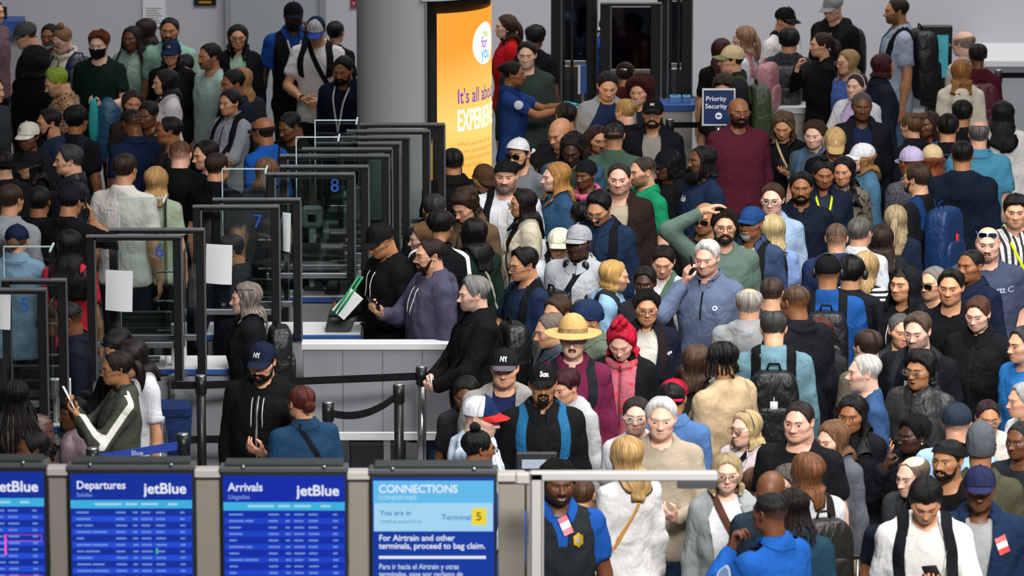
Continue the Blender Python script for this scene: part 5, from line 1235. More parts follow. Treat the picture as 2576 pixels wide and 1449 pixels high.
# ledge along the right part of the back wall
a = at_y(2470, 190, 46.2); surf_box('trim_4', (a.x, 46.1, 0), (a.x + 3, 47.200, .60), pm('ledge_front', '9b9ea2', .6)); surf_box('trim_5', (a.x - .02, 46.06, .60), (a.x + 3, 47.200, .655), M_wht)
# column with a wrapped display
CY, CR = 37.7, .525; CX = at_y(1063, 250, CY).x
V, F = lathe([(CR, 0), (CR, .25), (CR, 1.0), (CR, 2.0), (CR, 9.0)], 72, (CX, CY)); tag(obj('column', V, F, pm('column_paint', 'a5a6a8', .55, noise=.03, nscale=2)), kind='structure')
def cyl(e, name, r, a0, a1, z0, z1, m, n=40, th=.0, **k):
    a = np.radians(np.linspace(a0, a1, n)); V = np.stack([np.stack([CX + r * np.sin(a), CY - r * np.cos(a), np.full(n, z)], -1) for z in np.linspace(z0, z1, 8)]).reshape(-1, 3); F = grid_faces(8, n)[:, ::-1]
    if th:
        W2 = V.copy(); c = np.array([CX, CY, 0]); d = (V - c) * [1, 1, 0]; W2 = V - d / np.linalg.norm(d, axis=1)[:, None] * th; N = len(V); b = np.arange(n - 1)
        F = [F, np.stack([b, b + N, b + N + 1, b + 1], 1)[:, ::-1], np.stack([7 * n + b, 7 * n + b + 1, 7 * n + b + 1 + N, 7 * n + b + N], 1)[:, ::-1]]; i = np.arange(7) * n
        F.append(np.stack([i, i + N, i + n + N, i + n], 1)); F.append(np.stack([i + n - 1, i + 2 * n - 1, i + 2 * n - 1 + N, i + n - 1 + N], 1)); V = np.concatenate([V, W2])
    return part(e, name, V, F, m, True, **k)
def zc(y): return at_y(1150, y, CY - CR).z
ad = empty('curved_display', (CX, CY - CR, .3), 0, 'glowing orange and yellow curved advertising display wrapped round the grey column', 'display')
mad, nt, b = newmat('display_picture'); tc = nd(nt, 'ShaderNodeTexCoord'); sp = nd(nt, 'ShaderNodeSeparateXYZ'); nt.links.new(tc.outputs['Object'], sp.inputs[0])
fz = mathn(nt, 'ABSOLUTE', mathn(nt, 'MULTIPLY', mathn(nt, 'SUBTRACT', sp.outputs[2], 1.25), 1.35)); r = nd(nt, 'ShaderNodeValToRGB'); r.color_ramp.elements[0].color = (*lin('ffd873'), 1); r.color_ramp.elements[1].color = (*lin('f59f2a'), 1); r.color_ramp.elements[1].position = .85
fx = mathn(nt, 'ADD', fz, mathn(nt, 'MULTIPLY', mathn(nt, 'SUBTRACT', .30, sp.outputs[0]), .55)); nt.links.new(fx, r.inputs[0]); b.inputs['Base Color'].default_value = (.02, .02, .02, 1); nt.links.new(r.outputs[0], b.inputs['Emission Color']); b.inputs['Emission Strength'].default_value = 1.08
AZT, AZB = zc(34), .35
cyl(ad, 'frame', CR + .022, 4.5, 176, AZB - .08, AZT + .09, M_blk, th=.06); cyl(ad, 'screen', CR + .029, 13, 172, AZB, AZT, mad, 60); cyl(ad, 'top_ring', CR + .036, 0, 180, AZT + .10, AZT + .30, pm('ring_grey', '8e98a6', .5), th=.08); cyl(ad, 'edge_trim', CR + .031, 3.6, 5.0, AZB - .08, AZT + .09, M_alu, 4)
def on_cyl(name, s, size, px0, y, col, sx=1.0, bold=0.0, r=CR + .033):
    v, f = text_mesh(s, size, bold, 'LEFT', 0, sx); a0 = math.asin((at_y(px0, 250, CY - CR).x - CX) / r); a = a0 + v[:, 0] / r; V = np.stack([CX + r * np.sin(a), CY - r * np.cos(a), zc(y) + v[:, 1]], -1); part(ad, name, V, f, pm('ad' + col, col, .5, emit=col, estr=1.0))
on_cyl('slogan', "It's all about", .167, 1150, 248, '6a3a96', .62, .012); on_cyl('slogan', 'EXPERIENCE', .239, 1150, 310, 'fff6dc', .42, .02)
for i, t in enumerate(('Where you see this sign', 'at your participating stores', "if you see your earnings", 'minutes to you')): on_cyl('small_print', t, .050, 1150, 367 + i * 18, 'b5702a', .9)
a = np.arange(40) / 40 * 2 * pi; rr = CR + .0325; a0 = math.asin((at_y(1219, 122, CY - CR).x - CX) / rr); rg = np.linspace(.02, 1, 9)[:, None]
V = np.stack([CX + rr * np.sin(a0 + .30 * rg * np.cos(a)), CY - rr * np.cos(a0 + .30 * rg * np.cos(a)), zc(122) + .169 * rg * np.sin(a)], -1).reshape(-1, 3); part(ad, 'round_logo', V, grid_faces(9, 40, True), pm('logo_white', 'f2eef0', .5, emit='f2eef0', estr=.9))
for t, sz, x, y, c in (('hey', .10, 1214, 97, '7ab02c'), ('for', .122, 1211, 120, '6a3a96'), ('you', .144, 1211, 146, '2a8fb0')): on_cyl('logo_word', t, sz, x, y, c, .62, .012, CR + .037)
# ------------------------------------------------------------------ podiums with portal frames and acrylic screens
def portal(e, x0, x1, yt, zt=1.97, zb=1.02, pw=.058, low=True, pane=True, foot=None, tint=None):
    A, B = at_z(x0, yt, zt), at_z(x1, yt, zt); Y = A.y; foot = zb if foot is None else foot
    bpart(e, 'post', (A.x, Y - .03, foot), (A.x + pw, Y + .03, zt), M_blk); bpart(e, 'post', (B.x - pw, Y - .03, foot), (B.x, Y + .03, zt), M_blk)
    for x in (A.x + pw, B.x): bpart(e, 'edge_strip', (x - .006, Y - .034, foot), (x + .006, Y - .028, zt), M_edge, 0)
    bpart(e, 'top_rail', (A.x, Y - .034, zt - .024), (B.x, Y + .034, zt + .004), M_blk); bpart(e, 'rail_trim', (A.x, Y - .037, zt - .003), (B.x, Y + .030, zt + .006), M_edge, 0); 
    if low: bpart(e, 'low_rail', (A.x + pw, Y - .02, zb + .20), (B.x - pw, Y + .02, zb + .24), M_edge)
    if pane: bpart(e, 'glass_pane', (A.x + pw, Y - .004, zb + .24), (B.x - pw, Y + .004, zt - .035), tint or M_glass, 0)
    return A, B, Y
KI = [(5, -62, 118, 728, 4, 168, 704), (6, 217, 457, 594, 274, 515, 577), (7, 485, 703, 519, 535, 757, 501), (8, 672, 893, 437, 704, 928, 418), (9, 704, 980, 391, 760, 987, 374), (10, 790, 1006, 360, 842, 1031, 345), (11, 872, 1082, 329, 906, 1119, 312)]
LBL = {5: 'nearest black portal booth numbered five at the picture edge', 6: 'black portal booth numbered six with a paper sheet on its screen', 7: 'black portal booth numbered seven with a square paper sheet', 8: 'black portal booth numbered eight behind booth seven',
       9: 'black portal booth just behind booth eight', 10: 'black portal booth second farthest before the column', 11: 'farthest black portal booth close to the column'}
NUM = {5: (62, 770), 6: (401, 632), 7: (648, 558), 8: (842, 468)}
SHEET = {5: (-20, 26, 735, 825), 6: (263, 333, 678, 780), 7: (516, 583, 613, 712), 8: (708, 730, 533, 630)}
DESKS = {}
for (n, a0, a1, ya, b0, b1, yb) in KI:
    A = at_z(a0, ya, 1.97); e = empty('checkpoint_booth', (at_z((a0 + a1) / 2, ya, 1.97).x, A.y, 0), 0, LBL[n], 'booth', 'document checking booths')
    ft_ = 0.0 if n > 7 else 1.0
    P = portal(e, a0, a1, ya, foot=ft_); Q = portal(e, b0, b1, yb, foot=ft_)
    bpart(e, 'side_pane', (P[1].x + .005, P[2] + .03, 1.25), (P[1].x + .013, Q[2] - .03, 1.86), M_glass, 0)
    # upright acrylic shield of two sheets at the officer's side
    if n in (5, 6, 7, 8, 9):
        sx0 = P[0].x + (P[1].x - P[0].x) * .30; yy = Q[2] + .16
        V, F = box((sx0, yy, 1.05), (sx0 + .30, yy + .008, 2.15), 0); part(e, 'shield', V, F, M_glass); bpart(e, 'shield_edge', (sx0 - .004, yy - .001, 1.05), (sx0 + .004, yy + .009, 2.15), M_gl_edge, 0); bpart(e, 'shield_edge', (sx0, yy - .001, 2.146), (sx0 + .30, yy + .009, 2.154), M_gl_edge, 0)
        V, F = box((sx0 + .30, yy - .16, 1.05), (sx0 + .308, yy + .10, 2.15), 0); part(e, 'shield', V, F, M_glass); bpart(e, 'shield_edge', (sx0 + .299, yy - .16, 2.145), (sx0 + .311, yy + .10, 2.157), M_gl_edge, 0)
        for k in range(3): bpart(e, 'shield_clip', (sx0 + .24, yy - .03, 1.25 + .2 * k), (sx0 + .36, yy - .02, 1.262 + .2 * k), M_alu, .002)
    if n in NUM:
        q = at_y(*NUM[n], P[2] - .012); txt_y(e, 'booth_number', str(n), .135, q.x, P[2] - .012, q.z, M_num, .004)
    if n in SHEET:
        x0, x1, y0, y1 = SHEET[n]; c0, c1 = at_y(x0, y0, P[2] - .02), at_y(x1, y1, P[2] - .02); g = np.linspace(0, 1, 7); gx, gz = np.meshgrid(g, g); V = np.stack([c0.x + (c1.x - c0.x) * gx + .008 * gz, P[2] - .018 - .014 * np.sin(gx * 3.0) * (1 - gz * .5) - .01 * (1 - gz) * gx, c1.z + (c0.z - c1.z) * gz - .01 * gx], -1).reshape(-1, 3)
        ps = empty('paper_notice', (c0.x, P[2] - .02, c1.z), 0, {5: 'white paper sheet taped inside booth five', 6: 'white paper sheet hanging on the glass of booth six', 7: 'white paper sheet taped to the glass of booth seven', 8: 'narrow white paper sheet on the glass of booth eight'}[n], 'paper', 'paper sheets on the booths'); part(ps, 'sheet', V, grid_faces(7, 7), M_paper, True)
    # the desk behind the frames
    d = empty('podium_desk', (P[0].x + .3, Q[2] + .3, 0), 0, 'grey desk with blue edged white top behind ' + {5: 'booth five', 6: 'booth six', 7: 'booth seven', 8: 'booth eight', 9: 'the booth after eight', 10: 'the second farthest booth', 11: 'the farthest booth'}[n], 'desk', 'officer desks')
    x0, x1, y0, y1 = P[0].x + .07, Q[1].x + (.40 if n < 8 else -.08), Q[2] + .045, Q[2] + (.42 if n < 8 else .26)
    bpart(d, 'body', (x0, y0 + .02, 0), (x1 - .02, y1, .98), M_grey if n < 9 else M_dk); bpart(d, 'top', (x0 - .01, y0, .985), (x1, y1 + .01, 1.02), M_wht); bpart(d, 'edge', (x0 - .012, y0 - .012, .975), (x1 + .004, y0 + .004, 1.012), M_blue); bpart(d, 'front_panel', (x0 + .02, y0 - .002, .10), (x1 - .06, y0 + .02, .93), M_stone if n < 9 else M_blk)
    DESKS[n] = (x0 + .50 if n == 6 else x0 + .42, y0 + .10)
    # equipment standing on the desk
    if n < 9:
        mx = x0 + .26; mo_ = empty('monitor', (mx, y0 + .24, 1.02), 0, 'black monitor seen from behind on the desk of booth ' + {5: 'five', 6: 'six', 7: 'seven', 8: 'eight'}[n], 'monitor', 'desk monitors')
        bpart(mo_, 'back', (mx - .19, y0 + .22, 1.12), (mx + .19, y0 + .25, 1.36), M_dk, .01); bpart(mo_, 'stand', (mx - .025, y0 + .235, 1.03), (mx + .025, y0 + .255, 1.2), M_dk); bpart(mo_, 'base', (mx - .1, y0 + .17, 1.02), (mx + .1, y0 + .31, 1.032), M_dk)
        cx = x1 - .16; cr = empty('card_reader', (cx, y0 + .12, 1.02), 0, 'dark sloping document reader on the desk end of booth ' + {5: 'five', 6: 'six', 7: 'seven', 8: 'eight'}[n], 'reader', 'document readers')
        V, F = box((cx - .09, y0 + .04, 1.02), (cx + .09, y0 + .22, 1.16), .012); V[:, 0] += (V[:, 2] - 1.02) * .25; V[:, 2] -= np.clip(-(V[:, 1] - y0 - .13), 0, 1) * .5 * (V[:, 2] > 1.08); part(cr, 'body', V, F, pm('reader_grey', '3d4442', .5)); bpart(cr, 'window', (cx - .06, y0 + .06, 1.13), (cx + .08, y0 + .12, 1.134), pm('reader_glass', '101416', .1), 0)
        if n != 8: continue
        tx_ = x1 - .34; cm_ = empty('camera_pole', (tx_, y0 + .3, 1.02), 0, 'white camera column on the desk of booth ' + {5: 'five', 6: 'six', 7: 'seven', 8: 'eight'}[n], 'camera', 'desk cameras')
        bpart(cm_, 'column', (tx_ - .025, y0 + .28, 1.02), (tx_ + .025, y0 + .33, 1.46), pm('camera_white', 'b9bcbd', .4), .01); bpart(cm_, 'head', (tx_ - .075, y0 + .25, 1.46), (tx_ + .075, y0 + .33, 1.62), pm('camera_grey', '8e9293', .4), .02); bpart(cm_, 'lens', (tx_ - .03, y0 + .244, 1.51), (tx_ + .03, y0 + .252, 1.57), pm('lens', '111315', .1), .004)
# paper flyer boxes standing on the desks
for n_, lab in ((6, 'tall white paper box standing on the desk of booth six'), (5, 'tall white paper box standing on the desk of booth five')):
    x_, y_ = DESKS[n_]; e = empty('leaflet_box', (x_, y_, 1.02), 0, lab, 'box', 'leaflet boxes'); bpart(e, 'box_body', (x_ - .05, y_ - .03, 1.019), (x_ + .05, y_ + .03, 1.30), M_paper, .004); bpart(e, 'blue_stripe', (x_ + .012, y_ - .033, 1.03), (x_ + .022, y_ - .029, 1.29), M_num, 0)
# side panels of the lanes (stone laminate with steel rims)
for (x0, x1, y, lab) in ((150, 232, 965, 'grey lane end panel with steel rim beside booth five'), (440, 520, 925, 'grey lane end panel with steel rim beside booth six')):
    A = at_z(x0, y + 20, 1.0); B = at_z(x1, y - 12, 1.0); e = empty('lane_panel', (A.x, A.y, 0), 0, lab, 'panel', 'lane end panels'); d = (B - A); d.z = 0; L = d.length; u = np.array(d / L); w = np.array([-u[1], u[0], 0])
    def P3(s, t, z): return np.array(A) * [1, 1, 0] + u * s + w * t + np.array([0, 0, z])
    for nm, s0, s1, t0, t1, z0, z1, m in (('panel', 0, L, 0, .04, .05, .97, M_stone), ('rim', -.01, L + .01, -.012, .05, .97, 1.0, M_alu), ('corner_post', L - .02, L + .03, -.012, .05, 0, 1.0, M_alu)):
        V, F = box((s0, t0, z0), (s1, t1, z1), .004); part(e, nm, np.array([P3(*v) for v in V]), F, m)
# low stone-faced counter in the middle
c0, c1 = at_z(762, 865, 1.12), at_z(1163, 865, 1.12); e = empty('counter', (c0.x, c0.y, 0), 0, 'long grey stone-faced counter with white rim in the middle', 'counter'); Y = c0.y
bpart(e, 'face', (c0.x, Y, .50), (c1.x, Y + .03, 1.08), M_stone); bpart(e, 'top', (c0.x - .01, Y - .015, 1.08), (c1.x + .01, Y + .12, 1.125), M_wht); bpart(e, 'foot_rail', (c0.x, Y - .012, .455), (c1.x, Y + .03, .512), M_wht)
for x in (c0.x + .02, (c0.x + c1.x) / 2, c1.x - .06): bpart(e, 'leg', (x, Y + .02, 0), (x + .05, Y + .09, .46), M_alu)
for k in range(1, 4): x = c0.x + (c1.x - c0.x) * k / 4; bpart(e, 'joint', (x - .002, Y - .003, .52), (x + .002, Y + .001, 1.08), M_edge, 0)
b0 = at_y(880, 1160, Y + .05); e = empty('black_gap_box', (b0.x, Y + .2, 0), 0, 'black box filling the black gap under the grey counter', 'case'); bpart(e, 'case_body', (b0.x, Y + .04, 0), (b0.x + .31, Y + .11, .43), pm('case', '111214', .6), .01); bpart(e, 'lid', (b0.x - .005, Y + .035, .40), (b0.x + .315, Y + .112, .445), M_dk, .006)  # plain black block put into the open black gap below the counter
# belt posts
def stanchion(px, py, lab, black=True, zt=1.05, base=True):
    q = at_z(px, py, zt); e = empty('belt_post', (q.x, q.y, 0), 0, lab, 'post', 'belt barrier posts'); m = M_blk if black else M_chrome
    V, F = lathe([(.17, 0), (.17, .012), (.12, .03), (.035, .04)], 28, (q.x, q.y)); part(e, 'base', V, F, m, True); tpart(e, 'tube', [(q.x, q.y, .03), (q.x, q.y, zt - .09)], .031, m, 16); tpart(e, 'belt_head', [(q.x, q.y, zt - .12), (q.x, q.y, zt - .005)], .038, M_blk, 16); tpart(e, 'cap', [(q.x, q.y, zt - .006), (q.x, q.y, zt + .004)], .034, M_alu, 16)
    return q
def belt(a, b, z, lab, m=None, sag=.0, w=.05, name='barrier_belt', z2=None):
    n = 17; t = np.linspace(0, 1, n); P = np.array([[a.x + (b.x - a.x) * v, a.y + (b.y - a.y) * v - .002, z + ((z2 or z) - z) * v - sag * 4 * v * (1 - v)] for v in t]); e = empty(name, (P[0][0], P[0][1], P[0][2] - w / 2), 0, lab, 'belt', 'barrier belts')
    d = np.array([b.x - a.x, b.y - a.y, 0]); d /= np.linalg.norm(d); nn = np.array([d[1], -d[0], 0]) * .0022; V = []
    for p in P:
        for s, o in ((1, 1), (1, -1), (-1, -1), (-1, 1)): V.append(p + np.array([0, 0, s * w / 2]) + nn * o)
    part(e, 'webbing', V, grid_faces(n, 4, True), m or M_belt)
    return e
sA = stanchion(1060, 922, 'steel belt post with black head in front of the grey counter', False); sB = stanchion(1003, 967, 'black belt post beside the steel post'); sC = stanchion(825, 1012, 'steel belt post half hidden by the dark hoodie', False); sD = stanchion(505, 945, 'black belt post beside the lane end panel')
sE = stanchion(460, 1092, 'tall steel belt post holding the blue belt', False, 1.44); sF = stanchion(232, 1128, 'tall belt post before the girl in pink', True, 1.44); sG = stanchion(838, 806, 'steel belt post behind the grey counter', False, 1.0); sH = stanchion(700, 815, 'black belt post behind the counter by booth seven', True, 1.0)
belt(sD, sA, .985, 'long black belt running to the steel post before the counter', z2=.985); belt(sB, sC, .985, 'sagging black belt between two posts before the counter', sag=.07); belt(sD, at_z(430, 945, 1.05), .985, 'short black belt from the post to the lane panel'); belt(sD, at_z(640, 945, 1.05), .62, 'lower black belt passing behind the man in cap'); belt(sD, at_z(420, 950, 1.05), .62, 'lower black belt towards the navy bag')
eb = belt(sE, sF, 1.375, 'blue printed belt in front of the olive track jacket', pm('blue_belt', '1f3f9a', .6)); q = sE * .45 + sF * .55; txt_y(eb, 'lettering', 'jetBlue', .042, q.x, q.y - .012, 1.375, pm('belt_print', 'c9d2e6', .5), .01, shear=.0)
belt(sG, sH, .93, 'black belt behind the counter by booth seven'); belt(sG, at_z(935, 812, 1.0), .93, 'black belt leading to the man with papers')
for (x0, x1, y, lab) in ((2250, 2336, 228, 'black belt behind the man in pale blue shirt'), (2512, 2600, 182, 'black belt along the back wall ledge'), (1685, 1772, 306, 'black belt beside the priority sign')):
    a_ = stanchion(x0, y - 6, 'belt post holding the ' + lab, True, 1.0); b_ = stanchion(x1, y - 6, 'far belt post of the ' + lab, True, 1.0); belt(a_, b_, .95, lab)
# back checkpoint: black portals, counters
M_smoke = glass_mat('smoked_acrylic', '596068', .05, .05)
for (n, x0, x1, y, lab) in ((1, 1386, 1502, -12, 'back checkpoint portal beside the yellow display'), (2, 1510, 1664, 8, 'middle back checkpoint portal with glass'), (3, 1654, 1742, -6, 'back checkpoint portal nearest the priority sign')):
    A = at_z(x0, y, 1.85); e = empty('checkpoint_portal', (A.x, A.y, 0), 0, lab, 'booth', 'back checkpoint portals'); P = portal(e, x0, x1, y, zt=1.85, foot=0, pw=.095, low=True, tint=M_smoke)
    if n != 2:
        for k in range(2): x = P[0].x + .10 + .075 * k; bpart(e, 'mullion', (x, P[2] - .02, 0), (x + .03, P[2] + .02, 1.85), M_blk)
    bpart(e, 'lower_panel', (P[0].x + .07, P[2] - .01, .1), (P[1].x - .07, P[2] + .01, 1.2), M_dk)
q = at_y(1466, 200, 41.6); e = empty('vertical_sign', (q.x, q.y, 0), 0, 'narrow blue and white upright sign at the back checkpoint', 'sign'); bpart(e, 'sign_board', (q.x - .035, q.y, q.z - .13), (q.x + .035, q.y + .01, q.z + .13), M_blue); bpart(e, 'white_edge', (q.x - .042, q.y - .004, q.z - .13), (q.x - .022, q.y + .0, q.z + .13), M_paper, 0); bpart(e, 'pole', (q.x - .012, q.y + .01, 0), (q.x + .012, q.y + .03, q.z), M_alu)
for (x0, x1, y, dY, lab) in ((1330, 1405, 306, .35, 'blue-topped counter under the reaching officer'), (1636, 1742, 262, .3, 'grey counter with blue top beside the priority sign'), (1925, 2075, 268, .3, 'low grey counter behind the woman in black sweater')):
    A, B = at_z(x0, y, .98), at_z(x1, y, .98); e = empty('inspection_counter', (A.x, A.y, 0), 0, lab, 'counter', 'inspection counters'); bpart(e, 'body', (A.x, A.y, 0), (B.x, A.y + dY, .92), pm('beige_lam', 'a29d96', .5)); bpart(e, 'top', (A.x - .02, A.y - .03, .92), (B.x + .02, A.y + dY, .98), M_blue if y != 268 else M_wht)
for (px, w) in ((1700, .1), (1728, .07)):
    A = at_z(px, 262, .98); e = empty('blue_box', (A.x, A.y + .1, .98), 0, 'light blue glove box on the grey counter, %s' % ('wider one' if w > .08 else 'smaller one'), 'box', 'glove boxes'); bpart(e, 'carton', (A.x - w / 2, A.y + .05, .98), (A.x + w / 2, A.y + .16, 1.04), pm('carton_blue', '5f8fc4', .5)); bpart(e, 'opening', (A.x - w / 4, A.y + .09, 1.038), (A.x + w / 4, A.y + .12, 1.042), M_dk, 0)
# priority sign
q = at_y(1808, 270, 38.05); e = empty('priority_sign', (q.x, q.y, 0), 0, 'blue priority security sign in a white frame on a post', 'sign'); hw, hh = .121, .138
bpart(e, 'sign_panel', (q.x - hw, q.y, q.z - hh), (q.x + hw, q.y + .02, q.z + hh), pm('sign_navy', '1d3263', .4)); 
for nm, lo, hi in (('frame_rail', (-hw - .014, -.008, hh), (hw + .014, .026, hh + .014)), ('frame_rail', (-hw - .014, -.008, -hh - .014), (hw + .014, .026, -hh)), ('frame_rail', (-hw - .014, -.008, -hh), (-hw, .026, hh)), ('frame_rail', (hw, -.008, -hh), (hw + .014, .026, hh))): bpart(e, nm, np.array(lo) + q, np.array(hi) + q, M_wht, .003)
mt = pm('sign_white', 'e6e8ee', .5, emit='e6e8ee', estr=.12); txt_y(e, 'lettering', 'Priority', .054, q.x - .022, q.y - .003, q.z + .070, mt, .012); txt_y(e, 'lettering', 'Security', .054, q.x - .022, q.y - .003, q.z + .008, mt, .012)
a = np.arange(24) / 24 * 2 * pi; part(e, 'arrow_disc', np.stack([q.x + .028 * np.cos(a), 0 * a + q.y - .003, q.z - .070 + .028 * np.sin(a)], -1), np.arange(24)[None], mt); Va = np.array([(-.018, 0), (-.002, .014), (-.002, .005), (.016, .005), (.016, -.005), (-.002, -.005), (-.002, -.014)]); part(e, 'arrow', np.stack([q.x + Va[:, 0], 0 * Va[:, 0] + q.y - .005, q.z - .070 + Va[:, 1]], -1), np.arange(7)[None], pm('sign_navy', '1d3263', .4))
tpart(e, 'pole', [(q.x, q.y + .03, .02), (q.x, q.y + .03, q.z + .05)], .022, M_alu); V, F = lathe([(.17, 0), (.17, .014), (.03, .03)], 24, (q.x, q.y + .03)); part(e, 'base', V, F, M_blk, True)
# upright screen at the back wall
A, B = at_y(2319, 65, 42.0), at_y(2393, 250, 42.0); e = empty('totem_screen', (A.x, A.y, 0), 0, 'black upright information screen with teal picture by the back wall', 'screen'); bpart(e, 'housing', (A.x, A.y, .9), (B.x, A.y + .07, A.z), M_blk, .012); C, D = at_y(2331, 88, 42.0), at_y(2384, 195, 42.0); bpart(e, 'display', (C.x, A.y - .003, D.z), (D.x, A.y + .001, C.z), pm('teal_screen', '2f7f8c', .3, emit='3f8f9c', estr=.55), 0)
txt_y(e, 'caption', 'TAKE', .035, (C.x + D.x) / 2, A.y - .006, (C.z * .62 + D.z * .38), pm('cap_dark', '1c4a58', .5)); bpart(e, 'stem', (A.x + .07, A.y + .02, 0), (B.x - .07, A.y + .05, .9), M_blk); bpart(e, 'foot', (A.x, A.y - .12, 0), (B.x, A.y + .2, .02), M_blk)
# notices and signs on the back wall
def wall_note(x0, x1, y1, lab, m, h=.5, cat='notice'):
    A, B = at_y(x0, y1, 47.190), at_y(x1, y1, 47.190); e = empty('wall_notice', (A.x, 47.190, A.z), 0, lab, cat, 'notices on the back wall'); bpart(e, 'sheet', (A.x, 47.182, A.z), (B.x, 47.198, A.z + h), m, 0); return e, A, B
e, A, B = wall_note(360, 416, 66, 'white printed notice on the grey back wall', M_paper)
for k in range(7): bpart(e, 'printed_line', (A.x + .03, 47.179, A.z + .03 + k * .025), (B.x - .03 - .02 * (k % 3), 47.183, A.z + .038 + k * .025), pm('print_grey', '9a8f90', .7), 0)
e, A, B = wall_note(488, 544, 14, 'dark sign with amber lettering on the back wall', M_blk, .3, 'sign'); bpart(e, 'amber_line', (A.x + .05, 47.178, A.z + .025), (B.x - .05, 47.183, A.z + .045), pm('amber', 'c08a20', .5), 0)
e, A, B = wall_note(882, 898, 19, 'small red sign beside the column top', pm('sign_red', '8c1626', .5), .2, 'sign'); txt_y(e, 'lettering', 'V', .05, (A.x + B.x) / 2, 47.176, A.z + .04, M_paper)
A, B = at_y(-20, 106, 46.2), at_y(56, 52, 46.2); e = empty('service_desk', (A.x, A.y, 0), 0, 'blue-fronted service desk by the back wall corner', 'desk'); bpart(e, 'blue_front', (A.x, A.y, A.z), (B.x, A.y + .3, B.z), M_blue); bpart(e, 'plinth', (A.x, A.y + .02, 0), (B.x + .1, A.y + .3, A.z), M_grey); bpart(e, 'screen_back', (A.x + .09, A.y + .1, B.z), (A.x + .14, A.y + .14, B.z + .12), M_blk)
# dark equipment behind the last booth
q = at_z(1142, 384, 1.62); e = empty('equipment_cabinet', (q.x, q.y, 0), 0, 'tall black equipment cabinet before the yellow display', 'cabinet'); bpart(e, 'cabinet_body', (q.x - .055, q.y, 0), (q.x + .06, q.y + .25, 1.56), M_blk, .03); bpart(e, 'hood', (q.x - .065, q.y - .01, 1.5), (q.x + .055, q.y + .2, 1.6), M_dk, .04)
# ------------------------------------------------------------------ flight information boards in the foreground
FY = 22.0; TS = FY / 20
def fx(px): return at_y(px, 1300, FY).x
def fz(py): return at_y(1288, py, FY).z
frame_e = empty('board_stand', (fx(600), FY, 0), rad(.0), 'beige metal stand carrying the flight boards', 'stand')
BEI = pm('beige_metal', '9f978b', .5, noise=.04, nscale=6); CAPW = pm('white_cap', 'cfc9c4', .4); HOU = pm('board_housing', '2b2e30', .45); TOPR = pm('rail_grey', '6f7173', .4, .4)
yo = lambda px: 1180 + (px - 300) * .0135
def em(c, s=1.0): return pm('em%s%.2f' % (c, s), '08090c', .35, emit=c, estr=s)
for (x0, x1) in ((118, 172), (488, 556), (872, 932), (1249, 1322)):
    t = yo((x0 + x1) / 2); bpart(frame_e, 'panel', (fx(x0 + 4), FY + .03, 0), (fx(x1 - 2), FY + .07, fz(t + 6)), BEI); bpart(frame_e, 'cap', (fx(x0), FY + .01, fz(t + 22)), (fx(x1), FY + .09, fz(t)), CAPW, .006)
bpart(frame_e, 'panel', (fx(1324), FY + .03, 0), (fx(1340), FY + .07, fz(1196)), BEI)
BOARDS = [(-198, 118, '1233a8', 'leftmost flight board cut by the frame with pink outlined entries', 'b'), (172, 490, '1233a8', 'departures flight board in blue', 'd'), (556, 874, '0f2fb4', 'arrivals flight board in blue', 'a'), (931, 1250, '0f3fae', 'connections information board in light and dark blue', 'c')]
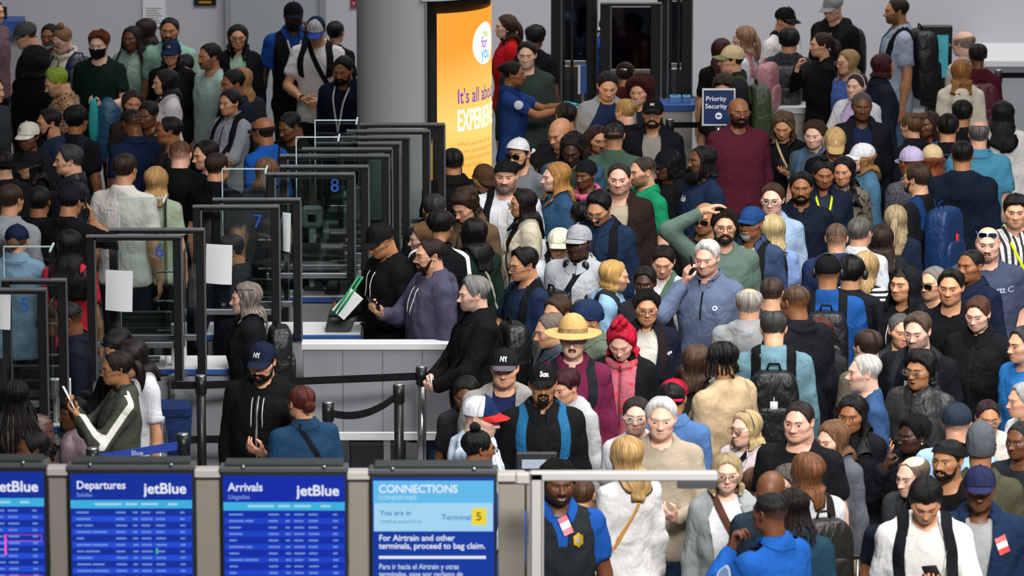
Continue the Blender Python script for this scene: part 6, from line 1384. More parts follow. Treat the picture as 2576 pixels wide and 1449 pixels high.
for (x0, x1, base, lab, kd) in BOARDS:
    t = yo((x0 + x1) / 2); xa, xb = fx(x0), fx(x1); zt = fz(t + 8); e = empty('flight_board', ((xa + xb) / 2, FY, 1.0), 0, lab, 'screen', 'information boards'); 
    bpart(e, 'housing', (xa, FY, 1.28), (xb, FY + .09, zt + .012), HOU, .006); bpart(e, 'top_rail', (xa - .005, FY - .005, zt + .010), (xb + .005, FY + .10, zt + .034), TOPR); bpart(e, 'top_cover', (xa + .02, FY + .02, zt + .034), (xb - .02, FY + .12, zt + .052), pm('cover', '3a3f40', .5))
    for f in (.18, .82): tpart(e, 'bolt', [(xa + (xb - xa) * f, FY - .012, zt + .038), (xa + (xb - xa) * f, FY + .005, zt + .038)], .009, M_chrome, 10)
    s0, s1 = xa + .012, xb - .012; sz = zt - .006; bpart(e, 'screen', (s0, FY - .004, 1.31), (s1, FY + .004, sz), em(base, .8), 0); W2 = s1 - s0; yq = FY - .006
    Z = lambda py: fz(py + 2)
    X = lambda f: s0 + W2 * f
    wt = em('e8eefc', .95); lt = em('8fb4f0', .85)
    def bars(name, rows, m): 
        mb = MB()
        for (xx, zz, w, h) in rows: mb.add(*box((xx, yq - .001, zz - h / 2), (xx + w, yq, zz + h / 2)))
        V = mb.verts(); o = part(e, name, V, mb.F, m); o['kind'] = 'stuff'
    if kd != 'c':
        txt_y(e, 'airline_name', 'jetBlue', .066 * TS, X(.955), yq, Z(t + 47), wt, .022, 'RIGHT')
        if kd == 'd': txt_y(e, 'heading', 'Departures', .050 * TS, X(.05), yq, Z(t + 38), wt, .018, 'LEFT', .92); txt_y(e, 'subheading', 'Salidas', .026 * TS, X(.05), yq, Z(t + 62), lt, 0, 'LEFT')
        if kd == 'a': txt_y(e, 'heading', 'Arrivals', .052 * TS, X(.04), yq, Z(t + 38), wt, .018, 'LEFT', .92); txt_y(e, 'subheading', 'Llegadas', .028 * TS, X(.04), yq, Z(t + 62), lt, 0, 'LEFT')
        bpart(e, 'column_bar', (s0, yq, Z(t + 96)), (s1, yq + .003, Z(t + 75)), em('3fb4e6', .9), 0); bars('column_titles', [(X(f), Z(t + 85), w * W2, .010 * TS) for f, w in ((.2, .22), (.45, .1), (.58, .14), (.8, .08))], em('a4def4', .9))
        rng = np.random.RandomState(ord(kd)); txt = []
        for k in range(20):
            zr = Z(t + 106 + k * 16.3); 
            if zr < 1.36: break
            if k % 2: bpart(e, 'row', (s0 + .004, yq + .001, zr - .0128 * TS), (s1 - .004, yq + .0035, zr + .0128 * TS), em('2450e0' if kd != 'a' else '1c46d2', .85), 0)
            x = X(.045); 
            for w in range(rng.randint(1, 3)): ww = rng.uniform(.05, .13) * W2; txt.append((x, zr, ww, .0085 * TS)); x += ww + .006
            for f, w in ((.37, .09), (.51, .045), (.58, .09), (.70, .09), (.90, .045)): txt.append((X(f), zr, w * W2 * rng.uniform(.8, 1.05), .0085 * TS))
        bars('entries', txt, em('7598ee', .8))
        if kd == 'd': bpart(e, 'status_mark', (X(.695), yq - .002, Z(t + 210)), (X(.715), yq, Z(t + 196)), em('35c48c', .9), 0)
        if kd == 'b':
            pk = em('d65ad8', .9); bpart(e, 'alert_bar', (X(.665), yq - .003, Z(t + 218)), (X(.683), yq - .001, Z(t + 167)), em('f05ad0', 1.0), 0)
            for zz in (167, 183, 269): bpart(e, 'alert_line', (X(.665), yq - .003, Z(t + zz) - .001), (X(.975), yq - .001, Z(t + zz) + .001), pk, 0)
            bpart(e, 'alert_line', (X(.972), yq - .003, Z(t + 183)), (X(.976), yq - .001, Z(t + 167)), pk, 0)
    else:
        bpart(e, 'header_panel', (s0 + .004, yq, Z(t + 72)), (s1 - .004, yq + .003, Z(t + 16)), em('62bdee', .95), 0); bpart(e, 'place_panel', (s0 + .006, yq - .001, Z(t + 143)), (s1 - .006, yq + .002, Z(t + 72)), em('a6d8f4', .95), 0)
        txt_y(e, 'heading', 'CONNECTIONS', .050 * TS, X(.05), yq - .003, Z(t + 37), wt, .022, 'LEFT', .95); txt_y(e, 'subheading', 'CONEXIONES', .026 * TS, X(.05), yq - .003, Z(t + 59), em('c4e4f8', .95), .006, 'LEFT'); db = em('2f74c0', .8)
        txt_y(e, 'place_text', 'You are in', .032 * TS, X(.06), yq - .003, Z(t + 97), db, .012, 'LEFT'); txt_y(e, 'place_text', 'Usted se encuentra en', .020 * TS, X(.06), yq - .003, Z(t + 118), db, 0, 'LEFT'); txt_y(e, 'place_text', 'Terminal', .036 * TS, X(.565), yq - .003, Z(t + 108), db, .006, 'LEFT')
        bpart(e, 'terminal_tile', (X(.815), yq - .003, Z(t + 127)), (X(.935), yq, Z(t + 85)), em('f2d83a', .95), 0); txt_y(e, 'terminal_number', '5', .052 * TS, X(.873), yq - .005, Z(t + 106), em('4a4a2a', .6), .008)
        txt_y(e, 'message', 'For Airtrain and other', .038 * TS, X(.05), yq - .003, Z(t + 160), wt, .016, 'LEFT', .95); txt_y(e, 'message', 'terminals, proceed to bag claim.', .038 * TS, X(.05), yq - .003, Z(t + 180), wt, .016, 'LEFT', .94)
        bpart(e, 'divider', (X(.05), yq - .002, Z(t + 212)), (X(.93), yq, Z(t + 205)), wt, 0)
        for i, s in enumerate(('Para ir hacia el Airtrain y otras', 'terminales, pase por reclamo de', 'equipaje.')): txt_y(e, 'message', s, .034 * TS, X(.05), yq - .003, Z(t + 232 + i * 19), em('cfe0fa', .9), .012, 'LEFT', .82)
# white gate arm beside the boards
e = empty('gate_arm', (fx(1350), FY - .3, 0), 0, 'white metal gate post with a long horizontal arm in the foreground', 'gate'); GW = pm('gate_white', 'cfcdc9', .4)
gy = FY - .35; gx = lambda px: at_y(px, 1200, gy).x; gz = lambda py: at_y(1288, py, gy).z
bpart(e, 'post', (gx(1332), gy, 0), (gx(1368), gy + .06, gz(1190)), GW, .008); bpart(e, 'arm', (gx(1332), gy, gz(1212)), (gx(1806), gy + .05, gz(1188)), GW, .008); bpart(e, 'underside_strip', (gx(1704), gy + .003, gz(1230)), (gx(1803), gy + .047, gz(1212)), pm('underside_grey', '4a4d4f', .7), .004); bpart(e, 'hinge', (gx(1296), gy + .01, gz(1222)), (gx(1345), gy + .055, gz(1192)), CAPW, .01)  # plain dark grey strip set along the underside of the arm's outer end
for px in (1337, 1363): bpart(e, 'post_groove', (gx(px) - .002, gy - .003, 0), (gx(px) + .002, gy + .001, gz(1196)), M_edge, 0)
# terminal on a stand behind the connections board
q = at_y(1345, 1158, 26.7); e = empty('kiosk_screen', (q.x, q.y, 0), 0, 'dark-framed kiosk screen with white page behind the gate post', 'screen'); k_ = q.y / 12000
bpart(e, 'housing', (q.x - 48 * k_, q.y, 1.36), (q.x + 58 * k_, q.y + .04, q.z + 20 * k_), HOU, .008); bpart(e, 'display', (q.x - 33 * k_, q.y - .003, 1.40), (q.x + 50 * k_, q.y + .001, q.z + 2 * k_), em('c4d0e2', .8), 0); bpart(e, 'stem', (q.x - .04, q.y + .01, 0), (q.x + .04, q.y + .035, 1.4), M_blk)
CROWD = r"""
-22 28 m s1 d60 short:2a1d14 tee:6a5358 hid far # person in mauve t-shirt cut off by the picture's upper edge corner
78 84 m s1 d-78 p22 short:3a2a20 dadcap:4a4a47 tee:26272b # man in grey cap bowing his head in profile at the back
127 92 w s4 d-15 slick:17110e tee:1c1c20 mask:chin:8fc7d2 hid # dark-haired woman with a light blue mask under her chin
166 96 w s0 d-40 p22 updo:7a5a3c gl:round:6a5040 shirt:77787c pat:plaid/3a3b40/16 topbun:7a5a3c scarf:c9c0ac:1.25 # woman with high brown bun and cream scarf over grey plaid
+pack c=1d2740 # navy backpack on the woman with the high bun
250 112 m s0 d-12 p5 curly:7a3a20 mask:full:15161a tee:14261e pose lowL # red-haired man in black mask and dark green t-shirt
334 97 w s5 d-22 braids:17110e:52 track:8fa598 pat:two/22302b/sleeve zipper ft:aw # woman with waist-long braids in pale green jacket
371 78 w s3 d-75 p10 bob:231813 tee:86b0a0 chinL hid # dark-haired woman in profile behind the woman with long braids
427 76 m s3 d-5 crop:120d0b sshirt:8fb9a4 trim:120d0b # man in mint short-sleeved shirt with cropped black hair
432 132 w s2 d-8 p8 long:1a1210:30 dadcap:1d2a4a lg:CAL:.024:d8b73a gl:round:444 track:141417 pat:two/d9a3b0/sleeve # woman in navy cap with yellow letters and glasses
472 166 b s1 d-30 p28 H:1.52 mop:15100e hood:55555a # boy in grey hoodie looking down beside the woman in white
+pack c=15161a # black backpack on the boy in grey hoodie
422 207 w s1 d-72 p6 long:120d0d:34 coat:cfcaca pat:print/b02530/5 # woman in white jacket with red patches and long black hair
+bag c=15161a s=1 b=.24,.1,.2 bc=b3202c # red bag at the side of the woman in white jacket
532 142 m s3 d-55 short:14100e must:14100e stub:.6 tee:9fb6ae # man with black moustache in mint t-shirt facing sideways
88 158 w s5 d165 bigcurl:1c1412 coat:101013 hid # person with a big cloud of dark curls seen from behind
158 200 m s1 d-72 p24 quiff:7f9a2a stub:.5 polo:3d2a20 pat:leopard/b08868/60 ft:m # man with neon green hair in leopard print polo shirt
333 262 w s3 d12 p4 bob:2b1a12 tee:2b2422 hid # brown-haired woman peering between two heads
378 288 w s5 d-30 p10 slick:120d0b tee:241c1c hid # woman with sleek black hair and dark skin beside a bowed man
337 306 m s5 d-140 p14 buzz:1a1412 polo:15203a # man with shaved head in navy polo looking away
+paper s=-1 c=d9d9d6 # white paper slip held by the man in navy polo
432 328 m s4 d-82 slickb:120f0f tee:2e2424 hid # man with slicked black hair in brown t-shirt in profile
75 342 w s5 d-20 p10 slick:120d0b flatcap:cfcabb:cfcabb:d6d2c4 lg:A:.05:222:-28 tee:1b1b1e # woman in cream flat cap with dark letter
131 308 m s2 d-68 p6 short:17110e full:17110e gl:round:333 shirt:22303f # bearded man with glasses in dark blue shirt
190 303 m s4 d150 mop:0f0c0b tee:17181b hid # person with thick black hair seen from behind in dark top
+pack c=20242a # dark backpack behind the grey-haired profile man
180 402 m s1 d-78 quiff:39373a coat:1a1e28 pat:shell ft:mb fat:1.1 # grey-templed man in dark jacket in sharp profile
-24 226 m s1 d60 short:2a1d14 tee:33373a hid # man in dark grey t-shirt at the picture's edge
10 412 m s1 d-150 short:17110e bcap:141416 tee:17171a hid # man in black backward cap at the picture's edge
85 418 w s2 d-62 p6 long:0f0c0c:30 dadcap:17181c gl:round:333 tee:131316 chinR # woman in black cap resting her chin on her hand
452 388 m s7 d172 p10 buzz:5a3a28 hood:0f1013 fat:1.1 # close-cropped man in black hoodie seen from behind
526 388 m s1 d-60 p8 short:15100d tee:15161a hid # dark-haired man half hidden by the shaved neck
543 420 m s2 d142 crop:2b1d15 gl:rect:222 tee:0f1013 fat:1.12 # man with glasses in black t-shirt turned from the camera
312 424 m s2 d160 short:2e2019 sweat:c9c5bf fat:1.14 tee:cfcac3 H:1.80 # man in loose white t-shirt seen from behind at the podiums
392 456 w s1 d175 bob:b58b58:19:d9b884 tee:98a68e # blonde woman in sage green t-shirt seen from behind
24 502 m s2 d150 short:33251c hood:84888d H:1.80 # man in grey hoodie seen from behind at the picture's edge
97 508 m s4 d170 short:0f0c0b tee:131316 hid # man with black hair in black seen behind the cap
172 505 m s3 d155 p10 short:0f0c0b cap:1b1c20 tee:121316 earR # man in black cap holding a phone beside his ear
+phone s=-1 # black phone raised by the man in black cap
42 606 w s1 d172 p6 slick:6a4c30 dadcap:1a2138 coat:7d97b0 pat:denim lowbun:6a4c30 # woman in navy cap and pale denim jacket seen from behind
175 618 w s3 d172 long:0f0b0b:56 tee:c22a3c # woman with very long black hair over a red top
598 94 w s2 d3 long:14100f:36 gl:rect:222 open:15161a:9fc0a8 ipat: collar H:1.68 # woman with long black hair and glasses in mint shirt
737 38 m s6 d8 p10 buzz:111 cap:15161a vest:16181c:1d4690 arms earL full:111 lanyard:ddd H:1.84 # officer in black vest and cap with a hand at his ear
798 68 m s2 d-8 p30 ed short:1a1310 cap:d6d4d0:1d2740:2b4a9a lg:o:.04:6a86a8 tee:d2d0cf clasp watch H:1.84 # man in white cap and white t-shirt looking at his hands
+pack c=17181b # black backpack worn by the man in white t-shirt
+bag c=15161a s=1 w=.04 # black strap across the white t-shirt
842 84 w s1 d160 slick:14100e:0 tee:1a1a1e hid # dark-haired person behind the man in white cap
868 172 m s3 d-22 p16 short:100d0c full:100d0c blazer:141b2e:1b2236 collar lanyard:ddd:1.10 # bearded man in navy suit with white lanyard beside the column
593 208 m s4 d-60 p8 short:0f0c0b sweat:1a2334 fat:1.1 # man in dark navy sweater turned from the camera
583 258 w s2 d-42 p4 slick:17110f:0 zip:8b8f97 cross lowbun:17110f # woman in grey quarter-zip with folded arms
+pack c=15161a # black backpack on the woman with folded arms
668 328 m s4 d-125 p6 ring:241a16:18 gl:rect:555 sweat:1a4f9e must:222 # balding man in bright blue sweater and glasses
+bag c=1a1a1d s=1 w=.04 # dark strap over the bright blue sweater
741 312 m s5 d-48 p22 crop:0f0c0b tee:131417 fat:1.15 # heavy man in black leaning over in profile
610 204 w s1 d-160 wavy:a5764c:26 tee:2b2b30 hid # blonde woman mostly hidden behind a dark sweater
668 432 w s1 d170 p20 bob:6b4c35:18 tee:30343a hid # brown-haired person behind the plastic screens
592 628 m s3 d-75 p14 short:14110f coat:23272d hid # officer with black hair seated behind plastic screen seven
626 752 w s0 d-82 long:6c625b:20:c9bfae open:17181b:222 gl:sunhead:222 H:1.64 # woman with grey-blonde hair and sunglasses on her head
+pack c=17181b zc=8fae3a # black backpack with lime green straps
663 905 m s1 d-14 p14 ed short:17110d full:15100d cap:1b2236 lg:NY:.042:e8e8ea:-4:44 hood:141416 zipper lowL fat:1.12 H:1.80 # bearded man in navy cap and black zipped hoodie
764 1015 w s2 d-152 p8 lowbun:4a1f16:0:8a3a2c gl:rect:222 sshirt:1f3c58 fat:1.55 H:1.62 # auburn-haired woman in dark teal shirt seen from behind
+bag c=1a1b1f s=-1 w=.038 # black strap across the dark teal back
316 862 w s2 d-48 p34 ed long:120d0d:26 gl:sunhead:222 open:15161a:1a1a1d lowR # woman with sunglasses on her black hair bending down
354 892 w s2 d-62 p30 ed long:1a1210:30 tee:d3d3d9 # woman in white t-shirt with dark hair hanging forward
305 928 w s3 d-76 p6 pony:1f1512:24 gl:rect:222 track:44493f pat:two/d8d6cd/sleeve read H:1.76 tie # woman in olive track jacket with white sleeve stripes
+paper s=1 c=e6e4e0 # white boarding pass held by the woman in olive track jacket
195 1042 g s5 d-68 cornbun:120d0b tee:d8b7c4 H:1.24 # girl with braided topknot in pale pink top
40 1000 w s5 d-165 braids:100d0d:60 puff:5a423a pat:quilt/3a2a25/22 fat:1.2 H:1.66 # woman with long black braids in brown quilted jacket
92 1132 b s5 d-72 crop:0f0c0b puff:53433f H:1.34 # boy with short black hair behind the display screens
183 800 m s5 d-80 p12 buzz:111 vest:16181c:151b28 gloves hid # officer with blue gloves behind plastic screen five
976 598 m s3 d-62 p26 ed buzz:14100e cap:17171a hood:121214 lowR H:1.82 # tanned man in black cap looking down at his papers
+phone s=-1 c=26282c # dark phone held by the tanned man in black cap
1090 640 m s1 d-68 p4 crop:231913 trim:231913 gl:rect:15151a hood:454558 phoneR fat:1.22 H:1.80 # man in slate purple hoodie with dark glasses
+passport s=-1 c=17181c # black wallet held by the man in purple hoodie
1202 738 m s0 d-74 p6 quiff:6f6d6b:0:b5b2ae stub:.5 coat:131315 lowL clasp fat:1.15 # grey-haired man in black coat in profile
+passport s=-1 c=d8d8d2 # pale travel papers held by the grey-haired man
+pack c=141416 # black backpack behind the grey-haired man
1072 604 w s0 d-80 p4 curly:8a6a48 sweat:4a4438 hid # person with curly fair hair behind the purple hoodie
1092 526 m s1 d176 p14 short:2e2c2b tee:1b1c20 hid # grey-haired head from behind beside the black panels
1106 570 w s3 d165 p10 mop:100d0c track:131417 pat:two/dcdcdc/sleeve H:1.72 # person in black track jacket with white shoulder stripes
1196 588 w s3 d-140 p4 long:0f0c0c:36 coat:1a2a24 # woman with long black hair in dark green coat
+bag c=b9b3a2 s=-1 w=.022 b=.3,.12,.3 bc=8d8879 # grey shoulder bag on the dark green coat
1184 506 m s1 d-42 p30 ed shag:2e1f16 coat:5d4a38 H:1.78 # shaggy-haired man in brown jacket looking down
1213 448 w s1 d25 p18 long:8a6a48:24 dadcap:4a3526 coat:35302c hid # person in brown cap in front of the yellow display
1272 442 m s7 d-6 r2 buzz:333 bcap:17181a goat:6a625c stub:.8 hood:cfd1d6 ft:mb fat:1.2 H:1.80 # stout bearded man in black backward cap and white hoodie
+pack c=17181b # dark backpack on the stout man in white hoodie
1312 385 m s1 d-32 p4 short:17110d bcap:d3d2d4 gl:sun:111 full:1d140f tee:6e7275 # bearded man in backward white cap and sunglasses
1322 514 w s2 d-76 p4 long:14100f:40 gl:rect:3a2a20 open:c5bba6:222 # woman with glasses and long black hair in cream jacket
1403 446 w s0 d-68 p2 long:a8763f:38:d3a565 coat:2f4f6e pat:denim H:1.68 # woman with long strawberry blonde hair in denim jacket
1478 440 w s5 d-34 p6 slick:111 wrap:17181b ft:aw scarf:c95f7f tee:2a1f20 # woman in black headwrap and pink scarf
1440 366 m s6 d-8 p26 ed locs:17110e ft:a open:34506a:2f3a36 # person with short dreadlocks looking down in blue jacket
1418 328 m s2 d-40 p20 bald:222 tee:1f2328 hid # bald man half hidden by the dreadlocks
1425 292 m s3 d-170 short:17110e tee:222429 hid # dark-haired head in front of the counter
1502 352 w s2 d18 p6 bob:2a1512:16 tee:1f2024 hid # woman with dark red hair hidden beside the black backward cap
1545 340 m s2 d176 p6 buzz:222 bcap:14151a tee:43584a H:1.80 # man in black backward cap and green t-shirt seen from behind
1526 210 m s1 d8 p20 ed crop:1a1412 raglan:1d2a48 pat:two/8b8f96/raglan fat:1.12 # man in navy and grey raglan shirt looking down
1612 232 w s1 d-22 p4 bigcurl:4a1d18:0:7a332a tee:22242a ms hid # smiling woman with curly auburn hair
1580 282 w s0 d-135 p8 updo:b08a50:0:dcbc80 tee:15161a H:1.66 # person with messy blonde updo in black top
1643 288 m s2 d-6 p-4 short:111 cap:17181b lg:BAY:.026:ddd trim:1a120f gl:round:555 open:15171c:8a857f # man in black cap and glasses lifting his chin
1572 188 w s3 d170 updo:2a1a14 tee:4a2023 hid clip:ddd # dark-haired woman with white hair clip from behind
1857 280 m s4 tie d14 p2 bald:15100d stub:1.0 trim:15100d gl:rect:7a6a5a ft:a sweat:521f2e fat:1.2 H:1.82 # bald man in maroon sweater and glasses beside the priority sign
1822 216 w s2 d-10 p20 long:33221a:30 gl:sunhead:222 tee:2a2a2e hid # woman with sunglasses on her head behind the priority sign
1846 150 m s1 d-82 p2 short:2a1a14 dadcap:c9b68e:c9b68e:7d8058 open:22252a:d8d6d2 H:1.82 # man in cream cap and dark jacket in profile
+pack c=38452c # olive green backpack on the man in cream cap
1877 98 w s0 d-110 half:8a6a50:22 tee:c9cdd6 H:1.70 # woman with light brown hair in white t-shirt
+pack c=a8747c # pink backpack on the woman in white t-shirt
1815 128 w s2 d178 long:3a1512:36 tee:1a1618 hid # woman with long dark red hair from behind
1968 50 m s2 d48 p14 ed buzz:111 cap:131416 lg:kith:.022:2f8f6a:10 tee:d6d3d0 H:1.76 # young man in black cap and white t-shirt near the wall
+bag c=17181b s=1 w=.04 # black strap on the white t-shirt near the wall
1984 104 m s2 d170 mop:0f0c0b tee:33373a H:1.66 # boy with black bowl cut from behind
+pack c=2e3237 # dark grey backpack on the boy with black hair
2072 114 w s1 d-82 p2 pony:2a1a15:16 sweat:131316 chinR fat:1.15 H:1.72 # woman in black sweater with a hand near her mouth
2102 16 m s1 d-38 p18 ed buzz:3a2a20 dadcap:77777a hood:141416 tx:8K|RX:.06:ddd:.02:1.35 H:1.84 # man in grey cap and black hoodie with white print
+pack c=17181b # black backpack on the man in grey cap
2262 26 m s3 d-80 p4 crop:1d140f stub:.8 sshirt:97a2b4 H:1.90 legs:4b6485 # man in pale blue short-sleeved shirt in profile
+pack c=141416 big=1.25 # big black bag on the back of the man in pale blue shirt
2430 108 m s0 d-130 p8 ring:8a7a70:30 gl:rect:222 tee:c6c0b2 fat:1.1 # bald man with glasses in cream t-shirt
2460 142 w s5 d-175 short:1d1614 tee:4a1826 H:1.72 # person in dark maroon top with short black hair
+pack c=4f1a28 # maroon backpack beside the blonde woman
2418 182 w s1 d176 long:8f5f30:30:c99a5c gl:sunhead:ddd hood:d3cbb8 tx:*:.16:d04a3a:.06:1.12:b # woman with long auburn-blonde hair in cream hoodie
2136 158 w s1 d-55 p2 bob:9a7a4c:18:c9a878 gl:round:b99 tee:4a5fa0 # blonde woman with glasses behind the smiling woman
2158 218 w s0 d-34 p0 ms lowbun:33251f:0:5a463a alice:b9b5b0 cardi:c9c9d0:b8a4cc vneck lowR fat:1.22 # smiling woman in lavender top and white cardigan
+paper s=-1 c=e3e0da # folded white ticket in the smiling woman's hand
2216 168 w s2 d108 bob:3a1216:12 coat:1c2430 H:1.68 # person with dark red short hair looking away
2168 268 m s5 d2 p2 crop:4a4746:0:8a8785 ft:a open:191b22:1b2743 collar # older man with grey crop in black jacket and navy shirt
2052 342 b s0 d-22 p4 curly:5a3f28 tee:4a5666 H:1.60 # curly-haired youth with face turned near the tan cap
+pack c=48617f # denim blue backpack on the curly-haired youth
2100 350 m s1 d0 p30 ed short:111 dadcap:b89868 lg:K:.03:eee tee:121316 # person in tan cap with bowed head
1972 312 w s2 d-10 p22 ed wavy:4a3626:34:a58a60 sweat:121316 phoneL # woman with wavy highlighted hair reading her phone
+phone s=1 c=1a2430 # phone of the woman with wavy hair
+bag c=b9a176 s=1 w=.02 # tan strap over the black sweater
2298 318 w s1 d-135 updo:5a4028 blazer:17181c:222 # woman with brown updo in black blazer
2338 314 w s5 d-38 p2 braids:2a1a12:44 ft:aw tee:1a1a1e # woman with long brown braids looking aside
2384 322 m s2 d176 short:0f0c0b hood:111318 # black-haired man in black hoodie with blue backpack
+pack c=2f4560 # slate blue backpack on the man in black hoodie
2420 286 m s3 d170 short:0f0c0b tee:15161a hid # dark round head in front of the cream hoodie
2462 338 m s1 d178 ring:5a5654:44 sshirt:43809c fat:1.14 # man with thinning grey hair in turquoise shirt
2522 290 w s2 d175 wavy:0f0c0d:42 coat:d8d5d0 fat:1.1 # woman with long wavy black hair in white jacket
2420 390 m s3 d176 crop:0f0c0b hood:131b28 fat:1.18 H:1.80 # man in dark navy hoodie seen from behind
2176 398 w s0 d-72 p6 long:94683e:26:c79a62 dadcap:d6d6d8 earring:d8c070 coat:4a6f8a pat:denim # woman in white cap and denim jacket in profile
2298 408 m s4 d-150 p12 buzz:111 dadcap:b3a6c6 coat:55575c pat:tweed/2d2e33 hid # man in lavender cap and grey tweed
2344 402 w s1 d170 wavy:7a3f24:24 dadcap:cdb48a coat:8fa9c4 # person in sand cap with curly red hair
2312 450 m s1 d-122 p2 short:33251a trim:33251a tee:17181b H:1.82 # brown-haired man in black t-shirt turned from the camera
+pack c=15305a zc=b9b5a4 tag=d0302c big=1.12 # navy blue backpack with a red luggage tag
2072 438 w s4 d2 p8 ed topbun:14100f open:16202f:2a2f3a ft:aw lanyard:c4d820:1.22 fat:1.1 # woman in navy jacket with neon yellow lanyard
2124 432 w s2 d-18 p4 long:100d0d:44 coat:6a6258 pat:print/2b2723/30 # woman with long black hair in patterned shawl
2016 472 m s4 d-4 p2 quiff:0f0c0b trim:0f0c0b shirt:141b28 # bearded man in dark navy shirt gazing ahead
1944 502 m s0 d-12 p2 quiff:3a281b gl:rect:222 shirt:93aac4 # young man in black-framed glasses and pale blue shirt
1892 562 m s4 d-30 p0 buzz:444 dadcap:1f3f70 goat:a5a09a ft:a open:34425f:cfc8b8 # older man in blue cap with white goatee
+pack c=17181b # black backpack on the man in blue cap
1942 580 w s0 d176 wavy:c0a878:36:e5d6b0 tee:7c94c4 hid # woman with long curly platinum hair from behind
1822 572 m s1 d2 p-2 curly:2a1c14 gl:round:222 full:2a1c14 sweat:55685f headR H:1.78 # man in green sweater with a hand on his head
1776 548 m s3 d-22 p6 bald:222 gl:sun:111 tee:2b2a2c hid # bald man in sunglasses behind a raised arm
1782 645 m s7 d-20 p8 quiff:c9c6c2:0:f0efec mn polo:1a1a20 zip:5b6780 earR fat:1.0 H:1.80 tx:o:.06:c9d0dd:.09:1.33 # white-haired man phoning in blue-grey pullover
+phone s=-1 # black phone at the white-haired man's cheek
1770 404 m s5 d-66 p0 locs:120f0e longb:0f0c0b ft:a tee:1c2a44 tx:Fab:.055:e5e5e5:-.03:1.35 fat:1.25 H:1.82 # bearded man with dreadlocks in navy t-shirt
1624 430 m s1 d-62 p6 buzz:332a24 stub:.7 polo:1a8258 tx:NY:.05:e8efe8:.10:1.32 fat:1.15 # man with shaved head in green football jersey
+bag c=ddd s=1 w=.02 # thin white strap on the green jersey
1558 448 m s7 d-6 p4 slickb:2a2523 stub:.3 open:2a1f1c:a89c88 collar ft:mb H:1.80 # man in beige polo and dark brown jacket
1612 455 w s1 d-72 p12 long:6a5038:46:a98a64 coat:241d1c hid # woman with very long light brown hair in profile
1688 412 m s5 d-58 p12 locs:111:12 dadcap:15161a earring:e0c060 tee:1b1b1f hid # person in black cap with gold earrings
1514 512 m s2 d-22 p26 ed quiff:100d0c must:14100f stub:.4 gl:round:555 coat:1c2a42 collar H:1.80 # man with moustache and glasses in navy jacket looking down
+pack c=141518 # black backpack over the navy jacket
1408 614 w s1 d-4 p10 ms long:141010:24 dadcap:cfccb6 coat:d6d8de # smiling woman in pale cap and white jacket
1458 610 m s6 d-22 p2 ft:a buzz:111 flatcap:9a9aa0 phones:neck coat:a5a9ae fat:1.15 H:1.80 # man in grey cap with headphones round his neck
+bag c=17181b s=-1 w=.04 b=.2,.1,.16 # black camera strap on the pale grey jacket
1328 662 m s2 d-62 p10 quiff:0f0c0c gl:rect:333 tee:1c2a42 lowR # young man in glasses and navy t-shirt with bare forearms
+pack c=131417 # black backpack on the young man in navy t-shirt
1536 695 b s1 d80 p8 bob:c49a58:12:e5c488 hood:86abc9 H:1.56 # blond youth in light blue hoodie
+pack c=22262c # dark backpack on the blond youth
1462 545 w s2 d168 slick:0f0c0b tee:1c1d22 hid # dark head of hair behind the two caps
1670 652 w s1 d-6 p22 ed lowbun:17110f:0:332520 tee:d3cfd0 tx:LA|LOVE:.04:d07a90:0:1.32 H:1.68 # woman with tied dark curls looking down in white t-shirt
+bag c=4f6a58 s=-1 w=.045 # green strap across the white t-shirt
1624 712 w s6 d-12 p6 slick:0f0c0b ft:aw tee:2b2a30 hid # woman with dark skin whose face shows above black curls
1626 778 w s2 d2 p2 curly:0f0c0c gl:rect:1a1a1c open:161b28:b8b4aa fat:1.3 tx:Aways:.030:ddd:.135:1.33 H:1.66 # woman with short black curls and bold glasses
+pack c=22191a # dark backpack on the woman with bold glasses
1568 850 w s0 d-12 p26 ed pile:b5122f:0:e0305a blazer:17171a:b0566a scarf:b0606e:.95:print/d04040/24 H:1.68 # woman with crimson hair piled up in a red scarf
1442 852 m s0 d-4 p2 short:4a3020 straw:c9a364 gl:rect:444 must:6a3f28 shirt:6a2440 H:1.82 # man in straw hat with ginger moustache and maroon shirt
+pack c=22242a # dark backpack on the man in the straw hat
1486 806 m s2 d-58 p8 buzz:111 beanie:1d2c48 stub:.7 coat:5a6454 hid # man in navy beanie and olive jacket behind the straw hat
1410 785 m s1 d-40 p10 short:3a2618 coat:55544e hid # brown-haired man standing farther behind the straw hat
1398 828 m s1 d-70 p12 crop:6a5f56 coat:4a5560 hid # man with greying crop close beside the straw hat brim
1270 925 m s1 d-4 p4 crop:111 flatcap:191a1c:191a1c:55505a lg:NY:.042:e5e5ea:0:44 openh:8d8a86:1b2748 vneck fat:1.2 # broad man in black flat cap and grey open hoodie
1365 965 m s3 d2 p2 crop:111 flatcap:151617 lg:Sox:.044:eee:4:44 goat:15100f coat:161618 H:1.80 mo # man with goatee in black flat cap and black jacket
+pack c=225f88 # bright blue backpack straps on the black jacket
1436 970 b s1 d-48 p16 fringe:35131a hood:a8a8aa H:1.60 # youth with dark red fringe in grey hoodie
1196 1046 m s0 d72 p10 buzz:5a4030 cap:1d2c50:d8dade:c92a2c:1d2c50 hood:c9d8ea H:1.76 fat:1.1 # man in navy white and red cap in profile
1175 988 w s5 d-4 p16 lowbun:120d0d ft:aw tee:2b2b2f hid # woman with parted black hair behind the tricolour cap
1192 1128 w s4 d112 p6 topbun:0d0b0c gl:rect:222 shirt:1d5298 hid # officer with black bun and glasses in blue shirt
1602 1046 w s0 d-6 p2 slick:2a211e:0 gl:round:ccc tee:c9c8cc # pale woman with hair pulled back and clear glasses
